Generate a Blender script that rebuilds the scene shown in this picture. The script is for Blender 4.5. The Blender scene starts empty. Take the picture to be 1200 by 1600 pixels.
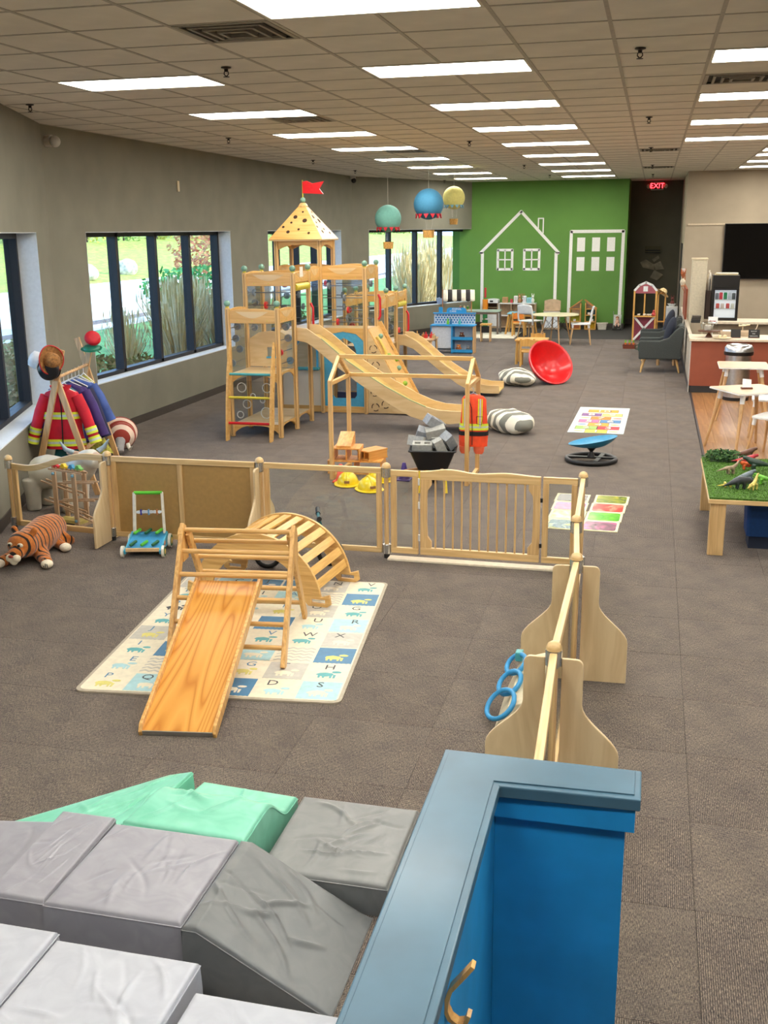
import bpy, bmesh, math, random
from math import sin, cos, pi, radians as R, sqrt, atan2
from mathutils import Vector, Matrix, noise
from mathutils.geometry import tessellate_polygon
random.seed(7)
S = bpy.context.scene
C = S.collection
# ---------------------------------------------------------------- camera, world, sun, exposure
YAW, PITCH, ROLL, FPX, EYE = 0.2471663, -0.26124615, -0.01086861, 1644.372, 2.40
def cam_axes():
    f = Vector((-sin(YAW)*cos(PITCH), cos(YAW)*cos(PITCH), sin(PITCH)))
    r = Vector((cos(YAW), sin(YAW), 0)); u = r.cross(f)
    return r*cos(ROLL)+u*sin(ROLL), -r*sin(ROLL)+u*cos(ROLL), f
cr, cu, cf = cam_axes()
cam = bpy.data.cameras.new('camera'); cam.sensor_fit = 'HORIZONTAL'; cam.sensor_width = 36
cam.lens = FPX*36/1200; cam.clip_start = .05; cam.clip_end = 400
co = bpy.data.objects.new('camera', cam); C.objects.link(co)
co.matrix_world = Matrix(((cr.x, cu.x, -cf.x, 0), (cr.y, cu.y, -cf.y, 0), (cr.z, cu.z, -cf.z, EYE), (0, 0, 0, 1)))
S.camera = co
def in_view(x, y, z, m=40):
    d = Vector((x, y, z-EYE)); w = d.dot(cf)
    if w <= .2: return False
    px = 600+FPX*d.dot(cr)/w; py = 800-FPX*d.dot(cu)/w
    return -m < px < 1200+m and -m < py < 1600+m
W = bpy.data.worlds.new('sky'); S.world = W; W.use_nodes = True
bg = W.node_tree.nodes['Background']; bg.inputs[0].default_value = (.38, .60, 1, 1); bg.inputs[1].default_value = 3.0
sun = bpy.data.lights.new('sun', 'SUN'); sun.energy = 4.6; sun.angle = .01; sun.color = (1, .92, .76)
so = bpy.data.objects.new('sun', sun); C.objects.link(so)
so.rotation_euler = Vector((-.82, -.28, -.41)).to_track_quat('-Z', 'Y').to_euler()
S.view_settings.view_transform = 'Standard'; S.view_settings.look = 'None'
S.view_settings.gamma = 1; S.view_settings.use_curve_mapping = False
S.view_settings.exposure = 0.92
LAMP = 12.5
S.cycles.use_denoising = True; S.cycles.max_bounces = 14; S.cycles.diffuse_bounces = 8; S.cycles.transparent_max_bounces = 16
# ---------------------------------------------------------------- materials
def lin(c):
    return tuple((v/255/12.92 if v/255 <= .04045 else ((v/255+.055)/1.055)**2.4) for v in c)
MATS = {}
def nt(name):
    m = bpy.data.materials.new(name); m.use_nodes = True
    return m, m.node_tree, m.node_tree.nodes['Principled BSDF']
def N(t, typ, **k):
    n = t.nodes.new(typ)
    for a, v in k.items():
        if a.startswith('i_'):
            q = a[2:]; n.inputs[int(q) if q.isdigit() else q.replace('_', ' ')].default_value = v
        else: setattr(n, a, v)
    return n
def L(t, a, ao, b, bi): t.links.new(a.outputs[ao], b.inputs[bi])
def mapping(t, scale, coord='Object', rot=(0, 0, 0)):
    tc = N(t, 'ShaderNodeTexCoord'); mp = N(t, 'ShaderNodeMapping')
    mp.inputs['Scale'].default_value = scale; mp.inputs['Rotation'].default_value = rot
    L(t, tc, coord, mp, 'Vector'); return mp
def ramp(t, stops):
    r = N(t, 'ShaderNodeValToRGB'); e = r.color_ramp.elements
    while len(e) < len(stops): e.new(.5)
    for k, (p, c) in enumerate(stops): e[k].position = p; e[k].color = (*lin(c), 1)
    return r
def bump(t, src, out, b, strength=.2, dist=.002):
    bp = N(t, 'ShaderNodeBump'); bp.inputs['Strength'].default_value = strength; bp.inputs['Distance'].default_value = dist
    L(t, src, out, bp, 'Height'); L(t, bp, 'Normal', b, 'Normal')
def mat(name, col, rough=.5, metal=0, var=.035, scale=30, bmp=0, coat=0, **k):
    """plain paint / plastic / cloth with a little procedural unevenness"""
    if name in MATS: return MATS[name]
    m, t, b = nt(name); mp = mapping(t, (scale,)*3)
    n = N(t, 'ShaderNodeTexNoise', i_Scale=1.0, i_Detail=3.0); L(t, mp, 0, n, 'Vector')
    c2 = tuple(max(0, v*(1-var)) for v in col); c3 = tuple(min(255, v*(1+var)) for v in col)
    r = ramp(t, [(.3, c2), (.7, c3)]); L(t, n, 'Fac', r, 0); L(t, r, 0, b, 'Base Color')
    b.inputs['Roughness'].default_value = rough; b.inputs['Metallic'].default_value = metal
    if coat: b.inputs['Coat Weight'].default_value = coat; b.inputs['Coat Roughness'].default_value = .15
    if bmp: bump(t, n, 'Fac', b, bmp, .003)
    MATS[name] = m; return m
def wood(name, a, b_, rough=.42, axis=2, fine=90, long=3.0, ring=.5, coat=.2):
    """grain stretched along one axis"""
    if name in MATS: return MATS[name]
    m, t, b = nt(name); s = [fine]*3; s[axis] = long
    mp = mapping(t, tuple(s)); n = N(t, 'ShaderNodeTexNoise', i_Scale=1.0, i_Detail=4.0, i_Distortion=ring); L(t, mp, 0, n, 'Vector')
    r = ramp(t, [(.32, b_), (.62, a)]); L(t, n, 'Fac', r, 0); L(t, r, 0, b, 'Base Color')
    b.inputs['Roughness'].default_value = rough; b.inputs['Coat Weight'].default_value = coat; b.inputs['Coat Roughness'].default_value = .25
    MATS[name] = m; return m
def glass(name, tint=(235, 245, 245), refl=1.0):
    if name in MATS: return MATS[name]
    m, t, b = nt(name); t.nodes.remove(b); out = t.nodes['Material Output']
    tr = N(t, 'ShaderNodeBsdfTransparent'); tr.inputs[0].default_value = (*lin(tint), 1)
    gl = N(t, 'ShaderNodeBsdfGlossy'); gl.inputs['Roughness'].default_value = .02
    fr = N(t, 'ShaderNodeLayerWeight', i_Blend=.5); pw_ = N(t, 'ShaderNodeMath', operation='POWER'); pw_.inputs[1].default_value = 5; L(t, fr, 'Facing', pw_, 0)
    mu = N(t, 'ShaderNodeMath', operation='MULTIPLY_ADD'); mu.inputs[1].default_value = .8*refl; mu.inputs[2].default_value = .03*refl
    mx = N(t, 'ShaderNodeMixShader'); L(t, pw_, 0, mu, 0); L(t, mu, 0, mx, 0); L(t, tr, 0, mx, 1); L(t, gl, 0, mx, 2); L(t, mx, 0, out, 'Surface')
    MATS[name] = m; return m
def emit(name, col, s):
    if name in MATS: return MATS[name]
    m, t, b = nt(name); b.inputs['Base Color'].default_value = (.8, .8, .8, 1)
    b.inputs['Emission Color'].default_value = (*lin(col), 1); b.inputs['Emission Strength'].default_value = s
    MATS[name] = m; return m
# ---------------------------------------------------------------- mesh building
class MB:
    def __init__(s): s.v = []; s.f = []; s.mi = []; s.m = 0; s.T = None
    def _add(s, vs, fs):
        o = len(s.v)
        s.v += [tuple(s.T @ Vector(q)) for q in vs] if s.T else [tuple(q) for q in vs]
        s.f += [tuple(i+o for i in q) for q in fs]; s.mi += [s.m]*len(fs); return s
    def bx(s, x0, x1, y0, y1, z0, z1):
        return s._add([(x0, y0, z0), (x1, y0, z0), (x1, y1, z0), (x0, y1, z0), (x0, y0, z1), (x1, y0, z1), (x1, y1, z1), (x0, y1, z1)],
                      [(0, 3, 2, 1), (4, 5, 6, 7), (0, 1, 5, 4), (1, 2, 6, 5), (2, 3, 7, 6), (3, 0, 4, 7)])
    def hexa(s, q): return s._add(q, [(0, 3, 2, 1), (4, 5, 6, 7), (0, 1, 5, 4), (1, 2, 6, 5), (2, 3, 7, 6), (3, 0, 4, 7)])
    def bar(s, a, b, w, h, up=(0, 0, 1)):
        """rectangular bar from a to b; w sideways, h along up"""
        a = Vector(a); b = Vector(b); d = (b-a).normalized(); up = Vector(up)
        sd = d.cross(up)
        if sd.length < 1e-4: sd = d.cross(Vector((0, 1, 0)))
        sd.normalize(); u = sd.cross(d).normalized(); sd *= w/2; u *= h/2
        return s.hexa([a-sd-u, a+sd-u, b+sd-u, b-sd-u, a-sd+u, a+sd+u, b+sd+u, b-sd+u])
    def cyl(s, a, b, r0, r1=None, n=12, caps=True):
        r1 = r0 if r1 is None else r1; a = Vector(a); b = Vector(b); d = (b-a).normalized()
        x = d.orthogonal().normalized(); y = d.cross(x); vs = []
        for k in range(n):
            e = x*cos(2*pi*k/n)+y*sin(2*pi*k/n); vs += [a+e*r0, b+e*r1]
        fs = [(2*k, 2*((k+1) % n), 2*((k+1) % n)+1, 2*k+1) for k in range(n)]
        if caps: fs += [tuple(2*k for k in range(n))[::-1], tuple(2*k+1 for k in range(n))]
        return s._add(vs, fs)
    def tube(s, pts, r, n=8, closed=False, caps=True):
        pts = [Vector(q) for q in pts]; m = len(pts); rr = r if isinstance(r, (list, tuple)) else [r]*m; vs = []
        up = None
        for k in range(m):
            if closed: d = pts[(k+1) % m]-pts[k-1]
            else: d = pts[min(k+1, m-1)]-pts[max(k-1, 0)]
            d.normalize()
            if up is None: up = d.orthogonal().normalized()
            x = (up-d*up.dot(d)); x = x.normalized() if x.length > 1e-6 else d.orthogonal().normalized(); up = x; y = d.cross(x)
            for j in range(n): vs.append(pts[k]+(x*cos(2*pi*j/n)+y*sin(2*pi*j/n))*rr[k])
        fs = []
        for k in range(m if closed else m-1):
            for j in range(n):
                a = k*n+j; b = k*n+(j+1) % n; c = ((k+1) % m)*n+(j+1) % n; d = ((k+1) % m)*n+j; fs.append((a, b, c, d))
        if caps and not closed: fs += [tuple(range(n))[::-1], tuple((m-1)*n+j for j in range(n))]
        return s._add(vs, fs)
    def lathe(s, prof, c=(0, 0, 0), n=20, caps=True):
        vs = []; m = len(prof); c = Vector(c)
        for r, z in prof:
            for j in range(n): vs.append(c+Vector((r*cos(2*pi*j/n), r*sin(2*pi*j/n), z)))
        fs = [(k*n+j, k*n+(j+1) % n, (k+1)*n+(j+1) % n, (k+1)*n+j) for k in range(m-1) for j in range(n)]
        if caps: fs += [tuple(range(n))[::-1], tuple((m-1)*n+j for j in range(n))]
        return s._add(vs, fs)
    def sph(s, c, r, sc=(1, 1, 1), n=16, m=10):
        vs = []; c = Vector(c)
        for k in range(1, m):
            a = pi*k/m
            for j in range(n): vs.append(c+Vector((r*sc[0]*sin(a)*cos(2*pi*j/n), r*sc[1]*sin(a)*sin(2*pi*j/n), -r*sc[2]*cos(a))))
        b = len(vs); vs += [c-Vector((0, 0, r*sc[2])), c+Vector((0, 0, r*sc[2]))]
        fs = [(k*n+j, k*n+(j+1) % n, (k+1)*n+(j+1) % n, (k+1)*n+j) for k in range(m-2) for j in range(n)]
        fs += [(b, (j+1) % n, j) for j in range(n)]+[(b+1, (m-2)*n+j, (m-2)*n+(j+1) % n) for j in range(n)]
        return s._add(vs, fs)
    def prism(s, poly, d0, d1, ax='z', holes=()):
        """polygon (with holes) extruded from d0 to d1 along ax; poly coords: z->(x,y), y->(x,z), x->(y,z)"""
        def P(q, d): return {'z': (q[0], q[1], d), 'y': (q[0], d, q[1]), 'x': (d, q[0], q[1])}[ax]
        loops = [list(poly)]+[list(h) for h in holes]; flat = [q for l in loops for q in l]; n = len(flat)
        vs = [P(q, d0) for q in flat]+[P(q, d1) for q in flat]; fs = []
        if holes:
            tr = tessellate_polygon([[Vector((q[0], q[1], 0)) for q in l] for l in loops])
            for a, b, c in tr: fs += [(a, b, c), (a+n, c+n, b+n)]
        else: fs += [tuple(range(n)), tuple(range(2*n-1, n-1, -1))]
        o = 0
        for l in loops:
            k = len(l)
            for i in range(k):
                a = o+i; b = o+(i+1) % k; fs.append((a, b, b+n, a+n))
            o += k
        return s._add(vs, fs)
    def grid(s, fn, nu, nv, wu=False):
        vs = [fn(i/nu, j/nv) for j in range(nv+1) for i in range(nu+1 if not wu else nu)]; w = nu if wu else nu+1
        fs = [(j*w+i, j*w+(i+1) % w, (j+1)*w+(i+1) % w, (j+1)*w+i) for j in range(nv) for i in range(nu)]
        return s._add(vs, fs)
    def mesh(s, name, mats, smooth=None, recalc=True):
        me = bpy.data.meshes.new(name); me.from_pydata(s.v, [], s.f)
        for x in (mats if isinstance(mats, (list, tuple)) else [mats]): me.materials.append(x)
        if any(s.mi): me.polygons.foreach_set('material_index', s.mi)
        if recalc:
            bm = bmesh.new(); bm.from_mesh(me); bmesh.ops.recalc_face_normals(bm, faces=bm.faces); bm.to_mesh(me); bm.free()
        if smooth:
            me.polygons.foreach_set('use_smooth', [True]*len(me.polygons)); me.set_sharp_from_angle(angle=R(smooth))
        me.update(); return me
    def build(s, name, mats, parent=None, smooth=None, bev=0, sub=0, loc=None, rz=0):
        o = bpy.data.objects.new(name, s.mesh(name, mats, smooth)); C.objects.link(o)
        if parent: o.parent = parent
        if loc: o.location = loc
        if rz: o.rotation_euler.z = rz
        if bev:
            md = o.modifiers.new('bevel', 'BEVEL'); md.width = bev; md.segments = 2; md.limit_method = 'ANGLE'; md.angle_limit = R(50)
        if sub:
            md = o.modifiers.new('sub', 'SUBSURF'); md.levels = sub; md.render_levels = sub
        return o
def tag(o, label=None, cat=None, group=None, kind=None):
    if label: o['label'] = label
    if cat: o['category'] = cat
    if group: o['group'] = group
    if kind: o['kind'] = kind
    return o
def thing(name, label, cat, loc=(0, 0, 0), rz=0, group=None):
    o = bpy.data.objects.new(name, None); C.objects.link(o); o.empty_display_size = .1
    o.location = loc; o.rotation_euler = (0, 0, rz); return tag(o, label, cat, group)
def inst(name, me, parent=None, loc=(0, 0, 0), rot=(0, 0, 0), sc=None):
    o = bpy.data.objects.new(name, me); C.objects.link(o); o.location = loc; o.rotation_euler = rot
    if sc: o.scale = sc
    if parent: o.parent = parent
    return o
def dup(o, loc=None, rz=None, label=None, group=None, parent=None, sc=None):
    c = o.copy(); C.objects.link(c); c.parent = parent
    if loc is not None: c.location = loc
    if rz is not None: c.rotation_euler.z = rz
    if sc is not None: c.scale = (sc,)*3 if not isinstance(sc, tuple) else sc
    if label: c['label'] = label
    if group: c['group'] = group
    for ch in list(o.children): dup(ch, parent=c)
    return c
def empty_struct(name):
    o = bpy.data.objects.new(name, None); C.objects.link(o); o['kind'] = 'structure'; return o
def arc(cx, cy, r, a0, a1, n=12, ry=None):
    ry = r if ry is None else ry
    return [(cx+r*cos(a0+(a1-a0)*k/n), cy+ry*sin(a0+(a1-a0)*k/n)) for k in range(n+1)]
def rrect(x0, x1, y0, y1, r, n=5):
    return arc(x1-r, y1-r, r, 0, pi/2, n)+arc(x0+r, y1-r, r, pi/2, pi, n)+arc(x0+r, y0+r, r, pi, 1.5*pi, n)+arc(x1-r, y0+r, r, 1.5*pi, 2*pi, n)
def text(name, s, size, m, parent, loc, rot, ext=.0005, align='CENTER', sx=1):
    """lettering turned into a mesh"""
    cu_ = bpy.data.curves.new(name, 'FONT'); cu_.body = s; cu_.size = size; cu_.align_x = align; cu_.align_y = 'CENTER'; cu_.extrude = ext; cu_.resolution_u = 2
    to = bpy.data.objects.new(name+'_c', cu_); C.objects.link(to)
    me = bpy.data.meshes.new_from_object(to.evaluated_get(bpy.context.evaluated_depsgraph_get()))
    bpy.data.objects.remove(to); me.materials.clear(); me.materials.append(m)
    o = bpy.data.objects.new(name, me); C.objects.link(o); o.parent = parent; o.location = loc; o.rotation_euler = rot; o.scale.x = sx
    return o
# ================================================================ the room
CEIL = 3.535; G = .61; GX = -2.144; GY = 5.397
# --- carpet
def carpet(name, rot):
    m, t, b = nt(name); tc = N(t, 'ShaderNodeTexCoord')
    def layer(sc, det, rough=.6):
        mp = N(t, 'ShaderNodeMapping'); mp.inputs['Rotation'].default_value = (0, 0, rot); mp.inputs['Scale'].default_value = sc
        L(t, tc, 'Object', mp, 'Vector'); n = N(t, 'ShaderNodeTexNoise', i_Scale=1.0, i_Detail=det, i_Roughness=rough); L(t, mp, 0, n, 'Vector'); return n
    a = layer((190, 34, 1), 3.0); fl = layer((420, 60, 1), 2.0, .8); lg = layer((5, 5, 1), 2.0)
    mp = N(t, 'ShaderNodeMapping'); mp.inputs['Rotation'].default_value = (0, 0, rot); L(t, tc, 'Object', mp, 'Vector')
    wv = N(t, 'ShaderNodeTexWave', i_Scale=42.0, i_Distortion=.7); wv.inputs['Detail'].default_value = 2; L(t, mp, 0, wv, 'Vector')
    r1 = ramp(t, [(.30, (78, 71, 72)), (.58, (128, 117, 112)), (.74, (190, 172, 152))]); L(t, a, 'Fac', r1, 0)
    r2 = ramp(t, [(.44, (86, 79, 80)), (.60, (232, 214, 192))]); L(t, fl, 'Fac', r2, 0)
    mx = N(t, 'ShaderNodeMix', data_type='RGBA', i_0=.45); L(t, r1, 0, mx, 6); L(t, r2, 0, mx, 7)
    r3 = ramp(t, [(.15, (128, 122, 122)), (.75, (255, 250, 242))]); L(t, wv, 'Fac', r3, 0)
    mm = N(t, 'ShaderNodeMix', data_type='RGBA', blend_type='MULTIPLY', i_0=.75); L(t, mx, 2, mm, 6); L(t, r3, 0, mm, 7)
    r4 = ramp(t, [(.3, (204, 204, 207)), (.7, (236, 235, 231))]); L(t, lg, 'Fac', r4, 0)
    m2 = N(t, 'ShaderNodeMix', data_type='RGBA', blend_type='MULTIPLY', i_0=1.0); L(t, mm, 2, m2, 6); L(t, r4, 0, m2, 7)
    L(t, m2, 2, b, 'Base Color'); b.inputs['Roughness'].default_value = .95; b.inputs['Specular IOR Level'].default_value = .15
    b.inputs['Sheen Weight'].default_value = .1
    bump(t, wv, 'Fac', b, .5, .004); return m
CAR = [carpet('carpet_lengthwise', 0), carpet('carpet_crosswise', pi/2)]
fl = MB().bx(-9.0, 9, -5, 29, -.12, -.008).build('floor', mat('floor_slab', (60, 56, 54), .9)); fl['kind'] = 'structure'
CX, CY = .27-.61*20, 4.10-.61*20
tiles = []
for i in range(0, 35):
    for j in range(0, 53):
        x, y = CX+i*G, CY+j*G
        if x > 8.6 or x < -7.2 or y < -4.5 or y > 28.6: continue
        if x > .30 and 10.2 < y < 16.7: continue
        if x+G > 9: continue
        tiles.append((x, y, (i+j) % 2))
near = sorted([q for q in tiles if in_view(q[0]+.3, q[1]+.3, 0, 120)], key=lambda q: q[0]**2+q[1]**2)[:290]
ns = set(near)
tm = [MB().bx(.001, G-.001, .001, G-.001, -.008, 0).mesh('carpet_tile', c) for c in CAR]
for x, y, k in near: inst('carpet_tile', tm[k], fl, (x, y, 0), sc=(.57, 1, 1) if .2 < x < .3 and 10.2 < y < 16.7 else None)
rest = MB()
for q in tiles:
    if q in ns: continue
    rest.m = q[2]; x, y = q[:2]; rest.bx(x+.001, x+G-.001, y+.001, y+G-.001, -.008, 0)
rest.build('far_carpet_tiles', CAR, fl)['kind'] = 'stuff'
# --- cafe plank floor
PL = wood('cafe_plank', (176, 132, 84), (146, 102, 60), .3, 1, 26, 1.3)
PL2 = wood('cafe_plank_dark', (164, 120, 74), (134, 92, 54), .3, 1, 26, 1.3)
cafe = MB().bx(.645, 9, 10.34, 16.7, -.06, -.008).build('floor', PL); cafe['kind'] = 'structure'
pm = [MB().bx(0, .146, 0, 1.2, -.008, -.001).mesh('plank', q) for q in (PL, PL2)]
random.seed(3)
for i in range(14):
    y = 10.35-random.random()*1.1
    while y < 16.6:
        a = max(y, 10.35); bb = min(y+1.2, 16.68)
        if bb-a > .05: inst('plank', pm[random.random() < .4], cafe, (.65+i*.148, a, 0), (0, 0, 0), (1, (bb-a-.002)/1.2, 1))
        y += 1.2
MB().bx(.625, .648, 10.30, 16.45, -.008, .006).build('edge_strip', mat('edge_rubber', (40, 32, 34), .5), cafe)
# --- ceiling: tiles in a metal grid
CT = mat('ceiling_tile_face', (226, 219, 206), .95, var=.03, scale=3)
CG = mat('ceiling_grid_metal', (178, 170, 156), .6, var=.04)
ce = MB().bx(-9.0, 9, -5, 29, CEIL+.03, CEIL+.1).build('ceiling', mat('ceiling_backing', (120, 114, 104), .9)); ce['kind'] = 'structure'
LIGHTS = [(0, j) for j in range(-8, 33, 4)]+[(-4, j) for j in range(-8, 33, 4) if j]+[(4, j) for j in range(-8, 17, 4)]+[(6, 20), (6, 22), (6, 25), (6, 28)]+[(10, j) for j in range(-8, 29, 4)]
VENTS = [(-1, 1), (4, 6), (3, 19), (3, 27), (-3, 9), (-3, 17)]
used = set(); LEFTS = set(LIGHTS)
for i, j in LIGHTS: used |= {(i, j), (i+1, j)}
ct = []
for i in range(-12, 19):
    for j in range(-18, 40):
        x, y = GX+i*G, GY+j*G
        if (i, j) in used or (i, j) in VENTS or y > 28.4 or x+G > 9 or x < -8: continue
        ct.append((x, y))
nt_ = set(sorted([q for q in ct if in_view(q[0]+.3, q[1]+.3, CEIL, 60) and q[0] > -6.9], key=lambda q: q[0]**2+q[1]**2)[:290])
cm = MB().bx(.010, G-.010, .010, G-.010, .004, .018).mesh('ceiling_tile', CT)
rest = MB()
for q in ct:
    if q in nt_: inst('ceiling_tile', cm, ce, (q[0], q[1], CEIL))
    else: rest.bx(q[0]+.01, q[0]+G-.01, q[1]+.01, q[1]+G-.01, CEIL+.004, CEIL+.018)
rest.build('far_ceiling_tiles', CT, ce)['kind'] = 'stuff'
for i in range(-12, 20):
    x = GX+i*G
    if not -8 < x < 9: continue
    q = MB(); y0 = GY-18*G
    for j in range(-18, 39):
        if (i-1, j) in used and (i, j) in used and (i-1, j) in LEFTS: continue
        q.bx(x-.012, x+.012, GY+j*G+(.0 if j > -18 else -.1), min(GY+(j+1)*G, 28.4), CEIL, CEIL+.02)
    q.build('main_runner', CG, ce)
cmsh = MB().bx(-8, 9, -.012, .012, .001, .02).mesh('cross_runner', CG)
for j in range(-18, 38): inst('cross_runner', cmsh, ce, (0, GY+j*G, CEIL))
# --- walls: the window wall is three facets
WL = mat('wall_paint_olive', (130, 126, 111), .9, var=.035, scale=2.2)
REV = mat('reveal_paint', (218, 222, 226), .85, var=.02)
FRM = mat('window_frame_dark', (34, 31, 33), .5, .1, var=.05)
BASE = mat('baseboard_rubber', (70, 62, 56), .55, var=.05)
GLS = glass('window_glass', (238, 243, 243), .5)
HEAD, SILL = 2.42, .65
def facade(name, A, B, wins, z1=CEIL+.03):
    """wall from A to B (room on the right-hand side of A->B), window openings at (s0,s1)"""
    A = Vector((*A, 0)); B = Vector((*B, 0)); d = (B-A).normalized(); n = Vector((-d.y, d.x, 0)); Ln = (B-A).length
    Tm = Matrix(((d.x, n.x, 0, A.x), (d.y, n.y, 0, A.y), (0, 0, 1, 0), (0, 0, 0, 1)))
    w = MB(); w.T = Tm; T_ = .34; s = 0
    segs = []
    for s0, s1 in wins: segs.append((s, s0)); s = s1
    segs.append((s, Ln))
    for a, b in segs:
        if b-a > .01: w.bx(a, b, 0, T_, -.1, z1)
    for s0, s1 in wins: w.bx(s0, s1, 0, T_, HEAD, z1); w.bx(s0, s1, 0, T_, -.1, SILL-.012)
    o = w.build(name, WL); o['kind'] = 'structure'
    bb = MB(); bb.T = Tm; bb.bx(0, Ln, -.012, 0, 0, .10); ob = bb.build('baseboard_'+name.split('_', 1)[1], BASE); ob['kind'] = 'structure'
    return Tm
def window(k, Tm, s0, s1, right_rev=True):
    r = empty_struct('window_%d' % k)
    def mk(): q = MB(); q.T = Tm; return q
    mk().bx(s0, s1, -.0, .24, SILL-.012, SILL).build('sill', REV, r)
    q = mk().bx(s0, s0+.006, .001, .24, SILL, HEAD).bx(s0, s1, .001, .24, HEAD-.006, HEAD)
    if right_rev: q.bx(s1-.006, s1, .001, .24, SILL, HEAD)
    q.build('reveal', REV, r)
    y0, y1 = .20, .32; fw = .06
    mk().bx(s0, s1, y0, y1, HEAD-fw, HEAD).build('frame_head', FRM, r)
    mk().bx(s0, s1, y0, y1, SILL, SILL+fw*.8).build('frame_sill', FRM, r)
    nb = 4; p = (s1-s0)/nb
    for i in range(nb+1):
        x = s0+i*p; a, b = x-.035, x+.035
        if i == 0: a, b = s0, s0+fw
        if i == nb: a, b = s1-fw, s1
        mk().bx(a, b, y0, y1, SILL, HEAD).build('mullion', FRM, r)
        if i < nb: mk().bx(x+.03, x+p-.03, .27, .276, SILL+.03, HEAD-.03).build('pane', GLS, r)
P0, P1, P2, P3, P4 = (-4.06, 4.52), (-6.42, 10.65), (-6.42, 22.9), (-4.47, 27.0), (-4.06, -4.6)
T1 = facade('wall_left_near', P0, P1, [(1.40, 5.83)])
window(1, T1, 1.40, 5.83)
T2 = facade('wall_left', P1, P2, [(.775, 5.21), (6.89, 11.37)])
window(2, T2, .775, 5.21); window(3, T2, 6.89, 11.37)
T3 = facade('wall_left_far', P2, P3, [(.55, 4.538)])
window(4, T3, .55, 4.538, False)
facade('wall_left_rear', P4, P0, [])
for p in (P1, P2):
    w = MB().cyl((p[0]-.17, p[1], -.1), (p[0]-.17, p[1], CEIL+.03), .17, n=16).build('wall_left', WL); w['kind'] = 'structure'
GREEN = mat('wall_paint_green', (96, 140, 62), .8, var=.03, scale=1.5)
DARK = mat('wall_paint_charcoal', (86, 82, 66), .85, var=.05, scale=2)
TAN = mat('wall_paint_tan', (168, 153, 131), .88, var=.03, scale=2)
TERRA = mat('wall_paint_terracotta', (150, 78, 54), .7, var=.04, scale=3)
wb = MB().bx(-4.95, -.65, 27.0, 27.3, -.1, CEIL+.03).build('wall_back', GREEN); wb['kind'] = 'structure'
w = MB().bx(-.66, -.65, 27.0, 28.4, -.1, CEIL+.03).build('wall_back_side', GREEN); w['kind'] = 'structure'
w = MB().bx(-.9, 1.0, 28.4, 28.6, -.1, CEIL+.03).build('wall_back_middle', DARK); w['kind'] = 'structure'
w = MB().bx(-4.5, -.65, 26.985, 27.0, 0, .12).build('baseboard_back', BASE); w['kind'] = 'structure'
w = MB().bx(-.65, .61, 28.385, 28.4, 0, .12).build('baseboard_back_middle', BASE); w['kind'] = 'structure'
w = MB().bx(.61, 8.9, 24.05, 24.35, -.1, CEIL+.03).build('wall_back_right', TAN); w['kind'] = 'structure'
w = MB().bx(.61, .85, 24.35, 28.4, -.1, CEIL+.03).build('wall_right_far', TAN); w['kind'] = 'structure'
w = MB().bx(.595, .61, 25.3, 26.3, 0, 2.05).build('door_1', mat('hall_door', (38, 34, 30), .5)); w['kind'] = 'structure'
w = MB().bx(8.9, 9.1, -5, 24.35, -.1, CEIL+.03).build('wall_right', TAN); w['kind'] = 'structure'
w = MB().bx(-4.4, 9.1, -4.8, -4.6, -.1, CEIL+.03).build('wall_rear', TAN); w['kind'] = 'structure'
w = MB().bx(.66, 8.9, 24.03, 24.05, 2.44, 2.475).build('trim_1', mat('trim_tan', (204, 186, 158), .7)); w['kind'] = 'structure'
w = MB().bx(-9, 9.2, -5, 29, CEIL+.1, 4.9).build('roof', mat('shadow_roof_mass', (150, 145, 140), .9)); w['kind'] = 'structure'  # unseen roof volume, added this tall to cast the building's shadow outside
# --- ceiling fittings
LAMPM = emit('lamp_diffuser', (255, 252, 243), LAMP)
LF = mat('lamp_frame_white', (214, 208, 192), .5)
lr = thing('ceiling_light', 'flat rectangular ceiling light panel', 'ceiling light')
MB().bx(.012, 2*G-.012, .012, .032, -.002, .02).bx(.012, 2*G-.012, G-.032, G-.012, -.002, .02).bx(.012, .03, .03, G-.03, -.002, .02).bx(2*G-.03, 2*G-.012, .03, G-.03, -.002, .02).build('frame', LF, lr)
MB().bx(.03, 2*G-.03, .031, G-.031, .004, .012).build('diffuser', LAMPM, lr)
ordn = ['nearest', 'second nearest', 'third nearest', 'fourth', 'fifth', 'sixth', 'seventh', 'eighth', 'ninth', 'tenth']
cnt = {}
rowname = {0: 'the long middle row of ceiling panels', -4: 'the row of ceiling panels beside the window wall', 4: 'the row of ceiling panels running toward the television wall', 6: 'the short ceiling row before the television', 10: 'the ceiling row over the cafe'}
first = True
for i, j in LIGHTS:
    x, y = GX+i*G, GY+j*G
    vis = in_view(x+.3, y+G-.06, CEIL, 0) or in_view(x+.9, y+G-.06, CEIL, 0) or in_view(x+.05, y+G-.06, CEIL, 0) or in_view(x+1.15, y+G-.06, CEIL, 0)
    if vis:
        k = cnt.get(i, 0); cnt[i] = k+1
        lab = 'lit light panel, %s in %s' % (ordn[k], rowname[i])
    else: lab = 'lit ceiling light panel out of sight behind the viewpoint'
    if first: lr.location = (x, y, CEIL); o = lr; first = False
    else: o = dup(lr, (x, y, CEIL))
    o['label'] = lab; o['group'] = 'ceiling light panels'
VM = mat('vent_metal', (150, 142, 128), .5, .2); VD = mat('vent_dark', (38, 34, 30), .8)
vr = thing('ceiling_vent', 'square vent', 'air vent')
MB().bx(.012, G-.012, .012, G-.012, .012, .02).build('backing', VD, vr)
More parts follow.
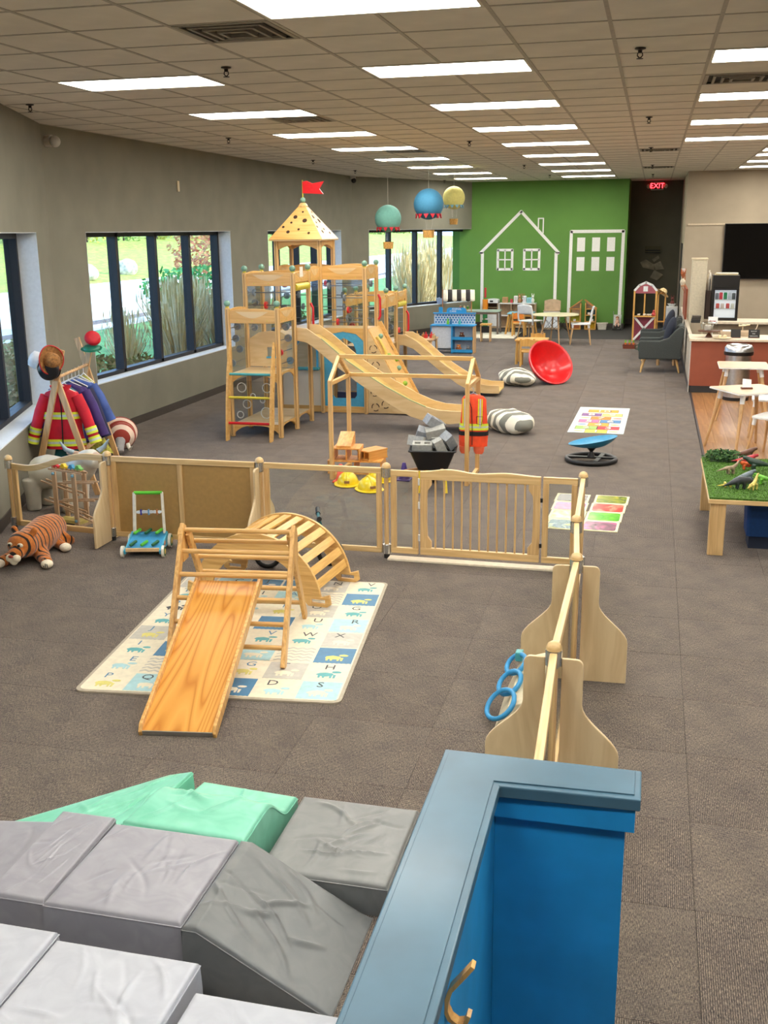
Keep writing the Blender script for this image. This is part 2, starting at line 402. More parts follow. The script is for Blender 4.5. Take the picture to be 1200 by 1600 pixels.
for k in range(4):
    a = .014+k*.066; b = G-a; w_ = .03 if k == 0 else .02; zt = .0-.004*k
    q = MB()
    for (x0, x1, y0, y1) in ((a, b, a, a+w_), (a, b, b-w_, b), (a, a+w_, a, b), (b-w_, b, a, b)): q.bx(x0, x1, y0, y1, zt-.002, .004-zt)
    q.build('louvre', VM, vr)
vlab = ['large square ceiling vent left of the nearest middle light', 'ceiling vent between the two nearest lights of the right row', 'thin-looking ceiling vent to the right of the middle row, nearer one', 'farther of the two ceiling vents before the exit sign', 'ceiling vent touching the second window-side light', 'small far ceiling vent touching the fourth window-side light']
for k, (i, j) in enumerate(VENTS):
    x, y = GX+i*G, GY+j*G
    o = vr if k == 0 else dup(vr)
    o.location = (x, y, CEIL); o['label'] = vlab[k]; o['group'] = 'ceiling vents'
SPM = mat('sprinkler_metal', (52, 44, 38), .4, .5)
sp = thing('sprinkler', 'sprinkler head', 'sprinkler')
MB().lathe([(.036, 0), (.036, -.006), (.014, -.012), (.014, -.03)], n=14).build('escutcheon', SPM, sp)
MB().tube([(-.014, 0, -.028), (-.017, 0, -.045), (0, 0, -.062)], .004, 6).tube([(.014, 0, -.028), (.017, 0, -.045), (0, 0, -.062)], .004, 6).lathe([(.022, -.066), (.022, -.062)], n=12).build('deflector', SPM, sp)
SPR = [(-3.03, 7.55), (-.16, 7.62), (-5.55, 9.07), (-5.22, 12.98), (-.13, 12.2), (-2.46, 14.6), (-5.53, 17.4), (-.13, 16.7), (-2.4, 20.3), (-5.7, 20.6), (-.12, 21.3), (-2.3, 24.2), (-4.9, 25.6), (-.12, 24.9)]
splab = ['hanging sprinkler between the vent and the second middle light', 'nearest sprinkler on the right-hand ceiling runner', 'leftmost sprinkler below the nearest window-side light', 'sprinkler under the second window-side light by the window wall', 'second sprinkler along the right-hand ceiling runner', 'sprinkler between the two long rows of lights, above the blue lantern', 'sprinkler over the window wall before the flag', 'third sprinkler along the right-hand ceiling runner', 'sprinkler between the two light rows, second from the green wall', 'sprinkler above the small security camera', 'fourth sprinkler along the right-hand ceiling runner', 'sprinkler between the light rows nearest the green wall', 'sprinkler above the teal lantern in the far window corner', 'sprinkler nearest to the exit sign']
for k, (x, y) in enumerate(SPR):
    o = sp if k == 0 else dup(sp); o.location = (x, y, CEIL); o['label'] = splab[k]; o['group'] = 'ceiling sprinklers'
CAMW = mat('camera_white', (190, 184, 172), .4)
t = thing('security_camera', 'round white camera dome high on the wall at the near corner', 'camera', (-6.40, 10.75, 3.37))
MB().cyl((-.04, 0, 0), (.06, -.02, 0), .06, n=16).build('base', CAMW, t); MB().sph((.10, -.03, -.01), .06).build('dome', CAMW, t, 60)
t = thing('security_camera', 'small white camera with a dark lens under the ceiling behind the flag', 'camera', (-6.33, 22.7, 3.44))
MB().cyl((0, 0, .09), (0, 0, .03), .06, n=16).build('base', CAMW, t); MB().sph((.02, -.02, 0), .055).build('dome', mat('lens_dark', (30, 30, 32), .2), t, 60)
o = MB().bx(-6.42, -6.405, 14.0, 14.06, 2.95, 3.09).build('wall_plate', mat('plate_cream', (214, 196, 160), .5), bev=.004); tag(o, 'small cream wall plate above the window left of the flag', 'wall plate')
# exit sign
t = thing('exit_sign', 'glowing red exit sign on the charcoal wall under the ceiling', 'exit sign', (-.02, 28.33, 3.42))
EXH = mat('exit_housing', (196, 186, 172), .5)
MB().bx(-.15, .15, -.03, .07, -.11, .08).build('housing', EXH, t)
MB().bx(-.135, .135, -.034, -.030, -.095, .065).build('face', mat('exit_face', (60, 14, 14), .4), t)
text('lettering', 'EXIT', .17, emit('exit_red', (255, 40, 50), 6), t, (0, -.038, -.015), (R(90), 0, 0), .002)
for s_ in (-1, 1): MB().sph((s_*.21, -.02, -.02), .05, (1, .8, 1.1)).build('emergency_lamp', EXH, t, 60)
# ================================================================ outside the windows
random.seed(11)
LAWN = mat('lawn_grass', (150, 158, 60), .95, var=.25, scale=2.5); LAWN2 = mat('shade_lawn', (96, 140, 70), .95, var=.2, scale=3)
def struct(o): o['kind'] = 'structure'; return o
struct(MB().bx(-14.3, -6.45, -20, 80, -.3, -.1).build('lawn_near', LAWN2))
struct(MB().bx(-15.2, -14.3, -20, 150, -.3, -.08).build('pavement', mat('concrete', (206, 200, 190), .9, var=.05, scale=4)))
struct(MB().bx(-16.0, -15.2, -20, 150, -.3, -.09).build('verge', mat('mulch', (116, 96, 84), .95, var=.3, scale=14)))
struct(MB().bx(-28, -16.0, -20, 220, -.3, -.12).build('road', mat('asphalt_pale', (214, 206, 190), .95, var=.06, scale=1.2)))
hill = MB()
hill.grid(lambda u, v: (-28-34*u, -20+260*v, -.1+2.6*u**1.0+.25*noise.noise(Vector((u*6, v*30, 0)))*min(1, u*6)), 14, 60)
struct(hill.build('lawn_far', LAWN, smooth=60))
def leafmat(name, cols):
    m, t, b = nt(name); oi = N(t, 'ShaderNodeNewGeometry'); r = ramp(t, [(k/(len(cols)-1), c) for k, c in enumerate(cols)])
    L(t, oi, 'Random Per Island', r, 0); L(t, r, 0, b, 'Base Color'); b.inputs['Roughness'].default_value = .8
    b.inputs['Specular IOR Level'].default_value = .2; return m
LY = leafmat('leaves_yellow', [(150, 150, 60), (208, 196, 96), (176, 176, 80), (226, 214, 130)])
LG = leafmat('leaves_green', [(70, 112, 48), (118, 152, 72), (156, 172, 88), (96, 132, 60)])
LO = leafmat('leaves_russet', [(158, 84, 70), (196, 138, 90), (170, 120, 96), (206, 190, 110)])
LB = leafmat('leaves_hedge', [(120, 110, 60), (170, 140, 92), (130, 138, 72), (186, 150, 110)])
LJ = leafmat('leaves_juniper', [(52, 118, 66), (90, 150, 84), (70, 132, 80)])
BL = leafmat('blades_straw', [(246, 222, 172), (220, 194, 142), (252, 236, 198), (196, 180, 128)])
BARK = mat('bark', (84, 70, 56), .9, var=.2)
def cloud(n, rx, ry, rz, s, seed):
    rd = random.Random(seed); q = MB()
    for k in range(n):
        while 1:
            p = Vector((rd.uniform(-1, 1), rd.uniform(-1, 1), rd.uniform(-1, 1)))
            if .25 < p.length < 1: break
        p = p*(1+.3*noise.noise(p*2.2+Vector((seed, 0, 0)))); c = Vector((p.x*rx, p.y*ry, p.z*rz+rz))
        a = Vector((rd.gauss(0, 1), rd.gauss(0, 1), rd.gauss(0, .7))).normalized()*s*rd.uniform(.6, 1.3); b = a.orthogonal().normalized()*s*.5
        q._add([c-a*.5, c+b*.5, c+a*.5, c-b*.5], [(0, 1, 2, 3)])
    return q
def plant(name, label, cat, q, m, trunk, loc, group=None, rz=0, sc=1):
    t = thing(name, label, cat, loc, rz, group); t.scale = (sc,)*3
    q.build('foliage', m, t); MB().cyl((0, 0, -.1), (0, 0, trunk), .03+trunk*.03, .02+trunk*.02, 8).build('trunk', BARK, t); return t
tr = [plant('tree', 'tree', 'tree', cloud(1500, 2.6, 2.6, 2.6, .34, k), m, 2, (0, 0, 0)) for k, m in ((1, LY), (2, LG), (3, LO))]
k = 0; firsts = set()
for y in range(26, 240, 9):
    i = (0, 1, 0, 2, 1, 0, 1)[k % 7]; o = tr[i] if i not in firsts else dup(tr[i]); firsts.add(i)
    o.location = (-49-3*random.random()-(y/240)*4, y+2*random.random(), 1.3); o.rotation_euler.z = random.random()*6; o.scale = (1.25,)*3
    o['label'] = ('yellow-green', 'green', 'russet')[i]+' tree in the hedge row beyond the far lawn'; o['group'] = 'far trees outside'; k += 1
# boulders
def boulder(loc, s, label, seed):
    q = MB(); q.sph((0, 0, .32), .5, (1.15, .9, .8), 20, 12)
    q.v = [tuple(Vector(v)*(1+.16*noise.noise(Vector(v)*2.3+Vector((seed, 0, 0)))+.05*noise.noise(Vector(v)*7))) for v in q.v]
    o = q.build('boulder', mat('boulder_stone', (190, 178, 160), .9, var=.25, scale=5), None, 40, loc=loc); o.scale = (s,)*3
    tag(o, label, 'boulder', 'boulders on the lawn')
boulder((-30.3, 58.2, -.05), 1.35, 'large pale boulder on the sunlit lawn, whole in the second window', 3)
boulder((-29.6, 52.4, -.05), 1.2, 'pale boulder cut off by the left edge of the second window', 8)
# grasses and shrubs beside the building
def clump(seed, n=260, h=1.6, sp=.5):
    rd = random.Random(seed); q = MB()
    for k in range(n):
        a = rd.uniform(0, 2*pi); l = rd.uniform(.05, 1)*sp; hh = h*rd.uniform(.6, 1.05); b = Vector((cos(a)*l*.25, sin(a)*l*.25, -.1)); tp = b+Vector((cos(a)*l, sin(a)*l, hh)); md = (b+tp)/2+Vector((0, 0, .12*h))-Vector((cos(a), sin(a), 0))*l*.12
        w = Vector((-sin(a+rd.uniform(-1, 1)), cos(a), 0))*.011
        q._add([b-w, b+w, md+w*1.1, md-w*1.1, tp+w*.6, tp-w*.6], [(0, 1, 2, 3), (3, 2, 4, 5)])
        q._add([tp-w*1.5, tp+w*1.5, tp+Vector((0, 0, .14))+w*.4, tp+Vector((0, 0, .14))-w*.4], [(0, 1, 2, 3)])
    return q
gq = [MB(), MB()]; base = clump(5)
for x, y, s in [(-7.55, 16.2, 1), (-8.0, 17.0, 1.05), (-7.4, 17.6, .95), (-8.3, 18.1, 1.05), (-7.6, 18.9, 1), (-8.2, 15.6, .8), (-8.6, 19.3, 1), (-7.5, 20.1, .9), (-8.3, 20.6, 1), (-6.6, 28.9, 1.1), (-6.2, 30.2, 1.2), (-6.9, 30.9, 1.15), (-5.9, 28.6, 1), (-6.5, 31.8, 1.2), (-5.7, 30.2, 1.1), (-6.0, 27.9, .9)]:
    q = gq[y > 25]; q.T = Matrix.Translation((x, y, -.1)) @ Matrix.Rotation(random.random()*6, 4, 'Z') @ Matrix.Diagonal((s, s, s*(1.1 if y > 25 else 1), 1)); q._add(base.v, base.f)
for q, l in zip(gq, ('tall straw-coloured ornamental grass outside the window behind the dress-up rack', 'tall straw-coloured ornamental grass beyond the far corner window')): tag(q.build('ornamental_grass', BL), l, 'grass', kind='stuff')
sh = plant('shrub', 'shrub', 'shrub', cloud(1100, .75, .75, .5, .13, 21), LB, .3, (0, 0, 0)); k = 0
for x, y, s in [(-7.5, 12.2, .85), (-8.7, 13.0, .95), (-7.5, 13.7, .85), (-9.9, 13.9, .95), (-8.7, 14.5, .85), (-7.6, 15.1, .7), (-10.3, 15.5, .85), (-8.2, 11.0, .8), (-8.3, 24.0, .8), (-9.9, 10.6, .9), (-8.6, 9.3, .9), (-7.3, 8.2, .8), (-8.0, 22.7, .8)]:
    o = sh if k == 0 else dup(sh); o.location = (x, y, -.12); o.scale = (s,)*3; o.rotation_euler.z = k*1.3; k += 1
    o['label'] = 'low brown-green shrub outside '+('the leftmost window' if y < 11 else 'the window behind the dress-up rack' if y < 20 else 'the windows behind the playhouse'); o['group'] = 'shrubs outside '+('left' if y < 11 else 'middle' if y < 20 else 'far')
plant('juniper', 'spreading green juniper bush behind the tall straw grass', 'shrub', cloud(1300, 1.6, 1.6, .8, .2, 31), LJ, .5, (-13.0, 29.5, -.1))
plant('maple', 'russet-leaved small tree outside, in the right panes of the second window', 'tree', cloud(1500, 1.7, 1.7, 1.7, .26, 33), LO, 1.5, (-17.3, 41, -.1))
plant('bush', 'leafy green bush at the foot of the far window', 'shrub', cloud(800, .55, .55, .35, .12, 35), LJ, .3, (-7.0, 25.0, -.2))
# ================================================================ foreground
# --- blue half wall with ledge
BLU = mat('blue_paint', (24, 140, 206), .55, var=.05, scale=6); CAPB = mat('blue_ledge_paint', (66, 101, 121), .38, var=.06, scale=5, coat=.15)
t = thing('half_wall', 'blue painted L-shaped half wall with a slate blue ledge in the foreground', 'half wall', (-.40, 2.0, 0))
def lo(o, x0, x1, y0, y1, z0, z1): return MB().bx(x0-o.location.x, x1-o.location.x, y0-o.location.y, y1-o.location.y, z0-o.location.z, z1-o.location.z)
lo(t, -.465, -.335, -.8, 2.60, 0, .965).build('long_wall', BLU, t); lo(t, -.334, .005, 2.50, 2.60, 0, .965).build('short_wall', BLU, t)
cap = [(-.490, -.9), (-.312, -.9), (-.318, 2.458), (.040, 2.468), (.040, 2.623), (-.494, 2.628)]
MB().prism([(x+.4, y-2) for x, y in cap], .966, 1.0, 'z').build('ledge', CAPB, t, bev=.004)
cap2 = [(-.478, -.9), (-.330, -.9), (-.336, 2.478), (.024, 2.488), (.024, 2.607), (-.480, 2.612)]
MB().prism([(x+.4, y-2) for x, y in cap2], 1.0, 1.0035, 'z').build('ledge_inset', CAPB, t, bev=.002)
lo(t, -.34, .028, 2.476, 2.499, .90, .965).build('apron', BLU, t)
OAK = wood('oak_hook', (214, 168, 96), (186, 134, 70), .4, 2, 60, 6)
hk = thing('coat_hook', 'bent oak coat hook on the inner side of the blue half wall', 'hook', (-.335, 1.80, .86))
hp = [(.057, .11), (.040, .085), (.012, .046), (.004, .02), (.002, -.004), (.010, -.024), (.026, -.035), (.042, -.030), (.050, -.008)]
def ribbon(pts, th, y0, y1, name, m, parent, ax='y'):
    n = len(pts); a = []; b = []
    for k in range(n):
        d = Vector((pts[min(k+1, n-1)][0]-pts[max(k-1, 0)][0], pts[min(k+1, n-1)][1]-pts[max(k-1, 0)][1])).normalized(); nn = Vector((-d.y, d.x))*th/2
        a.append((pts[k][0]+nn.x, pts[k][1]+nn.y)); b.append((pts[k][0]-nn.x, pts[k][1]-nn.y))
    q = MB(); hw = []
    vs = []
    for k in range(n): 
        for p in (a[k], b[k]):
            vs += [(p[0], y0, p[1]), (p[0], y1, p[1])] if ax == 'y' else [(y0, p[0], p[1]), (y1, p[0], p[1])]
    fs = []
    for k in range(n-1):
        i = 4*k; j = i+4; fs += [(i, i+1, j+1, j), (i+2, j+2, j+3, i+3), (i, j, j+2, i+2), (i+1, i+3, j+3, j+1)]
    fs += [(0, 2, 3, 1), (4*n-4, 4*n-3, 4*n-1, 4*n-2)]
    q._add(vs, fs); return q.build(name, m, parent, 40)
ribbon(hp, .009, -.012, .012, 'hook_arm', OAK, hk)
MB().cyl((.004, 0, .03), (.009, 0, .028), .004, n=10).build('screw', mat('brass', (180, 150, 80), .3, .8), hk)
# --- soft foam blocks
def vinyl(name, c, c2):
    m, t, b = nt(name); mp = mapping(t, (9, 9, 9)); n = N(t, 'ShaderNodeTexNoise', i_Scale=1.0, i_Detail=2.0, i_Distortion=1.4); L(t, mp, 0, n, 'Vector')
    r = ramp(t, [(.35, c), (.65, c2)]); L(t, n, 'Fac', r, 0); L(t, r, 0, b, 'Base Color'); b.inputs['Roughness'].default_value = .36
    b.inputs['Specular IOR Level'].default_value = .5; b.inputs['Sheen Weight'].default_value = .08; bump(t, n, 'Fac', b, .25, .004); return m
VT = vinyl('vinyl_mint', (116, 192, 162), (128, 202, 174)); VG = vinyl('vinyl_grey', (144, 142, 149), (153, 151, 157)); VD_ = vinyl('vinyl_charcoal', (104, 106, 106), (113, 114, 113)); VW = vinyl('vinyl_white', (176, 178, 186), (184, 186, 193)); VG5 = vinyl('vinyl_stone', (116, 117, 116), (126, 126, 124))
def foam(label, P, zf, m, seed, amp=.0055, n=84, ctr=(.5, .5)):
    """P: four plan corners anticlockwise from near left; zf(u,v): height of the top"""
    cx = sum(p[0] for p in P)/4; cy = sum(p[1] for p in P)/4
    t = thing('foam_block', label, 'foam block', (cx, cy, 0), 0, 'soft foam play blocks')
    P = [(p[0]-cx, p[1]-cy) for p in P]; r = .016
    def xy(u, v):
        a = [P[0][k]*(1-u)+P[1][k]*u for k in (0, 1)]; b = [P[3][k]*(1-u)+P[2][k]*u for k in (0, 1)]
        return a[0]*(1-v)+b[0]*v, a[1]*(1-v)+b[1]*v
    sz = .5; rr_ = random.Random(int(seed*10)); CR = []
    for k in range(16):
        an_ = rr_.gauss(seed, .55); d0 = rr_.uniform(.02, .2); ax_, ay_ = ctr[0]+rr_.gauss(0, .22), ctr[1]+rr_.gauss(0, .22); CR.append((ax_-cos(an_)*.15, ay_-sin(an_)*.15, cos(an_), sin(an_), rr_.uniform(.15, .5), rr_.uniform(.010, .022), rr_.choice((1, 1, -.7))*rr_.uniform(.5, 1.5)))
    def prm(i): return [0, .006, .014, .024][i] if i < 4 else (1-[0, .006, .014, .024][n-i] if n-i < 4 else .024+(i-3)/(n-6)*.952)
    def top(i, j):
        u, v = prm(i), prm(j); x, y = xy(u, v); d = min(u, v, 1-u, 1-v)*sz
        zz = zf(u, v); fade = min(1, d/.05); hs = min(1, zz/.05); w = .9*noise.noise(Vector((x*6+seed, y*6, seed)))
        for ax_, ay_, dx_, dy_, l_, wd, am in CR:
            t_ = (u-ax_)*dx_+(v-ay_)*dy_
            if -.05 < t_ < l_+.05:
                o_ = -(u-ax_)*dy_+(v-ay_)*dx_+.03*sin(t_*9+ax_*20); w += am*math.exp(-(o_/wd)**2)*max(0, sin(pi*min(1, max(0, (t_+.05)/(l_+.1)))))
        zz += hs*fade*amp*w
        if d < r: zz -= (r-sqrt(max(0, r*r-(r-d)**2)))*min(1, zz/.03)
        return (x, y, max(zz, .004))
    q = MB(); vs = [top(i, j) for j in range(n+1) for i in range(n+1)]
    fs = [(j*(n+1)+i, j*(n+1)+i+1, (j+1)*(n+1)+i+1, (j+1)*(n+1)+i) for j in range(n) for i in range(n)]
    q._add(vs, fs); q.build('top_cover', m, t, 60)
    ring = [top(i, 0) for i in range(n+1)]+[top(n, j) for j in range(1, n+1)]+[top(i, n) for i in range(n-1, -1, -1)]+[top(0, j) for j in range(n-1, 0, -1)]
    k = len(ring); q = MB(); nl = 5; vs = []
    for l in range(nl+1):
        for p in ring:
            s_ = l/nl; bl = 1+.012*sin(pi*s_)*min(1, p[2]/.1); vs.append((p[0]*bl, p[1]*bl, p[2]*(1-s_)))
    fs = [(l*k+i, l*k+(i+1) % k, (l+1)*k+(i+1) % k, (l+1)*k+i) for l in range(nl) for i in range(k)]
    q._add(vs, fs); q.build('side_cover', m, t, 40)
    MB().tube([(p[0]*1.004, p[1]*1.004, p[2]-.001) for p in ring[::2]], .0028, 5, True).build('seam', m, t, 60)
    return t
def sq(x0, x1, y0, y1): return [(x0, y0), (x1, y0), (x1, y1), (x0, y1)]
ss = lambda a, b, x: (lambda t_: t_*t_*(3-2*t_))(min(1, max(0, (x-a)/(b-a))))
foam('pale grey cube-edged foam block in the middle of the soft blocks', sq(-1.866, -1.37, 2.685, 3.185), lambda u, v: .25, VG, 1.3)
foam('pale grey foam block squeezed beside the cube-edged block, rising to its back', sq(-2.10, -1.88, 2.71, 3.215), lambda u, v: .235+.02*v, VG, 4.1, .004)
foam('low pale grey foam block beside the narrow rising block', sq(-2.56, -2.115, 2.68, 3.19), lambda u, v: .15+.05*u+.02*v, VG, 7.7, .004)
foam('charcoal wedge ramp foam block beside the blue half wall', sq(-1.356, -.862, 2.665, 3.175), lambda u, v: .25*(1-max(0, u-.10)/.9)+.006, VD_, 9.2, .009, 96, (.42, .55))
foam('flat stone grey foam slab behind the charcoal wedge', sq(-1.30, -.81, 3.195, 3.73), lambda u, v: .13, VG5, 12.9, .008)
foam('mint green wave-shaped foam block behind the grey cube', [(-1.86, 3.225), (-1.355, 3.20), (-1.325, 3.72), (-1.755, 3.75)], lambda u, v: .235-.105*ss(.42, .8, v)+.02*ss(0, .4, v)*(1-ss(.42, .8, v)), VT, 3.3, .008)
foam('pointed mint green wedge foam block beside the wave block', [(-2.43, 3.29), (-1.895, 3.235), (-1.79, 3.72), (-1.90, 3.76)], lambda u, v: .105+.03*u+.055*v*(.6+.4*u), VT, 5.1, .006)
foam('whole white foam block in front of the grey cube-edged block', sq(-1.76, -1.262, 2.06, 2.585), lambda u, v: .20, VW, 15.1, .008)
foam('white foam block with only its back corner in view', sq(-2.28, -1.775, 2.08, 2.62), lambda u, v: .20, VW, 16.7, .004)
foam('white foam block in front of the charcoal wedge', sq(-1.222, -.74, 1.94, 2.462), lambda u, v: .20, VW, 18.2, .005)
# --- play mat
MX, MY, MR = -2.312, 5.752, R(6.4)
mt = thing('play_mat', 'printed foam play mat with letters and animals under the climbing triangle', 'play mat', (MX, MY, .0), MR)
CREAM = mat('mat_cream', (226, 216, 190), .45, var=.03); MGREY = mat('mat_grey', (188, 184, 172), .45); MBLUE = mat('mat_blue', (66, 122, 160), .45); MLB = mat('mat_lightblue', (164, 204, 208), .45)
MYEL = mat('mat_yellow', (214, 204, 110), .5); MTEAL = mat('mat_teal', (92, 168, 170), .5); MINK = mat('mat_ink', (54, 58, 62), .5); MEDGE = mat('mat_border', (172, 160, 140), .6)
MB().prism(rrect(-.735, .735, -.985, .985, .05), .001, .010, 'z').build('border', MEDGE, mt); MB().prism(rrect(-.715, .715, -.965, .965, .04), .010, .012, 'z').build('mat_top', CREAM, mt)
cw = .2383; lay = ['yLRbcL', 'cZgyGc', 'tBcLZB', 'OccctgL'[:6], 'tLyBhL', 'KccyGt', 'tgcLZB', 'OLbBGc']
rd = random.Random(4)
def blob(cx, cy, s, sd):
    k = random.Random(sd); b = [(cx+s*(.8+.3*k.random())*cos(a*.7854)*(1.4), cy+s*(.8+.3*k.random())*sin(a*.7854)*.75) for a in range(8)]
    return b
for r_ in range(8):
    for c_ in range(6):
        x0 = -.715+c_*cw; y0 = -.965+r_*.2412; ch = lay[r_][c_]
        bgm = {'L': MLB, 'b': MBLUE, 'B': MBLUE, 'g': MGREY, 'G': MGREY, 'O': MGREY}.get(ch)
        if bgm: 
            e = .008; tooth = [(x0+e+(cw-2*e)*k/16, y0+e+(.004 if k % 2 else 0)) for k in range(17)]+[(x0+cw-e, y0+.2412-e), (x0+e, y0+.2412-e)]
            MB().prism(tooth, .012, .0126, 'z').build('print_square', bgm, mt)
        if ch == 'Z':
            q = MB()
            for k in range(5):
                yy = y0+.02+k*.043; pts = []; up_ = []
                for i in range(9): pts.append((x0+.01+i*(cw-.02)/8, yy+(.016 if i % 2 else 0)))
                q.prism(pts+[(a, b+.016) for a, b in pts[::-1]], .012, .0126, 'z')
            q.build('chevron_print', MGREY, mt); continue
        cx, cy = x0+cw/2, y0+.12; sd = r_*6+c_
        fm = {'B': MYEL, 'b': CREAM, 'L': CREAM, 'G': CREAM, 'g': CREAM, 'y': MYEL, 't': MTEAL, 'h': MLB, 'c': MTEAL if sd % 2 else MLB, 'K': MINK, 'O': MYEL, 'R': MINK}[ch]
        q = MB(); z0, z1 = .0126, .0130
        q.prism(blob(cx-.01, cy-.03, .038, sd), z0, z1, 'z'); q.prism(blob(cx+.05, cy+.005, .02, sd+9), z0, z1+.0002, 'z')
        for lx in (-.045, -.02, .02, .04): q.prism([(cx+lx, cy-.075), (cx+lx+.012, cy-.075), (cx+lx+.014, cy-.03), (cx+lx-.002, cy-.03)], z0, z1+.0001, 'z')
        q.build('animal_print', fm, mt)
        lt = 'PQURDSEFOGTHIAKLBCJMNVWXYZ'[sd % 26]
        if ch != 'B': text('letter', lt, .09, MINK if sd % 3 else MBLUE, mt, (cx+rd.uniform(-.04, .04), cy+.07, .0128), (0, 0, 0), .0002)
# --- climbing triangle with slide
PINE = wood('pine_varnished', (226, 178, 106), (196, 142, 74), .38, 2, 55, 4); PINEX = wood('pine_varnished_rung', (224, 180, 112), (198, 148, 82), .38, 0, 55, 4)
def slidewood():
    m, t, b = nt('slide_board_wood'); mp = mapping(t, (1, .05, 1)); n = N(t, 'ShaderNodeTexNoise', i_Scale=6.0, i_Detail=.5); L(t, mp, 0, n, 'Vector')
    mu = N(t, 'ShaderNodeMath', operation='MULTIPLY'); mu.inputs[1].default_value = 46; L(t, n, 'Fac', mu, 0); fr = N(t, 'ShaderNodeMath', operation='PINGPONG'); fr.inputs[1].default_value = 1; L(t, mu, 0, fr, 0)
    r = ramp(t, [(.0, (190, 120, 40)), (.35, (214, 150, 66)), (1, (222, 162, 80))]); L(t, fr, 0, r, 0); L(t, r, 0, b, 'Base Color'); b.inputs['Roughness'].default_value = .32; b.inputs['Coat Weight'].default_value = .3; return m
SLW = slidewood()
ct = thing('climbing_triangle', 'wooden climbing triangle with round rungs on the play mat', 'climbing frame', (-2.298, 5.579, .012), R(7.3))
hw, fy, ap = .335, .41, .715
for s_ in (-1, 1):
    MB().bar((s_*hw, -fy, 0), (s_*hw, .015, ap), .026, .062, (0, 1, .6)).build('front_leg', PINE, ct, bev=.004)
    MB().bar((s_*(hw-.03), fy, 0), (s_*(hw-.03), .005, ap-.04), .024, .06, (0, -1, .6)).build('back_leg', PINE, ct, bev=.004)
    MB().prism(arc(0, .655, .052, 0, pi, 10)+[(-.05, .50), (.05, .50)], s_*hw-.019, s_*hw+.012, 'x').build('hinge_plate', PINE, ct, bev=.003)
for k, z in enumerate((.10, .215, .335, .455, .575)):
    y = -fy+(fy+.015)*z/ap; MB().cyl((-hw, y, z), (hw, y, z), .0145, n=14).build('rung', PINEX, ct, 60)
    y = fy-(fy-.005)*z/ap; MB().cyl((-hw+.03, y, z+.02), (hw-.03, y, z+.02), .0145, n=14).build('back_rung', PINEX, ct, 60)
MB().cyl((-hw, 0, .685), (hw, 0, .685), .0145, n=14).build('top_rung', PINEX, ct, 60)
B0 = Vector((-2.157, 4.345, .0)); T0 = Vector((-2.335, 5.50, .385)); dd = T0-B0; ln = dd.length; an = atan2(-dd.x, dd.y); pit = math.asin(dd.z/ln)
sl = thing('slide_board', 'varnished pine slide board leaning on the climbing triangle', 'slide', B0)
sl.rotation_euler = (pit, 0, an)
MB().bx(-.178, .178, 0, ln, .012, .03).build('board', SLW, sl)
for s_ in (-1, 1): MB().prism([(-.01, 0), (ln+.02, 0.0), (ln+.045, .04), (ln+.0, .062), (.02, .058), (-.012, .03)], s_*.187-.009, s_*.187+.009, 'x').build('side_rail', PINE, sl, bev=.003)
MB().bx(-.178, .178, -.006, .0, .004, .03).build('end_strip', mat('aluminium', (190, 190, 188), .3, .9), sl)
# --- arch climber
ARW = wood('arch_plywood', (226, 184, 116), (204, 156, 88), .4, 0, 50, 4); SLAT = wood('arch_slat', (228, 182, 104), (206, 152, 76), .38, 1, 50, 4)
ac = thing('arch_climber', 'wooden arch climber with slats behind the climbing triangle', 'climbing frame', (-2.44, 6.545, .012), R(-5))
for s_ in (-1, 1):
    out = arc(0, .0, .465, R(8), R(172), 28); inn = arc(0, -.03, .355, R(172), R(8), 24)
    foot = lambda q: [(q*.52, .085), (q*.52, 0), (q*.36, 0), (q*.34, .05)]
    poly = out+[(-.52, .085), (-.53, .02), (-.50, 0), (-.37, 0), (-.345, .03)]+arc(0, -.03, .355, R(170), R(10), 24)+[(.345, .03), (.37, 0), (.50, 0), (.53, .02), (.52, .085)]
    slot = lambda c: [(c-.05, .022), (c+.05, .022), (c+.05, .05), (c-.05, .05)]
    MB().prism(poly, s_*.27-.011, s_*.27+.011, 'y', [slot(-.44), slot(.44)]).build('side_arch', ARW, ac, bev=.003)
for k in range(13):
    a = R(18+k*12); c = Vector((cos(a)*.448, 0, sin(a)*.448)); tg = Vector((-sin(a), 0, cos(a)))
    MB().bar(c-Vector((0, .258, 0)), c+Vector((0, .258, 0)), .058, .015, (cos(a), 0, sin(a))).build('slat', SLAT, ac, bev=.003)
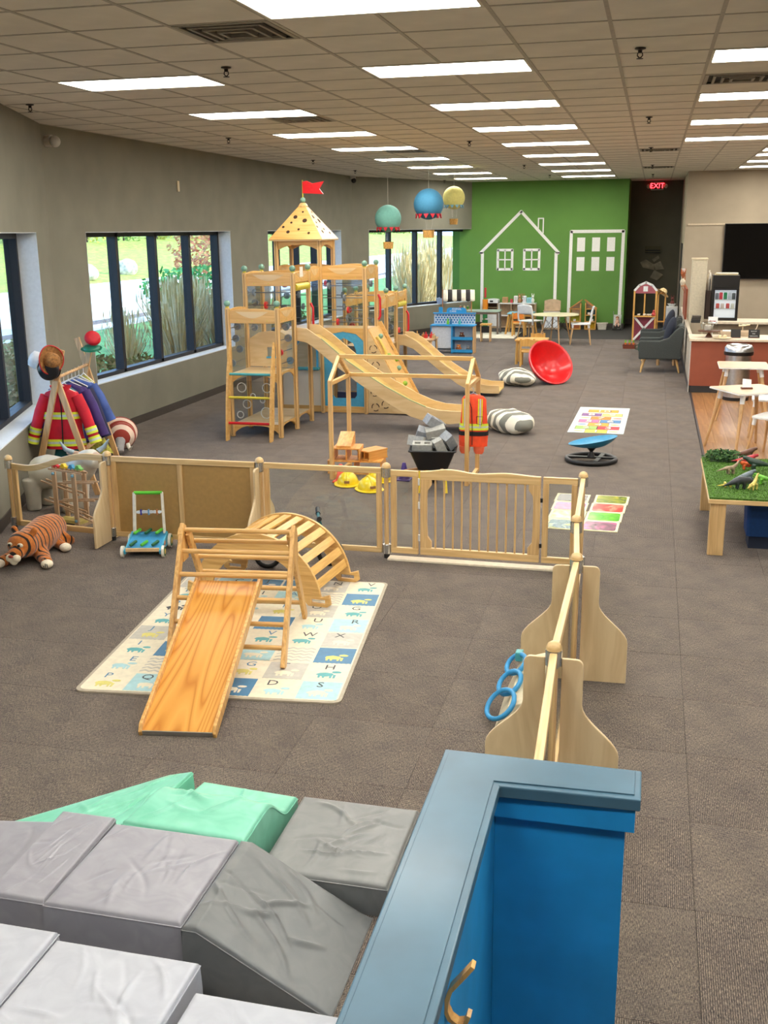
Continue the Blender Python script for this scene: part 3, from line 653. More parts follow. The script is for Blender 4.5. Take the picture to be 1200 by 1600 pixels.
# --- divider fence
MAP = wood('maple_rail', (228, 194, 138), (206, 168, 110), .4, 0, 60, 3); MAPY = wood('maple_rail_y', (232, 196, 122), (210, 170, 98), .4, 1, 60, 3); MAPZ = wood('maple_stile', (222, 186, 130), (198, 158, 104), .4, 2, 60, 3)
PLY = wood('birch_ply', (226, 202, 160), (206, 178, 134), .4, 2, 8, 1.5, 1.5); PANEL = mat('panel_tan', (174, 138, 82), .35, var=.03, coat=.2); ALU = mat('clamp_aluminium', (206, 206, 204), .25, .85); ACR = glass('acrylic', (248, 250, 249), 1.0)
FT = .70
def fpost(x, y, label, FT=.70):
    t = thing('fence_post', label, 'fence post', (x, y, 0), 0, 'divider fence posts')
    MB().cyl((0, 0, .02), (0, 0, FT-.04), .017, n=14).build('pole', MAPZ, t, 60)
    MB().lathe([(.034, FT), (.033, FT+.012), (.026, FT+.028), (.012, FT+.037), (.002, FT+.039)], n=18).build('cap', MAP, t, 60)
    for z in (FT-.075, .035):
        c = MB().lathe([(.027, z), (.030, z+.004), (.030, z+.07), (.027, z+.074)], n=12)
        for k in range(6): c.cyl((.030*cos(k*pi/3), .030*sin(k*pi/3), z+.002), (.030*cos(k*pi/3), .030*sin(k*pi/3), z+.072), .006, n=6)
        c.build('clamp', ALU, t)
    MB().cyl((0, 0, 0), (0, 0, .035), .022, n=12).build('foot', mat('rubber_black', (24, 24, 24), .7), t)
    return t
POSTS = [((-5.11, 7.53), 'leftmost fence post, cut by the left edge near the plush tiger'), ((-4.13, 7.40), 'fence post between the wavy panel and the tan panel'), ((-2.85, 7.41), 'fence post between the tan panel and the clear panel'), ((-1.85, 7.41), 'fence post left of the slatted gate'), ((-.405, 7.39), 'corner fence post right of the slatted gate'), ((-.37, 6.20), 'second fence post from the gate on the run toward the camera'), ((-.315, 5.43), 'fence post with the farther pair of bottle-shaped feet'), ((-.32, 4.15), 'fence post with the nearer pair of bottle-shaped feet'), ((-.275, 2.93), 'last fence post behind the blue ledge')]
for (x, y), l in POSTS: fpost(x, y, l, .70 if x > -5 else .60)
def wing(x, y, rz, label):
    t = thing('divider_stand', label, 'divider stand', (x, y, 0), rz, 'bottle-shaped fence feet')
    for s_ in (-1, 1):
        p = [(.035, .01), (.285, .01), (.285, .24)]
        for k in range(1, 11): f_ = k/10; p.append((.285-.16*ss(0, 1, f_), .24+.22*f_))
        p += [(.125, .63)]+arc(.095, .635, .03, 0, pi/2, 5)+[(.035, .665)]
        MB().prism([(s_*a, b) for a, b in p], -.009, .009, 'y').build('foot_board', PLY, t, bev=.003)
    return t
wing(-4.13, 7.40, R(90), 'plywood foot at the post between the wavy and the tan panel'); wing(-2.85, 7.41, R(90), 'plywood foot at the post between the tan and the clear panel')
wing(-.315, 5.43, R(2), 'farther pair of plywood bottle-shaped feet on the run toward the camera'); wing(-.32, 4.15, R(-2), 'nearer pair of plywood bottle-shaped feet, just behind the blue ledge')
def fpanel(a, b, label, fill=None, mids=(), wave=False, mrail=MAP, name='room_divider', z0=.04):
    """framed panel between two posts"""
    ax, ay = a; bx_, by = b; ln = sqrt((bx_-ax)**2+(by-ay)**2)
    t = thing(name, label, 'room divider', (ax, ay, 0), atan2(by-ay, bx_-ax), 'divider fence panels')
    x0, x1 = .036, ln-.036
    if wave:
        f = lambda x: .572+.132*ss(.12, .85, (x-x0)/(x1-x0))-.008*sin(pi*min(1, max(0, (x-x0)/(x1-x0)*2.2)))
        xs = [x0+(x1-x0)*k/24 for k in range(25)]
        MB().prism([(x, f(x)) for x in xs]+[(x, f(x)-.05) for x in xs[::-1]], -.016, .016, 'y').build('top_rail', MAP, t, bev=.004)
        for x in (x0, x1-.042): MB().bx(x, x+.042, -.014, .014, z0, f(x)-.045).build('stile', MAPZ, t, bev=.003)
        MB().bx(x0, x1, -.014, .014, z0, z0+.045).build('bottom_rail', MAP, t, bev=.003); return t
    MB().bx(x0, x1, -.016, .016, FT-.045, FT-.002).build('top_rail', mrail, t, bev=.004)
    MB().bx(x0, x1, -.014, .014, z0, z0+.04).build('bottom_rail', mrail, t, bev=.003)
    for x in (x0, x1-.04): MB().bx(x, x+.04, -.014, .014, z0+.04, FT-.045).build('stile', MAPZ, t, bev=.003)
    for x in mids: MB().bx(x-.02, x+.02, -.014, .014, z0+.04, FT-.045).build('centre_stile', MAPZ, t, bev=.003)
    if fill is not None: MB().bx(x0+.04, x1-.04, -.003, .003, z0+.04, FT-.045).build('infill', fill, t)
    return t
PP = [p for p, _ in POSTS]
fpanel(PP[0], PP[1], 'open fence panel with a wavy top rail behind the tiger', wave=True)
fpanel(PP[1], PP[2], 'fence panel with opaque tan boards behind the push walker', PANEL, (.62,))
fpanel(PP[2], PP[3], 'clear acrylic fence panel behind the arch climber', ACR)
fpanel(PP[4], PP[5], 'first clear fence panel turning toward the camera', ACR, mrail=MAP); fpanel(PP[5], PP[6], 'short clear fence panel in the middle of the run', ACR)
fpanel(PP[6], PP[7], 'clear fence panel between the two pairs of plywood feet', ACR); fpanel(PP[7], PP[8], 'clear fence panel running up to the blue ledge', ACR)
g = thing('fence_gate', 'slatted wooden gate with a wavy top rail in the divider fence', 'gate', (-1.85, 7.41, 0), atan2(-.02, 1.445))
def frame_small(x0, x1):
    p = g
    MB().bx(x0, x1, -.015, .015, .64, .685).build('filler_rail', MAP, p, bev=.003); MB().bx(x0, x1, -.015, .015, .045, .09).build('filler_rail', MAP, p, bev=.003)
    for x in (x0, x1-.042): MB().bx(x, x+.042, -.015, .015, .09, .64).build('filler_stile', MAPZ, p, bev=.003)
frame_small(.036, .245); frame_small(1.165, 1.41)
MB().bx(.08, .20, -.003, .003, .09, .64).build('filler_pane', ACR, g); MB().bx(1.207, 1.368, -.003, .003, .09, .64).build('filler_pane', ACR, g)
xs = [.262+(1.148-.262)*k/32 for k in range(33)]; tf = lambda x: .685+.022*sin(pi*ss(.262, .70, x))+.014*sin(pi*ss(.66, 1.148, x))
MB().prism([(x, tf(x)) for x in xs]+[(x, .625) for x in xs[::-1]], -.016, .016, 'y').build('gate_top_rail', MAP, g, bev=.003)
MB().bx(.262, 1.148, -.016, .016, .045, .10).build('gate_bottom_rail', MAP, g, bev=.003)
for s_, e in ((1, .262), (-1, 1.148)):
    p = [(0, .10), (.085, .10), (.085, .15), (.055, .19), (.05, .30), (.05, .48), (.055, .54), (.085, .585), (.085, .625), (0, .625)]
    MB().prism([(e+s_*a, b) for a, b in p], -.014, .014, 'y').build('gate_stile', MAPZ, g, bev=.003)
for k in range(11): x = .375+k*.066; MB().cyl((x, 0, .095), (x, 0, .63), .0075, n=10).build('spindle', MAPZ, g, 60)
for z in (.15, .40, .58): MB().cyl((.252, -.012, z), (.252, -.012, z+.05), .008, n=8).build('hinge', mat('hinge_white', (222, 222, 220), .4), g)
for z in (.16, .50): MB().bx(1.150, 1.166, -.022, .0, z, z+.03).build('latch', mat('latch_black', (26, 26, 26), .5), g)
MB().bx(.02, 1.30, -.07, .02, 0, .016).build('threshold', mat('threshold_cream', (232, 220, 196), .5), g, bev=.003)
# ================================================================ the wooden play castle
BIR = wood('castle_birch', (224, 184, 124), (204, 162, 100), .38, 2, 30, 2.2); BIRX = wood('castle_birch_rail', (224, 178, 108), (206, 156, 84), .38, 0, 30, 2.2); BPLY = wood('castle_ply', (222, 192, 142), (206, 172, 120), .36, 0, 10, 2, 1.2)
BALLG = mat('sage_ball', (120, 160, 140), .4); YEL = mat('castle_yellow', (200, 186, 60), .4); REDP = mat('castle_red', (200, 26, 34), .35); TEALP = mat('castle_teal', (76, 160, 164), .4); BLUP = mat('castle_blue', (78, 164, 198), .4); GROOVE = mat('castle_groove', (150, 110, 66), .6); CREAMP = mat('castle_cream', (226, 212, 186), .45, var=.015, scale=4); HOLE = mat('castle_hole', (60, 36, 18), .8); WIRE = mat('castle_wire', (120, 122, 132), .3, .8); DISC = mat('castle_disc', (110, 120, 130), .4); CLR = glass('castle_clear', (246, 248, 247), .8); SILV = mat('castle_silver', (206, 206, 200), .35, .4)
cs = thing('play_castle', 'large birch play castle with a spotted roof, red flag and two slides', 'play castle', (-4.24, 13.0, 0))
OX, OY = 4.24, -13.0
def K(): q = MB(); q.T = Matrix.Translation((OX, OY, 0)); return q
def kpost(x, y, h, ball=True, z0=0):
    p = K().bx(x-.027, x+.027, y-.027, y+.027, z0, h).build('post', BIR, cs, bev=.010)
    K().bx(x-.004, x+.004, y-.0285, y+.0285, z0+.02, h-.02).build('groove', GROOVE, p)
    K().bx(x-.0285, x+.0285, y-.004, y+.004, z0+.02, h-.02).build('groove', GROOVE, p)
    if ball:
        K().cyl((x, y, h), (x, y, h+.015), .022, n=12).build('collar', YEL, p)
        K().sph((x, y, h+.048), .038).build('finial_ball', BALLG, p, 60)
def krail(a, b, z, h=.17, up=1):
    """wavy head rail from a to b with a carved crescent"""
    a = Vector((*a, 0)); b = Vector((*b, 0)); d = (b-a); ln = d.length; d.normalize(); n = Vector((-d.y, d.x, 0))
    T = Matrix(((d.x, n.x, 0, a.x+OX), (d.y, n.y, 0, a.y+OY), (0, 0, 1, 0), (0, 0, 0, 1)))
    q = MB(); q.T = T; xs = [.028+(ln-.056)*k/20 for k in range(21)]
    f = lambda x: z+h*(.72+.28*abs(sin(pi*(.12+.76*x/ln)))**.8)
    q.prism([(x, z) for x in xs]+[(x, f(x)) for x in xs[::-1]], -.011, .011, 'y'); r = q.build('head_rail', BIRX, cs, bev=.003)
    q = MB(); q.T = T; cx = ln/2; w = ln*.33
    top = [(cx-w+2*w*k/14, z+h*.80-.0*k) for k in range(15)]; bot = [(cx+w-2*w*k/14, z+h*.80-h*.45*sin(pi*k/14)) for k in range(1, 14)]
    q.prism(top+bot, -.0135, .0135, 'y').build('crescent', BPLY, r)
    for k in (-1, 0, 1):
        q = MB(); q.T = T; q.cyl((cx+k*ln*.3, -.014, z+.03), (cx+k*ln*.3, .014, z+.03), .007, n=8).build('bolt', YEL, r)
def kclear(a, b, z0, z1, rods=4, seed=0):
    a = Vector((*a, 0)); b = Vector((*b, 0)); d = (b-a); ln = d.length; d.normalize(); n = Vector((-d.y, d.x, 0))
    T = Matrix(((d.x, n.x, 0, a.x+OX), (d.y, n.y, 0, a.y+OY), (0, 0, 1, 0), (0, 0, 0, 1))); rd = random.Random(seed)
    q = MB(); q.T = T; p = q.bx(.03, ln-.03, -.003, .003, z0, z1).build('clear_panel', CLR, cs)
    for k in range(rods):
        z = z0+(z1-z0)*(k+.5)/rods; q = MB(); q.T = T; q.cyl((.03, .03, z), (ln-.03, .03, z), .006, n=8).build('rod', WIRE, p)
        x = .08+rd.random()*(ln-.16); q = MB(); q.T = T; q.cyl((x-.012, .03, z), (x+.012, .03, z), .045, n=14).build('bead_disc', REDP if rd.random() < .2 else DISC, p)
def kdeck(x0, x1, y0, y1, z, apron=True, m=BPLY):
    p = K().bx(x0, x1, y0, y1, z-.02, z).build('deck', m, cs)
    if apron:
        for ax, e in (('y', y0), ('x', x1)):
            lo_, hi = (x0, x1) if ax == 'y' else (y0, y1); xs = [lo_+(hi-lo_)*k/16 for k in range(17)]
            q = K(); poly = [(lo_, z), (hi, z)]+[(x, z-.02-.10*(abs((x-(lo_+hi)/2)/((hi-lo_)/2))**3)) for x in xs[::-1]]
            q.prism(poly, e-.008, e+.008, ax).build('apron', BIRX, p)
xa, xb, xc = -4.86, -4.24, -3.67
Y0, Y1, Y2, Y3, Y4 = 11.80, 12.40, 13.0, 13.64, 14.25
# low tower in front
for x, y in ((xa, Y0), (xb, Y0)): kpost(x, y, 1.54)
for x, y in ((xa, Y1), (xb, Y1), (xa, Y2), (xb, Y2)): kpost(x, y, 1.92)
krail((xa, Y0), (xb, Y0), 1.36); krail((xb, Y0), (xb, Y1), 1.36); krail((xa, Y0), (xa, Y1), 1.36)
kdeck(xa+.02, xb-.02, Y0, Y1, .77); kdeck(xa+.02, xb-.02, Y0, Y1, .16); kdeck(xa+.02, xb-.02, Y1+.01, Y2, .16)
kclear((xa, Y0+.02), (xa, Y1), .80, 1.36, 4, 1); kclear((xb, Y0+.02), (xb, Y1), .80, 1.36, 4, 2)
lp = K().bx(xa+.03, xb-.03, Y0-.003, Y0+.003, .19, .68).build('clear_panel', CLR, cs)
for x, z, r_ in ((-4.72, .60, .055), (-4.58, .50, .03), (-4.66, .40, .05), (-4.75, .27, .04), (-4.42, .30, .065), (-4.40, .60, .055), (-4.46, .45, .03)):
    q = K(); q.tube([(x+r_*cos(a*pi/10), Y0-.008, z+r_*sin(a*pi/10)) for a in range(20)], .006, 6, True).build('ring', SILV, lp, 60)
# back wall of low tower: ply with window
K().prism([(xa+.03, .78), (xb-.03, .78), (xb-.03, 1.12), (-4.40, 1.20), (-4.55, 1.22), (-4.70, 1.20), (xa+.03, 1.12)], Y1-.008, Y1+.008, 'y', [[(-4.60, .90), (-4.42, .90), (-4.42, 1.02), (-4.60, 1.02)]]).build('back_board', BPLY, cs)
K().bx(-4.61, -4.41, Y1-.02, Y1-.009, .885, .905).build('window_ledge', BLUP, cs)
# ladder
for x in (-4.825, -4.275):
    pf = [(11.50, 0), (11.56, 0), (11.60, .35), (11.66, .75), (11.72, 1.06), (11.77, 1.10), (11.745, .98), (11.72, .72), (11.66, .38), (11.64, 0)]
    pf = [(11.49, 0), (11.565, 0), (11.60, .3), (11.655, .7), (11.70, .95), (11.755, 1.12), (11.765, 1.10), (11.745, .95), (11.74, .7), (11.68, .3), (11.66, .1)]
    w = [(11.50, 0), (11.58, 0), (11.64, .2), (11.67, .5), (11.73, .8), (11.76, 1.12), (11.735, 1.15), (11.68, 1.0), (11.62, .8), (11.56, .5), (11.52, .2)]
    hs = [[(11.54+.055*t_+.016*cos(k*pi/4), .10+.25*t_+.032*sin(k*pi/4)) for k in range(8)] for t_ in (0, 1, 2, 3)]
    K().prism(w, x-.011, x+.011, 'x', hs).build('ladder_side', BIRX, cs)
for z, y, m in ((.775, 11.67, TEALP), (.505, 11.615, YEL), (.205, 11.575, REDP)): K().cyl((-4.82, y, z), (-4.28, y, z), .016, n=12).build('ladder_rung', m, cs, 60)
# second tower with slide
krail((xa, Y1), (xb, Y1), 1.76); krail((xa, Y2), (xb, Y2), 1.76); krail((xa, Y1), (xa, Y2), 1.76); krail((xb, Y1), (xb, Y2), 1.80, .13)
kdeck(xa+.02, xb+.0, Y1+.02, Y3, 1.12, False)
kclear((xa, Y1-.02), (xb, Y1-.02), 1.30, 1.76, 3, 4); kclear((xa, Y1), (xa, Y2), 1.15, 1.76, 4, 5)
rl = K().cyl((xb, Y1+.05, 1.74), (xb, Y2-.05, 1.74), .045, n=16).build('roller', YEL, cs, 60)
K().bx(xb+.012, xb+.014, Y1+.24, Y1+.36, 1.86, 1.98).build('rule_sticker', mat('sticker_white', (232, 228, 214), .6), cs)
for y in (Y2,): K().tube([(xb+.035, y-.03, 1.18), (xb+.065, y-.03, 1.24), (xb+.065, y-.03, 1.46), (xb+.035, y-.03, 1.52)], .016, 8).build('grab_handle', REDP, cs, 60)
K().tube([(xc+.035, Y4-.03, 1.22), (xc+.06, Y4-.03, 1.27), (xc+.06, Y4-.03, 1.50), (xc+.035, Y4-.03, 1.56)], .016, 8).build('grab_handle', REDP, cs, 60)
# tower with the roof
for x, y in ((-4.88, Y3), (-4.28, Y3), (-4.88, Y4), (-4.28, Y4)): kpost(x, y, 2.30, False)
kdeck(-4.86, xc+.0, Y3+.01, Y4, 1.13, False)
krail((-4.28, Y3), (xc, Y3), 1.78, .19); krail((xc, Y3), (xc, Y4), 1.78, .19); krail((-4.28, Y4), (xc, Y4), 1.78, .19); krail((-4.24, Y2), (-4.28, Y3), 1.78, .19); krail((-4.88, Y3), (-4.88, Y4), 1.78, .19); krail((-4.88, Y4), (-4.28, Y4), 1.78, .19)
for x, y in ((xc, Y3), (xc, Y4)): kpost(x, y, 1.94)
kclear((-4.28, Y3), (xc, Y3), 1.15, 1.78, 4, 7); kclear((-4.28, Y4), (xc, Y4), 1.15, 1.78, 4, 8); kclear((-4.88, Y4), (-4.28, Y4), 1.15, 1.78, 4, 9); kclear((-4.88, Y3), (-4.88, Y4), 1.15, 1.78, 4, 10)
rx0, rx1, ry0, ry1, ez, az = -4.96, -4.215, Y3-.07, Y4+.07, 2.30, 2.73; cx, cy = (rx0+rx1)/2, (ry0+ry1)/2
def roofface(p, q_, label):
    a = Vector((*p, ez)); b = Vector((*q_, ez)); c = Vector((cx+(q_[0]-cx)*.12, cy+(q_[1]-cy)*.12, az)); d = Vector((cx+(p[0]-cx)*.12, cy+(p[1]-cy)*.12, az))
    n = (b-a).cross(d-a).normalized()*.016
    r = K().hexa([a-n, b-n, c-n, d-n, a, b, c, d]).build('roof_panel', BIRX, cs); u = (b-a).normalized(); v = n.normalized().cross(u); m = (a+b)/2
    for s_, t_, rr in ((-.12, .12, .024), (.02, .16, .017), (.17, .10, .018), (-.20, .20, .018), (.08, .30, .032), (-.06, .36, .028), (.03, .44, .014), (-.1, .27, .016)):
        c0 = m+u*s_+v*t_+n*.1; K().cyl(c0, c0+n*.15, rr, n=14).build('spot_hole', HOLE, r)
cr4 = [(rx0, ry0), (rx1, ry0), (rx1, ry1), (rx0, ry1)]
for k in range(4): roofface(cr4[k], cr4[(k+1) % 4], '')
K().bx(rx0+.005, rx1-.005, ry0+.005, ry1-.005, ez-.018, ez-.004).build('roof_base', BPLY, cs)
for ax, e, l0, l1 in (('y', Y3, -4.88, -4.28), ('y', Y4, -4.88, -4.28), ('x', -4.28, Y3, Y4), ('x', -4.88, Y3, Y4)):
    xs = [l0+.03+(l1-l0-.06)*k/14 for k in range(15)]; K().prism([(l0+.03, ez-.02), (l1-.03, ez-.02)]+[(x, ez-.07-.08*abs((x-(l0+l1)/2)/((l1-l0)/2))**2.2) for x in xs[::-1]], e-.009, e+.009, ax).build('valance', BIRX, cs)
K().lathe([(.062, az-.02), (.065, az), (.045, az+.03), (.03, az+.04)], (cx, cy, 0), 16).build('roof_cap', BIR, cs, 40)
fp = K().sph((cx, cy, az+.075), .036).build('finial_ball', BALLG, cs, 60)
K().cyl((cx, cy, az+.10), (cx, cy, az+.33), .008, n=8).build('flag_pole', YEL, cs)
q = K(); q.T = q.T @ Matrix.Rotation(0, 4, 'Z')
fl_ = lambda u, v: (cx+.0+u*.29, cy-.03*sin(u*4), 2.90+.15*v+.012*sin(u*5)+(0 if u < .99 else 0))
q.prism([(cx, 2.89), (cx+.13, 2.885), (cx+.29, 2.875), (cx+.235, 2.945), (cx+.30, 3.04), (cx+.14, 3.015), (cx+.06, 3.05), (cx, 3.04)], cy-.012, cy+.012, 'y').build('flag', REDP, cs, bev=.003)
# front wall: cream wall with serving window, blue door panel
K().prism([(-4.85, .10), (-4.31, .10), (-4.31, 1.11), (-4.85, 1.11)], Y3-.009, Y3+.009, 'y', [[(-4.63, .62), (-4.36, .62), (-4.36, .90), (-4.42, 1.0), (-4.57, 1.0), (-4.63, .90)]]).build('counter_wall', CREAMP, cs)
K().prism([(-4.67, .58), (-4.33, .58), (-4.33, .92), (-4.40, 1.04), (-4.59, 1.04), (-4.67, .92)], Y3-.016, Y3-.0095, 'y', [[(-4.63, .62), (-4.36, .62), (-4.36, .90), (-4.42, 1.0), (-4.57, 1.0), (-4.63, .90)]]).build('window_surround', BLUP, cs)
K().bx(-4.67, -4.31, Y3-.10, Y3-.01, .60, .625).build('counter_ledge', TEALP, cs)
K().bx(-4.85, xc-.03, Y3-.012, Y3+.012, .015, .10).build('base_rail', BIRX, cs)
dh = [(-4.10, .21), (-3.83, .21), (-3.80, .25), (-3.80, .85), (-3.84, .95), (-3.97, 1.02), (-4.10, .95), (-4.14, .85), (-4.14, .25)]
K().prism([(-4.25, .10), (-3.70, .10), (-3.70, .98), (-3.80, 1.07), (-3.975, 1.10), (-4.15, 1.07), (-4.25, .98)], Y3-.008, Y3+.008, 'y', [dh]).build('door_frame', BLUP, cs)
K().prism([(-4.25, .985), (-4.15, 1.075), (-3.975, 1.105), (-3.80, 1.075), (-3.70, .985), (-3.70, 1.15), (-4.25, 1.15)], Y3-.012, Y3+.012, 'y').build('door_head', BIRX, cs)
gb = K().bx(-4.25, -3.70, Y4-.01, Y4+.01, .22, .85).build('inner_board', mat('inner_grey', (176, 174, 168), .5), cs)
for x, z, r_ in ((-4.02, .68, .045), (-3.98, .54, .03), (-3.86, .56, .045)): K().cyl((x, Y4-.02, z), (x, Y4-.011, z), r_, n=16).build('inner_hole', HOLE, gb)
K().bx(-4.25, -3.70, Y4-.02, Y4+.02, .10, .20).build('inner_seat', mat('inner_navy', (70, 72, 100), .6), cs)
K().bx(-4.85, -4.31, Y4-.01, Y4+.01, .1, 1.1).build('rear_wall', BPLY, cs)
# slide one
TOPP = [(-4.22, 1.26), (-4.09, 1.25), (-3.91, 1.13), (-3.59, .87), (-3.35, .71), (-3.11, .565), (-2.79, .40), (-2.60, .325), (-2.45, .29), (-2.25, .28), (-1.98, .28)]
BOT = [(-1.98, .16), (-2.3, .12), (-2.59, .14), (-2.79, .20), (-3.03, .325), (-3.44, .59), (-3.76, .82), (-3.98, 1.0), (-4.10, 1.08), (-4.22, 1.10)]
sd1 = K().prism(TOPP+BOT, Y1+.03, Y1+.05, 'y').build('slide_side', BPLY, cs, bev=.003)
K().prism(TOPP+BOT, Y2-.05, Y2-.03, 'y').build('slide_side', BPLY, cs, bev=.003)
BED = [(-4.24, 1.14), (-4.09, 1.13), (-3.91, 1.02), (-3.59, .77), (-3.35, .61), (-3.11, .46), (-2.79, .285), (-2.60, .215), (-2.45, .185), (-2.25, .175), (-1.98, .175)]
K().prism(BED+[(x, z-.018) for x, z in BED[::-1]], Y1+.05, Y2-.05, 'y').build('slide_bed', mat('slide_laminate', (196, 168, 96), .3, var=.03, coat=.3), cs, 40)
K().prism([(x+.0, z+.0035) for x, z in TOPP[2:8]]+[(x, z-.006) for x, z in TOPP[7:1:-1]], Y1+.028, Y1+.052, 'y').build('slide_edge', mat('slide_edge_green', (150, 164, 108), .5), cs)
K().bx(-2.15, -2.08, Y1+.05, Y2-.05, 0, .16).build('slide_foot', BPLY, cs)
# climbing ramp
rp = K().prism([(-3.64, 0.02), (-3.03, .02), (-3.06, .10), (-3.64, 1.14)], Y3-.01, Y3+.01, 'y').build('ramp_side', BPLY, cs)
for x, z in ((-3.56, .88), (-3.53, .66), (-3.45, .46), (-3.55, .30), (-3.40, .14), (-3.54, .10), (-3.25, .20), (-3.33, .34)):
    for a0 in (0, 2.1, 4.2):
        q = K(); q.tube([(x+.05*cos(a0+a*.17), Y3-.011, z+.05*sin(a0+a*.17)) for a in range(9)], .006, 5).build('slot', HOLE, rp)
K().hexa([(-3.64, Y3, 1.12), (-3.04, Y3, .04), (-3.04, Y4-.03, .04), (-3.64, Y4-.03, 1.12), (-3.625, Y3, 1.14), (-3.02, Y3, .05), (-3.02, Y4-.03, .05), (-3.625, Y4-.03, 1.14)]).build('ramp_board', BIRX, cs)
rs = K().prism([(-3.66, 1.18), (-3.60, 1.20), (-2.98, .04), (-3.04, .02)], Y4-.025, Y4+.0, 'y', [[(-3.60+.58*t_-.012, 1.13-1.08*t_), (-3.60+.58*t_+.045, 1.13-1.08*t_-.085), (-3.60+.58*t_+.02, 1.13-1.08*t_-.10), (-3.60+.58*t_-.035, 1.13-1.08*t_-.015)] for t_ in (.08, .22, .36, .50, .64, .78)]).build('ramp_rail', BIRX, cs)
for t_, y, m in ((.12, 13.95, BALLG), (.35, 13.85, mat('hold_green', (130, 170, 60), .4)), (.52, 14.0, BALLG), (.42, 14.1, mat('hold_lime', (150, 190, 60), .4)), (.7, 13.9, mat('hold_lime', (150, 190, 60), .4)), (.85, 14.05, BALLG)):
    K().sph((-3.63+.6*t_+.02, y, 1.13-1.08*t_+.02), .034, n=12, m=8).build('climbing_hold', m, cs, 60)
K().tube([(-3.55, 13.76, 1.03), (-3.50, 13.76, .98), (-3.42, 13.76, .83), (-3.42, 13.76, .78)], .022, 8).build('climbing_grip', mat('hold_yellow', (214, 190, 96), .4), cs, 60)
# rear low towers and slide two
ys = (14.80, 15.40, 16.0)
for y in ys:
    for x in (xc, -4.28): kpost(x, y, 1.53)
for a, b in (((xc, 14.80), (xc, 15.4)), ((-4.28, 14.8), (-4.28, 15.4)), ((-4.28, 15.4), (-4.28, 16.0)), ((-4.28, 16.0), (xc, 16.0)), ((xc, Y4), (xc, 14.8))): krail(a, b, 1.34)
krail((xc, 15.4), (xc, 16.0), 1.40, .12); K().cyl((xc, 15.45, 1.33), (xc, 15.95, 1.33), .04, n=14).build('roller', YEL, cs, 60)
kdeck(-4.28, xc, Y4, 16.0, .80, False); kclear((xc, 14.8), (xc, 15.4), .85, 1.34, 4, 21); kclear((-4.28, 16.0), (xc, 16.0), .85, 1.34, 4, 22); kclear((-4.28, 14.8), (-4.28, 15.4), .85, 1.34, 4, 23); kclear((-4.28, 15.4), (-4.28, 16.0), .85, 1.34, 4, 24)
K().bx(-4.27, xc-.01, 14.8, 14.82, .1, .78).build('rear_wall', BPLY, cs)
K().tube([(xc+.03, 15.97, .88), (xc+.06, 15.97, .93), (xc+.06, 15.97, 1.16), (xc+.03, 15.97, 1.21)], .016, 8).build('grab_handle', REDP, cs, 60)
dx = .57; T2_ = [(x+dx, max(z-.40, .13)) for x, z in TOPP[:9]]
T2_ = [(-3.66, .90), (-3.54, .90), (-3.36, .80), (-3.10, .58), (-2.88, .42), (-2.65, .28), (-2.48, .20), (-2.30, .17), (-2.12, .17)]
B2_ = [(-2.12, .05), (-2.35, .05), (-2.55, .08), (-2.75, .18), (-3.0, .36), (-3.25, .56), (-3.42, .69), (-3.56, .74), (-3.66, .74)]
for y in (15.44, 15.94): K().prism(T2_+B2_, y, y+.02, 'y').build('slide_side', BPLY, cs, bev=.003)
B3_ = [(x, z-.09) for x, z in T2_]; K().prism(B3_+[(x, z-.018) for x, z in B3_[::-1]], 15.46, 15.94, 'y').build('slide_bed', mat('slide_laminate', (196, 168, 96), .3), cs, 40)
# ================================================================ middle of the room
def loft(q, secs, n=28, fold=0, seed=0, caps=True):
    """secs: (z, halfwidth, halfdepth, cx, cy) rings along z"""
    vs = []
    for z, a, b, cx, cy in secs:
        for k in range(n):
            t = 2*pi*k/n; f = 1+fold*noise.noise(Vector((cos(t)*2.5+seed, sin(t)*2.5, z*2.5)))
            vs.append((cx+a*cos(t)*f, cy+b*sin(t)*f, z))
    m = len(secs); fs = [(i*n+k, i*n+(k+1) % n, (i+1)*n+(k+1) % n, (i+1)*n+k) for i in range(m-1) for k in range(n)]
    if caps: fs += [tuple(range(n))[::-1], tuple((m-1)*n+k for k in range(n))]
    return q._add(vs, fs)
# --- house frame
HF = wood('house_frame_pine', (224, 182, 120), (200, 154, 92), .42, 2, 50, 3); HFX = wood('house_frame_pine_x', (226, 182, 112), (206, 158, 88), .42, 0, 50, 3); HFY = wood('house_frame_pine_y', (226, 182, 112), (206, 158, 88), .42, 1, 50, 3)
hf = thing('house_frame', 'open pine house-shaped play frame behind the gate', 'play frame', (-2.33, 10.15, 0))
w2, d2, ez, rz_ = .68, .325, .99, 1.185; bw = .04
for s_ in (-1, 1):
    for e in (-1, 1): MB().bx(s_*w2-.02, s_*w2+.02, e*d2-.02, e*d2+.02, 0, ez).build('post', HF, hf, bev=.003)
    MB().bx(s_*w2-.018, s_*w2+.018, -d2+.02, d2-.02, .0, .038).build('base_bar', HFY, hf, bev=.003); MB().bx(s_*w2-.018, s_*w2+.018, -d2+.02, d2-.02, ez-.05, ez-.012).build('tie_bar', HFY, hf, bev=.003)
    for e in (-1, 1): MB().bar((s_*w2, e*(d2+.005), ez-.012), (s_*w2, 0, rz_), .036, .036, (0, e, 1)).build('rafter', HFY, hf, bev=.003)
MB().bx(-w2, w2, -.02, .02, rz_-.015, rz_+.025).build('ridge', HFX, hf, bev=.003)
MB().bx(-w2+.02, w2-.02, d2-.018, d2+.018, ez-.042, ez-.004).build('eave_bar', HFX, hf, bev=.003)
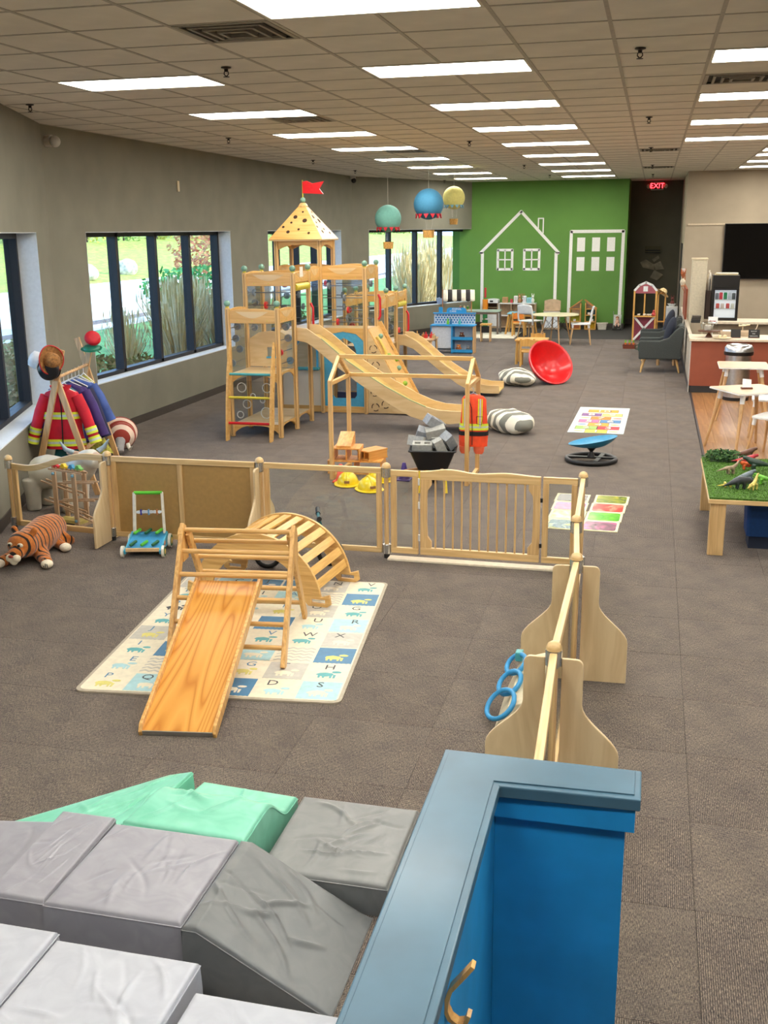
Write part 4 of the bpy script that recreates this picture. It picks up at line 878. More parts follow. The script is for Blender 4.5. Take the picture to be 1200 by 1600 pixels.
# --- high visibility vest on the frame
VO = mat('vest_orange', (238, 76, 34), .7, var=.08, scale=12, bmp=.3); VYL = mat('vest_yellow', (222, 232, 60), .5); VSI = mat('vest_silver', (196, 206, 200), .35); VBK = mat('vest_black', (22, 22, 24), .8)
v = thing('safety_vest', 'orange high-visibility vest with yellow and silver stripes hanging on the house frame', 'vest', (-1.62, 10.0, .36))
q = MB(); loft(q, [(.0, .128, .045, 0, 0), (.1, .135, .05, 0, 0), (.25, .13, .05, 0, 0), (.38, .118, .045, 0, 0), (.46, .115, .04, 0, 0), (.49, .09, .03, 0, 0), (.505, .05, .02, 0, 0)], 36, .14, 3); q.build('shell', VO, v, 60)
for zz, hh, m in ((.165, .022, VYL), (.185, .018, VSI), (.205, .022, VYL), (.11, .04, VBK)):
    q = MB(); loft(q, [(zz-.002, .139, .054, 0, 0), (zz+hh, .139, .054, 0, 0)], 36, .14, 3, False); q.build('waist_stripe', m, v, 60)
for sx in (-.075, .075):
    for dx, w_, m in ((-.017, .01, VYL), (0, .014, VSI), (.017, .01, VYL)):
        MB().grid(lambda a, b: (sx+dx+(a-.5)*w_, -.056+.010*b*b+.0006*abs(dx), .20+.27*b), 2, 10).build('braces', m, v)
MB().tube([(.0, -.056, .02), (.0, -.058, .2), (-.01, -.05, .38), (-.05, -.036, .49)], .004, 6).build('zip', VBK, v); MB().tube([(.04, -.056, .30), (.04, -.058, .23), (.09, -.056, .22), (.10, -.053, .30), (.04, -.056, .30)], .003, 5).build('pocket_seam', VBK, v)
for sx in (-.08, .06): q = MB(); loft(q, [(-.075, .035, .012, sx, -.01), (-.05, .05, .02, sx, -.01), (.0, .055, .025, sx, -.01)], 16); q.build('flap', mat('vest_flap', (240, 110, 74), .6), v, 60)
MB().tube([(-.10, 0, .47), (0, 0, .52), (.10, 0, .47)], .008, 6).tube([(0, 0, .52), (0, .0, .56), (-.02, .0, .578), (-.04, 0, .566)], .004, 6).build('hanger', mat('hanger_grey', (150, 150, 156), .4), v, 60)
# --- wheelbarrow with foam cinder blocks
BKP = mat('plastic_black', (22, 22, 24), .4); WBY = mat('barrow_yellow', (226, 196, 40), .45)
wb_ = thing('wheelbarrow', 'black toy wheelbarrow with wooden handles and yellow legs', 'wheelbarrow', (-1.94, 9.62, 0), R(8))
def tray(a0, b0, a1, b1, z0, z1, t):
    q = MB(); vs = []; 
    for a, b, z in ((a0, b0, z0), (a1, b1, z1), (a1-t, b1-t, z1), (a0-t, b0-t, z0+t)):
        vs += [(x, y, z) for x, y in rrect(-a, a, -b, b, .03, 3)]
    n = len(vs)//4; fs = [(i*n+k, i*n+(k+1) % n, (i+1)*n+(k+1) % n, (i+1)*n+k) for i in range(3) for k in range(n)]; fs += [tuple(range(n))[::-1], tuple(3*n+k for k in range(n))]
    return q._add(vs, fs)
tray(.14, .11, .215, .17, .21, .40, .012).build('tray', BKP, wb_, 40)
MB().tube([(x, y, .40) for x, y in rrect(-.22, .22, -.175, .175, .03, 3)], .010, 6, True).build('rim', BKP, wb_)
for s_ in (-1, 1):
    MB().bar((s_*.17-.06, -.40, .265), (s_*.06, .30, .15), .03, .03).build('handle', wood('barrow_handle', (176, 130, 84), (150, 104, 62), .5, 1), wb_, bev=.006)
    MB().bar((s_*.11, -.10, .2), (s_*.13, -.16, 0), .03, .03).build('leg', WBY, wb_)
    MB().bar((s_*.10, .05, .2), (s_*.05, .26, .09), .02, .03).build('fork', WBY, wb_)
MB().cyl((-.025, .28, .09), (.025, .28, .09), .09, n=24).build('wheel', BKP, wb_, 40)
CB = mat('foam_cinder', (150, 154, 158), .85, var=.06, scale=40); CBD = mat('foam_cinder_face', (172, 170, 162), .85, var=.06, scale=40)
def cblock(loc, rot, k):
    h = lambda c: [(c-.026, -.02), (c+.026, -.02), (c+.026, .02), (c-.026, .02)]
    o = MB().prism([(-.095, -.048), (.095, -.048), (.095, .048), (-.095, .048)], -.045, .045, 'z', [h(-.045), h(.045)] if k in (0, 3, 7) else ()).build('cinder_block', CB if k % 2 else CBD, None, bev=.003, loc=loc)
    o.rotation_euler = rot; return tag(o, CBL[k], 'toy block', 'foam cinder blocks in the wheelbarrow')
CBL = ['foam cinder block lying flat at the front of the wheelbarrow, holes up', 'grey foam block standing in the middle of the wheelbarrow', 'grey foam block leaning at the front right of the wheelbarrow', 'foam cinder block with holes tilted at the right rim of the wheelbarrow', 'small grey foam block at the left rim of the wheelbarrow', 'grey foam block behind the front cinder block', 'foam block near the top of the wheelbarrow heap', 'topmost tilted foam block of the wheelbarrow heap', 'foam block under the heap on the right']
for k, (x, y, z, rx, ry, rz) in enumerate([(-2.03, 9.56, .42, .25, 0, .1), (-1.99, 9.68, .43, 1.2, .2, .4), (-1.86, 9.58, .41, .3, 1.1, .7), (-1.80, 9.66, .47, .6, .7, 1.4), (-2.10, 9.68, .45, 1.3, .0, -.5), (-2.02, 9.70, .52, .5, .3, .2), (-1.93, 9.68, .55, .4, -.2, .3), (-1.95, 9.72, .63, .3, .5, .8), (-1.88, 9.70, .46, .3, .1, .2)]): cblock((x, y, z), (rx, ry, rz), k)
# --- hollow wooden blocks, helmets, cones
HB = wood('hollow_block_wood', (222, 162, 84), (198, 132, 58), .45, 1, 40, 3)
def hollow(name, label, loc, w, d, h, rz=0):
    t = thing(name, label, 'toy block', loc, rz, 'hollow wooden blocks')
    MB().bx(-w/2, w/2, -d/2, d/2, h-.014, h).build('top_board', HB, t, bev=.002); MB().bx(-w/2, w/2, -d/2, d/2, 0, .014).build('bottom_board', HB, t, bev=.002)
    for s_ in (-1, 1): MB().bx(s_*(w/2-.007)-.007, s_*(w/2-.007)+.007, -d/2+.01, d/2-.01, .014, h-.014).build('side_board', HB, t)
    MB().bx(-.007, .007, -d/2+.02, d/2-.02, .014, h-.014).build('divider', HB, t); return t
hollow('hollow_block', 'long hollow block at the bottom of the wooden block pile', (-2.86, 10.22, 0), .56, .28, .14, R(4)); hollow('hollow_block', 'hollow block on the left of the pile under the sloped block', (-2.93, 10.14, .141), .28, .26, .14, R(6)); hollow('hollow_block', 'hollow block on the right of the pile with an open end', (-2.70, 10.24, .141), .17, .28, .10, R(-30))
t = thing('wedge_block', 'sloped wooden block on top of the hollow block pile', 'toy block', (-2.96, 10.17, .282), R(6), 'hollow wooden blocks')
MB().prism([(-.14, 0), (.14, 0), (.14, .12), (.125, .12), (-.14, .02)], -.075, .075, 'x').build('slope', HB, t, bev=.002); MB().bx(-.076, -.070, .0, .10, .01, .06).build('side_inset', mat('block_inside', (120, 76, 36), .7), t)
HY = mat('helmet_yellow', (240, 208, 24), .3, coat=.4)
for k, (x, y, rz, l) in enumerate(((-2.80, 9.66, .2, 'yellow toy hard hat with a label, left of the three'), (-2.54, 9.48, .6, 'yellow toy hard hat nearest the clear panel'), (-2.53, 9.84, 2.2, 'yellow toy hard hat behind the other two'))):
    t = thing('hard_hat', l, 'hard hat', (x, y, 0), rz, 'toy hard hats'); q = MB()
    q.grid(lambda u, v: ((.105*cos(2*pi*u)*cos(v*1.57), .12*sin(2*pi*u)*cos(v*1.57), .012+.115*sin(v*1.57))), 28, 10, True); q.build('shell', HY, t, 60)
    MB().prism([(.135*cos(a*pi/14)*(1), .15*sin(a*pi/14)-(.03 if sin(a*pi/14) < -.3 else 0)) for a in range(28)], .006, .014, 'z').build('brim', HY, t, bev=.003)
    MB().tube([(0, .118*cos(a), .014+.118*sin(a)) for a in [k_*pi/10 for k_ in range(11)]], .012, 6).build('ridge', HY, t, 60)
    MB().bx(-.025, .025, -.128, -.112, .035, .06).build('badge', mat('helmet_badge', (140, 96, 60), .5), t)
for k, (x, y, m, l) in enumerate(((-2.90, 9.76, mat('cone_orange', (238, 86, 62), .4), 'small orange toy traffic cone beside the hard hats'), (-2.30, 9.95, mat('cone_purple', (62, 42, 120), .5), 'small purple toy cone behind the fence by the gate'))):
    t = thing('toy_cone', l, 'traffic cone', (x, y, 0)); MB().bx(-.07, .07, -.07, .07, 0, .012).build('base', m, t, bev=.003); MB().lathe([(.055, .012), (.05, .03), (.018, .17), (.014, .175)], n=18).build('cone', m, t, 40)
# --- bean bags
def stripes(name, a, b, sc, rot=0):
    m, t, bb = nt(name); mp = mapping(t, (sc, sc, sc), 'Object', (0, 0, rot)); sx = N(t, 'ShaderNodeSeparateXYZ'); L(t, mp, 0, sx, 0)
    fr = N(t, 'ShaderNodeMath', operation='PINGPONG'); fr.inputs[1].default_value = 1; L(t, sx, 'X', fr, 0)
    r = ramp(t, [(.0, a), (.5, b)]); r.color_ramp.interpolation = 'CONSTANT'; L(t, fr, 0, r, 0); L(t, r, 0, bb, 'Base Color'); bb.inputs['Roughness'].default_value = .9; return m
BB = stripes('beanbag_stripe', (232, 226, 208), (128, 128, 118), 15, .5)
def bag(label, loc, rz, sx, sy, sz, seed, m=BB):
    t = thing('bean_bag', label, 'bean bag', loc, rz, 'striped bean bags'); q = MB(); q.sph((0, 0, sz*.86), 1, (sx, sy, sz), 36, 22)
    nv = []
    for v_ in q.v:
        w = Vector(v_); f = 1+.20*noise.noise(Vector((w.x*4+seed, w.y*4, w.z*4)))+.10*noise.noise(Vector((w.x*11, w.y*11+seed, w.z*9))); z = (w.z-sz*.86)*f+sz*.86
        nv.append((w.x*f, w.y*f, max(.001, z)))
    q.v = nv; q.build('cover', m, t, 60); MB().tube([(sx*.95*cos(a*.2)*.9, sy*.9*sin(a*.2)*.9, sz*1.0+sz*.2*sin(a*.6)) for a in range(16)], .006, 5).build('seam', m, t); return t
bag('grey and cream striped bean bag on the floor right of the safety vest', (-1.62, 12.72, 0), R(-35), .36, .24, .155, 2.0)
bag('grey and cream striped bean bag at the foot of the far slide', (-2.02, 16.72, 0), R(-50), .38, .24, .14, 5.5)
# --- red bowl seat
RB = mat('plastic_red', (216, 22, 26), .32, var=.02, coat=.3)
rb = thing('spinning_bowl', 'big red plastic spinning bowl seat tipped on its side', 'bowl seat', (-1.58, 17.12, 0)); q = MB()
out = [(.06, 0), (.16, .02), (.30, .15), (.375, .285), (.395, .29), (.395, .315), (.37, .315)]; inn = [(.355, .30), (.28, .17), (.15, .045), (.01, .035)]
q.lathe(out+inn, n=48, caps=True); Mx = Matrix.Translation((0, 0, .335)) @ Matrix.Rotation(R(40), 4, 'Z') @ Matrix.Rotation(R(56), 4, 'X') @ Matrix.Translation((0, 0, -.19))
q.v = [tuple(Mx @ Vector(v_)) for v_ in q.v]; mz = min(v_[2] for v_ in q.v); q.v = [(a, b, c-mz+.002) for a, b, c in q.v]; q.build('bowl', RB, rb, 50)
# --- blue spinner seat
sp_ = thing('spinner_seat', 'blue balance spinner seat on a black ring base', 'spinner seat', (-.54, 11.18, 0)); BSP = mat('plastic_skyblue', (52, 142, 184), .35)
MB().tube([(.255*cos(a*pi/18), .255*sin(a*pi/18), .028) for a in range(36)], .026, 10, True).build('ring_base', BKP, sp_, 60)
MB().bar((-.25, 0, .045), (.25, 0, .045), .05, .02).bar((.05, -.24, .04), (.12, .23, .04), .05, .02).build('cross_bar', BKP, sp_, bev=.004); MB().lathe([(.045, .05), (.03, .08), (.018, .11), (.05, .15)], n=16).build('stem', BKP, sp_, 40)
q = MB(); q.grid(lambda u, v: ((lambda r_, a: (r_*.255*cos(a)+.01, r_*.20*sin(a), .165+.05*r_*r_+.055*(r_*cos(a))*.9*r_+.02*r_**4))(v, 2*pi*u)), 40, 10, True); q.grid(lambda u, v: ((lambda r_, a: (r_*.255*cos(a)+.01, r_*.20*sin(a), .150+.055*r_*r_+.055*(r_*cos(a))*.9*r_+.028*r_**4))(v, 2*pi*u)), 40, 10, True); q.build('seat', BSP, sp_, 60)
# --- hopscotch mat
hs = thing('hopscotch_mat', 'numbered hopscotch mat lying on the carpet', 'mat', (-.565, 13.76, 0), R(-1)); HW, HL = .335, .96
MB().bx(-HW, HW, -HL, HL, .001, .006).build('mat_base', mat('hop_base', (196, 208, 206), .6), hs); MB().bx(-HW+.045, HW-.045, -HL+.02, HL-.05, .006, .007).build('field', mat('hop_field', (234, 228, 206), .6), hs)
INK = mat('hop_ink', (30, 28, 30), .6); NUMW = mat('hop_number', (240, 232, 210), .6); hc = dict(y=(232, 218, 70), g=(150, 184, 92), r=(206, 44, 58), o=(240, 160, 46), p=(214, 110, 160), b=(70, 126, 180), v=(122, 74, 136), l=(228, 226, 110), d=(238, 128, 36))
for n_, x, y, w, c in (('1', 0, -.85, .135, 'y'), ('2', -.135, -.62, .135, 'g'), ('3', .135, -.62, .135, 'r'), ('4', 0, -.385, .13, 'o'), ('5', -.135, -.15, .13, 'p'), ('6', .135, -.15, .13, 'b'), ('7', 0, .09, .13, 'd'), ('8', -.135, .34, .13, 'v'), ('9', .135, .34, .13, 'l'), ('10', 0, .64, .2, 'o')):
    c_ = MB().bx(x-w, x+w, y-.112, y+.112, .007, .0078).build('number_square', mat('hop_'+c, hc[c], .6), hs)
    q = MB(); q.bx(x-w, x+w, y-.112, y-.104, .0078, .0082).bx(x-w, x-w+.006, y-.112, y+.112, .0078, .0082).bx(x+w-.006, x+w, y-.112, y+.112, .0078, .0082).bx(x-w, x+w, y+.104, y+.112, .0078, .0082); q.build('outline', INK, c_)
    text('number', n_, .22, INK, c_, (x+.006, y-.008, .0082), (0, 0, 0), .0002); text('number_face', n_, .20, NUMW, c_, (x, y, .0087), (0, 0, 0), .0002)
for x, y, c in ((-.21, -.85, 'l'), (.21, -.85, 'l'), (-.21, -.385, 'b'), (.2, -.385, 'o'), (-.2, .09, 'y'), (.21, .09, 'r')): MB().prism(blob(x, y, .045, int(y*100)+c.__hash__() % 3), .0071, .0077, 'z').build('side_print', mat('hop_'+c, hc[c], .6), hs)
# --- sensory gel floor tiles
def gel(name, a, b, c, seed):
    m, t, bb = nt(name); mp = mapping(t, (5, 5, 5)); mp.inputs['Location'].default_value = (seed, seed*.7, 0); n = N(t, 'ShaderNodeTexNoise', i_Scale=1.0, i_Detail=3.0, i_Distortion=1.6); L(t, mp, 0, n, 'Vector')
    r = ramp(t, [(.36, a), (.5, b), (.66, c)]); L(t, n, 'Fac', r, 0); L(t, r, 0, bb, 'Base Color'); bb.inputs['Roughness'].default_value = .25; return m
GE = mat('gel_border', (232, 222, 180), .5)
gl_ = [('dark brown', (70, 52, 50), (96, 76, 72), (60, 50, 54)), ('violet and pink', (96, 90, 160), (190, 90, 130), (110, 100, 170)), ('cream with a yellow centre', (240, 224, 168), (236, 216, 130), (226, 186, 40)), ('teal', (20, 90, 90), (30, 80, 112), (150, 160, 70)), ('olive green', (96, 116, 30), (140, 150, 40), (206, 190, 50)), ('red', (206, 50, 44), (216, 70, 56), (236, 150, 120)), ('bright green', (70, 176, 20), (96, 190, 30), (130, 210, 60)), ('purple and pink', (96, 66, 80), (140, 90, 110), (220, 110, 160))]
for k, (nm, a, b, c) in enumerate(gl_):
    r_ = k % 4; col = k//4; x = -.60+col*.31+(.02*(3-r_)-.03 if col else 0)*(-1 if False else 1)-.015*(3-r_)*.0; y = 9.52-r_*.305
    t = thing('gel_tile', nm+' liquid gel floor tile, '+('left' if col == 0 else 'right')+' column beyond the gate', 'floor tile', (x-.012*(0 if col else 1), y, 0), R(-2), 'sensory gel floor tiles')
    MB().bx(-.152, .152, -.15, .15, .001, .008).build('border', GE, t); MB().prism(rrect(-.132, .132, -.128, .128, .03), .008, .0095, 'z').build('gel', gel('gel_'+nm.replace(' ', '_'), a, b, c, k*3.1), t)
# --- paper lantern balloons
def lantern(label, loc, r, m, bm, bunting, bz):
    t = thing('paper_lantern', label, 'paper lantern', loc, 0, 'paper lantern balloons'); q = MB(); nr = 26; prof = []
    for k in range(nr*2+1):
        a = -pi/2*.94+pi*.94*k/(nr*2); prof.append((r*cos(a)*(1 if k % 2 else .985), r*sin(a)))
    q.lathe(prof, n=32, caps=False); q.build('shade', m, t, 60)
    MB().cyl((0, 0, r*.95), (0, 0, CEIL-loc[2]), .002, n=5).build('cord', mat('cord_white', (220, 214, 200), .8), t)
    for k in range(12):
        a = 2*pi*k/12; z0 = -r*.62; rr = r*.80; p = Vector((cos(a)*rr, sin(a)*rr, z0)); tg = Vector((-sin(a), cos(a), 0))*r*.17; o_ = Vector((cos(a), sin(a), 0))*.012
        MB()._add([p-tg+o_, p+tg+o_, p+o_*2-Vector((0, 0, r*.30)), p-tg-o_*.2, p+tg-o_*.2, p+o_-Vector((0, 0, r*.30))], [(0, 1, 2), (5, 4, 3), (0, 3, 4, 1), (1, 4, 5, 2), (2, 5, 3, 0)]).build('bunting_flag', bm, t)
    for a in (0, 2.1, 4.2): MB().cyl((cos(a)*r*.3, sin(a)*r*.3, -r*.9), (cos(a)*.05, sin(a)*.05, bz+.09), .0018, n=4).build('basket_cord', mat('cord_white', (220, 214, 200), .8), t)
    bs = r*.36; q = tray(bs*.9, bs*.9, bs, bs, bz-.5*bs, bz+.9*bs, .012); q.build('basket', mat('wicker', (196, 146, 76), .8, var=.15, scale=60, bmp=.4), t, 40); return t
LRED = mat('bunting_red', (190, 26, 44), .7); LBLU = mat('bunting_blue', (120, 166, 186), .7)
lantern('teal paper lantern hot-air balloon with red bunting, nearest to the castle', (-4.17, 17.0, 2.585), .212, mat('paper_teal', (112, 170, 156), .8, var=.03), LRED, 1, -.43)
lantern('blue paper lantern hot-air balloon with red bunting, the middle and largest one', (-3.92, 19.0, 2.845), .265, mat('paper_blue', (62, 126, 160), .8, var=.03), LRED, 1, -.53)
lantern('yellow paper lantern hot-air balloon with pale blue bunting', (-3.65, 20.0, 2.973), .205, mat('paper_yellow', (224, 214, 128), .8, var=.03), LBLU, 1, -.44)
# ================================================================ left side: plush animals, dress-up rack, toys
def fur(name, c1, c2, stripe=None, sc=1):
    m, t, b = nt(name); mp = mapping(t, (40,)*3); n = N(t, 'ShaderNodeTexNoise', i_Scale=1.0, i_Detail=4.0); L(t, mp, 0, n, 'Vector'); r = ramp(t, [(.3, c1), (.7, c2)]); L(t, n, 'Fac', r, 0); src, o = r, 0
    if stripe:
        mp2 = mapping(t, (9*sc, 9*sc, 3*sc)); nn = N(t, 'ShaderNodeTexNoise', i_Scale=.7, i_Detail=2.0); L(t, mp2, 0, nn, 'Vector')
        wv = N(t, 'ShaderNodeTexWave', i_Scale=.62, i_Distortion=5.5); wv.bands_direction = 'Y'; wv.inputs['Detail'].default_value = 1.5; wv.inputs['Detail Scale'].default_value = 1.2; L(t, mp2, 0, wv, 'Vector')
        r2 = ramp(t, [(.16, (0, 0, 0)), (.24, (255, 255, 255))]); L(t, wv, 'Fac', r2, 0); mx = N(t, 'ShaderNodeMix', data_type='RGBA'); mx.inputs[6].default_value = (*lin(stripe), 1); L(t, r2, 0, mx, 0); L(t, r, 0, mx, 7); src, o = mx, 2
    L(t, src, o, b, 'Base Color'); b.inputs['Roughness'].default_value = .95; b.inputs['Sheen Weight'].default_value = .3; bump(t, n, 'Fac', b, .4, .006); return m
def organic(q, name, m, parent, vox=.012, it=4):
    o = q.build(name, m, parent, 180); md = o.modifiers.new('r', 'REMESH'); md.mode = 'VOXEL'; md.voxel_size = vox; md.use_smooth_shade = True
    s_ = o.modifiers.new('s', 'SMOOTH'); s_.factor = .5; s_.iterations = it; return o
# tiger lying with its head to the camera
TG = fur('tiger_fur', (176, 96, 32), (206, 124, 52), (26, 16, 10)); TW = fur('tiger_white', (220, 206, 178), (236, 226, 204)); TB = mat('plush_black', (20, 16, 14), .6)
tg = thing('plush_tiger', 'large plush tiger lying on the carpet by the wavy fence panel', 'plush toy', (-4.50, 6.88, 0), R(-4)); tg.scale = (.86,)*3; q = MB()
q.tube([(-.14, .52, .10), (-.10, .40, .15), (-.06, .22, .165), (0, .02, .16), (.03, -.14, .17), (.06, -.24, .19)], [.07, .135, .15, .15, .13, .11], 16); q.sph((.08, -.29, .20), .125, (1.08, .95, .95)); q.sph((.095, -.40, .155), .07, (1.05, .9, .8))
q.tube([(.08, -.08, .10), (.18, -.16, .06), (.25, -.22, .05), (.30, -.27, .045)], [.075, .065, .05, .05], 12); q.tube([(-.06, -.1, .10), (-.10, -.25, .05), (-.10, -.38, .045)], [.07, .055, .05], 12)
q.tube([(.02, .30, .09), (.10, .34, .06), (.05, .24, .05), (.16, .20, .045)], [.09, .07, .05, .042], 12); q.tube([(-.2, .35, .09), (-.28, .25, .05), (-.26, .12, .045)], [.09, .055, .042], 12); q.tube([(-.14, .52, .08), (-.30, .60, .04), (-.48, .50, .035)], [.04, .03, .025], 10)
for sx in (-1, 1): q.sph((.08+sx*.10, -.25, .315), .038, (1, .5, 1))
organic(q, 'body', TG, tg)
f = organic(MB().sph((.065, -.455, .125), .036).sph((.13, -.45, .125), .036).sph((.10, -.45, .095), .034), 'muzzle', TW, tg, .008); MB().sph((.098, -.487, .15), .018, (1.3, .8, .8)).build('nose', mat('plush_nose', (150, 60, 40), .6), tg, 60)
for sx in (-1, 1):
    e = MB().sph((.085+sx*.05, -.395, .225), .024, (1.2, .6, .8)).build('eye_patch', TW, tg, 60); MB().sph((.085+sx*.048, -.412, .225), .012).build('eye', TB, tg, 60)
for x, y in ((.31, -.29), (-.10, -.40), (.17, .185)): organic(MB().sph((x, y, .043), .05, (1.1, 1.1, .8)), 'paw', TW, tg, .01)
for dx in (-.02, 0, .02): MB().tube([(.325+dx, -.335-dx*.3, .06), (.335+dx, -.345, .03)], .004, 5).build('claw_line', TB, tg)
# white bouncing bull
WP = mat('bull_white', (204, 200, 186), .4, var=.04, scale=5); bl = thing('plush_bull', 'big pale inflatable bull with grey horns behind the wavy fence panel', 'ride-on toy', (-5.02, 8.22, 0), R(-6)); bl.scale = (.92, .92, .84); q = MB()
q.tube([(-.30, 0, .38), (-.2, 0, .40), (0, 0, .39), (.16, 0, .42), (.26, -.02, .50), (.32, -.04, .58)], [.17, .185, .17, .15, .12, .10], 20); q.tube([(.26, -.03, .58), (.36, -.06, .60), (.46, -.08, .55)], [.09, .10, .07], 16)
for x, y in ((-.30, -.11), (-.30, .11), (.10, -.10), (.10, .10)): q.tube([(x, y, .34), (x*1.02, y, .15), (x*1.02, y, 0)], [.10, .075, .07], 14)
organic(q, 'body', WP, bl, .016, 6)
for s_, x in ((-1, .20), (1, .40)): MB().tube([(x, -.05+s_*.06, .66), (x+.04*s_, -.05+s_*.11, .70), (x+.09*s_, -.05+s_*.12, .78)], [.028, .022, .006], 10).build('horn', mat('bull_horn', (150, 166, 174), .4), bl, 60)
for s_ in (-1, 1): organic(MB().tube([(.30+s_*.06, -.06, .64), (.30+s_*.15, -.08, .645), (.30+s_*.19, -.08, .64)], [.022, .03, .012], 10), 'ear', mat('bull_ear', (214, 180, 158), .5), bl, .008)
# click-clack car track
TKW = wood('track_wood', (206, 178, 146), (184, 152, 120), .5, 2, 40, 3); tk = thing('car_track', 'wooden zigzag toy car track with small cars on top', 'toy track', (-4.70, 7.76, 0), R(-14))
for x in (-.11, .11):
    for y in (-.06, .06): MB().bx(x-.022, x+.022, y-.008, y+.008, .02, .47).build('upright', TKW, tk, bev=.002)
    MB().bx(x-.02, x+.02, -.15, .15, 0, .025).build('foot', TKW, tk, bev=.002)
    for z in (.06, .45): MB().sph((x, -.072, z), .014, n=10, m=6).build('peg', mat('track_peg_blue', (120, 170, 196), .4), tk, 60)
for k, (x0, z0, x1, z1) in enumerate(((-.20, .475, .18, .465), (-.30, .36, .13, .28), (.30, .40, -.10, .36), (-.28, .20, .14, .12), (.30, .25, -.12, .20), (-.05, .14, .30, .05))):
    r_ = MB(); 
    for y in (-.03, .03): r_.bar((x0, y, z0), (x1, y, z1), .010, .014)
    r_.build('track_rail', TKW, tk)
MB().bx(-.13, .13, -.05, .05, .025, .05).build('catch_tray', mat('track_tray', (210, 190, 110), .5), tk)
for k, (x, c, l) in enumerate(((-.14, (196, 30, 40), 'red'), (-.045, (230, 190, 30), 'yellow'), (.045, (60, 140, 180), 'blue'), (.12, (110, 180, 90), 'green'))):
    v_ = thing('toy_car', 'tiny '+l+' toy car on top of the zigzag track', 'toy car', (-4.70+x*cos(R(-14)), 7.76+x*sin(R(-14)), .474+(.0 if True else 0)), R(-14), 'toy cars on the track'); m = mat('car_'+l, c, .4)
    MB().prism([(-.035, .012), (.035, .012), (.036, .03), (.018, .034), (.008, .055), (-.018, .055), (-.028, .034), (-.036, .03)], -.018, .018, 'y').build('body', m, v_, bev=.003)
    for a in (-.02, .02): MB().cyl((a, -.021, .012), (a, .021, .012), .012, n=12).build('axle_wheel', mat('car_wheel_wood', (200, 160, 120), .5), v_)
# wooden rocker / easel behind the bull
t = thing('toy_easel', 'small wooden stand with red toys beside the bull', 'toy stand', (-4.38, 8.15, 0), R(20)); 
for s_ in (-1, 1): MB().bar((s_*.16, -.12, 0), (s_*.10, 0, .42), .03, .05).build('leg', wood('easel_wood', (200, 130, 66), (176, 106, 48), .5), t, bev=.003)
MB().bar((-.13, -.06, .22), (.13, -.06, .22), .03, .08).build('shelf', wood('easel_wood', (200, 130, 66), (176, 106, 48), .5), t); MB().sph((0, -.04, .33), .055).build('red_ball', REDP, t, 60); MB().sph((.09, -.05, .30), .035).build('red_knob', REDP, t, 60)
# push walker
PW = mat('walker_white', (232, 226, 212), .5); PB_ = mat('walker_blue', (74, 172, 206), .45); PG = mat('walker_green', (90, 190, 50), .45); PDG = mat('walker_darkgreen', (30, 100, 60), .5); PYW = mat('walker_wood', (222, 188, 140), .5)
pw = thing('push_walker', 'blue wooden push walker with a green handle and flower wheels', 'push toy', (-3.71, 7.15, 0), R(14))
for s_ in (-1, 1):
    MB().prism([(-.15, .03), (.16, .03), (.17, .10), (.13, .135), (.09, .125), (.05, .11), (.01, .10), (-.03, .085), (-.07, .075), (-.11, .07), (-.16, .06)], s_*.135-.007, s_*.135+.007, 'x').build('side_board', PB_, pw, bev=.003)
    MB().bar((s_*.118, .13, .10), (s_*.108, .17, .44), .022, .024).build('handle_upright', PW, pw, bev=.004)
    for y, r_ in ((-.125, .045), (.14, .055)):
        w_ = MB().cyl((s_*.146, y, r_), (s_*.166, y, r_), r_, n=24).build('wheel', PW, pw, 40); MB().cyl((s_*.167, y, r_), (s_*.1685, y, r_), r_*.82, n=20).build('wheel_face', PDG, w_); MB().cyl((s_*.1685, y, r_), (s_*.170, y, r_), r_*.5, n=8).build('flower', mat('walker_flower', (230, 196, 110), .5), w_)
    MB().cyl((s_*.1425, 0, .075), (s_*.144, 0, .075), .02, n=12).build('orange_dot', mat('walker_orange', (220, 120, 40), .5), pw)
MB().bx(-.128, .128, -.15, -.13, .05, .075).build('front_board', PYW, pw); MB().hexa([(-.128, -.13, .045), (.128, -.13, .045), (.128, .15, .11), (-.128, .15, .11), (-.128, -.13, .06), (.128, -.13, .06), (.128, .15, .125), (-.128, .15, .125)]).build('bed', mat('walker_bed', (58, 150, 200), .45), pw)
for k in range(6): x = -.085+(k % 3)*.085; y = -.10 if k < 3 else .06; MB().bar((x-.02, y, .085+(.05 if k > 2 else 0)), (x+.02, y+.06, .105+(.05 if k > 2 else 0)), .022, .02).build('crocodile', PG if k % 2 else PDG, pw, bev=.006)
MB().cyl((-.11, .17, .435), (.11, .17, .435), .014, n=14).build('handle_bar', PG, pw, 60); MB().cyl((-.11, .152, .28), (.11, .152, .28), .004, n=8).build('spinner_rod', PYW, pw)
for k, (x, c) in enumerate(((-.06, (40, 40, 140)), (0, (110, 160, 200)), (.065, (190, 120, 70)))):
    w_ = MB().prism(blob(x-.018, .285, .017, k)+[], .146, .158, 'y').prism(blob(x+.018, .285, .017, k+5), .146, .158, 'y').build('butterfly', mat('butterfly_white', (226, 232, 238), .5), pw); MB().bx(x-.006, x+.006, .143, .16, .262, .305).build('butterfly_body', mat('butterfly_%d' % k, c, .5), w_)
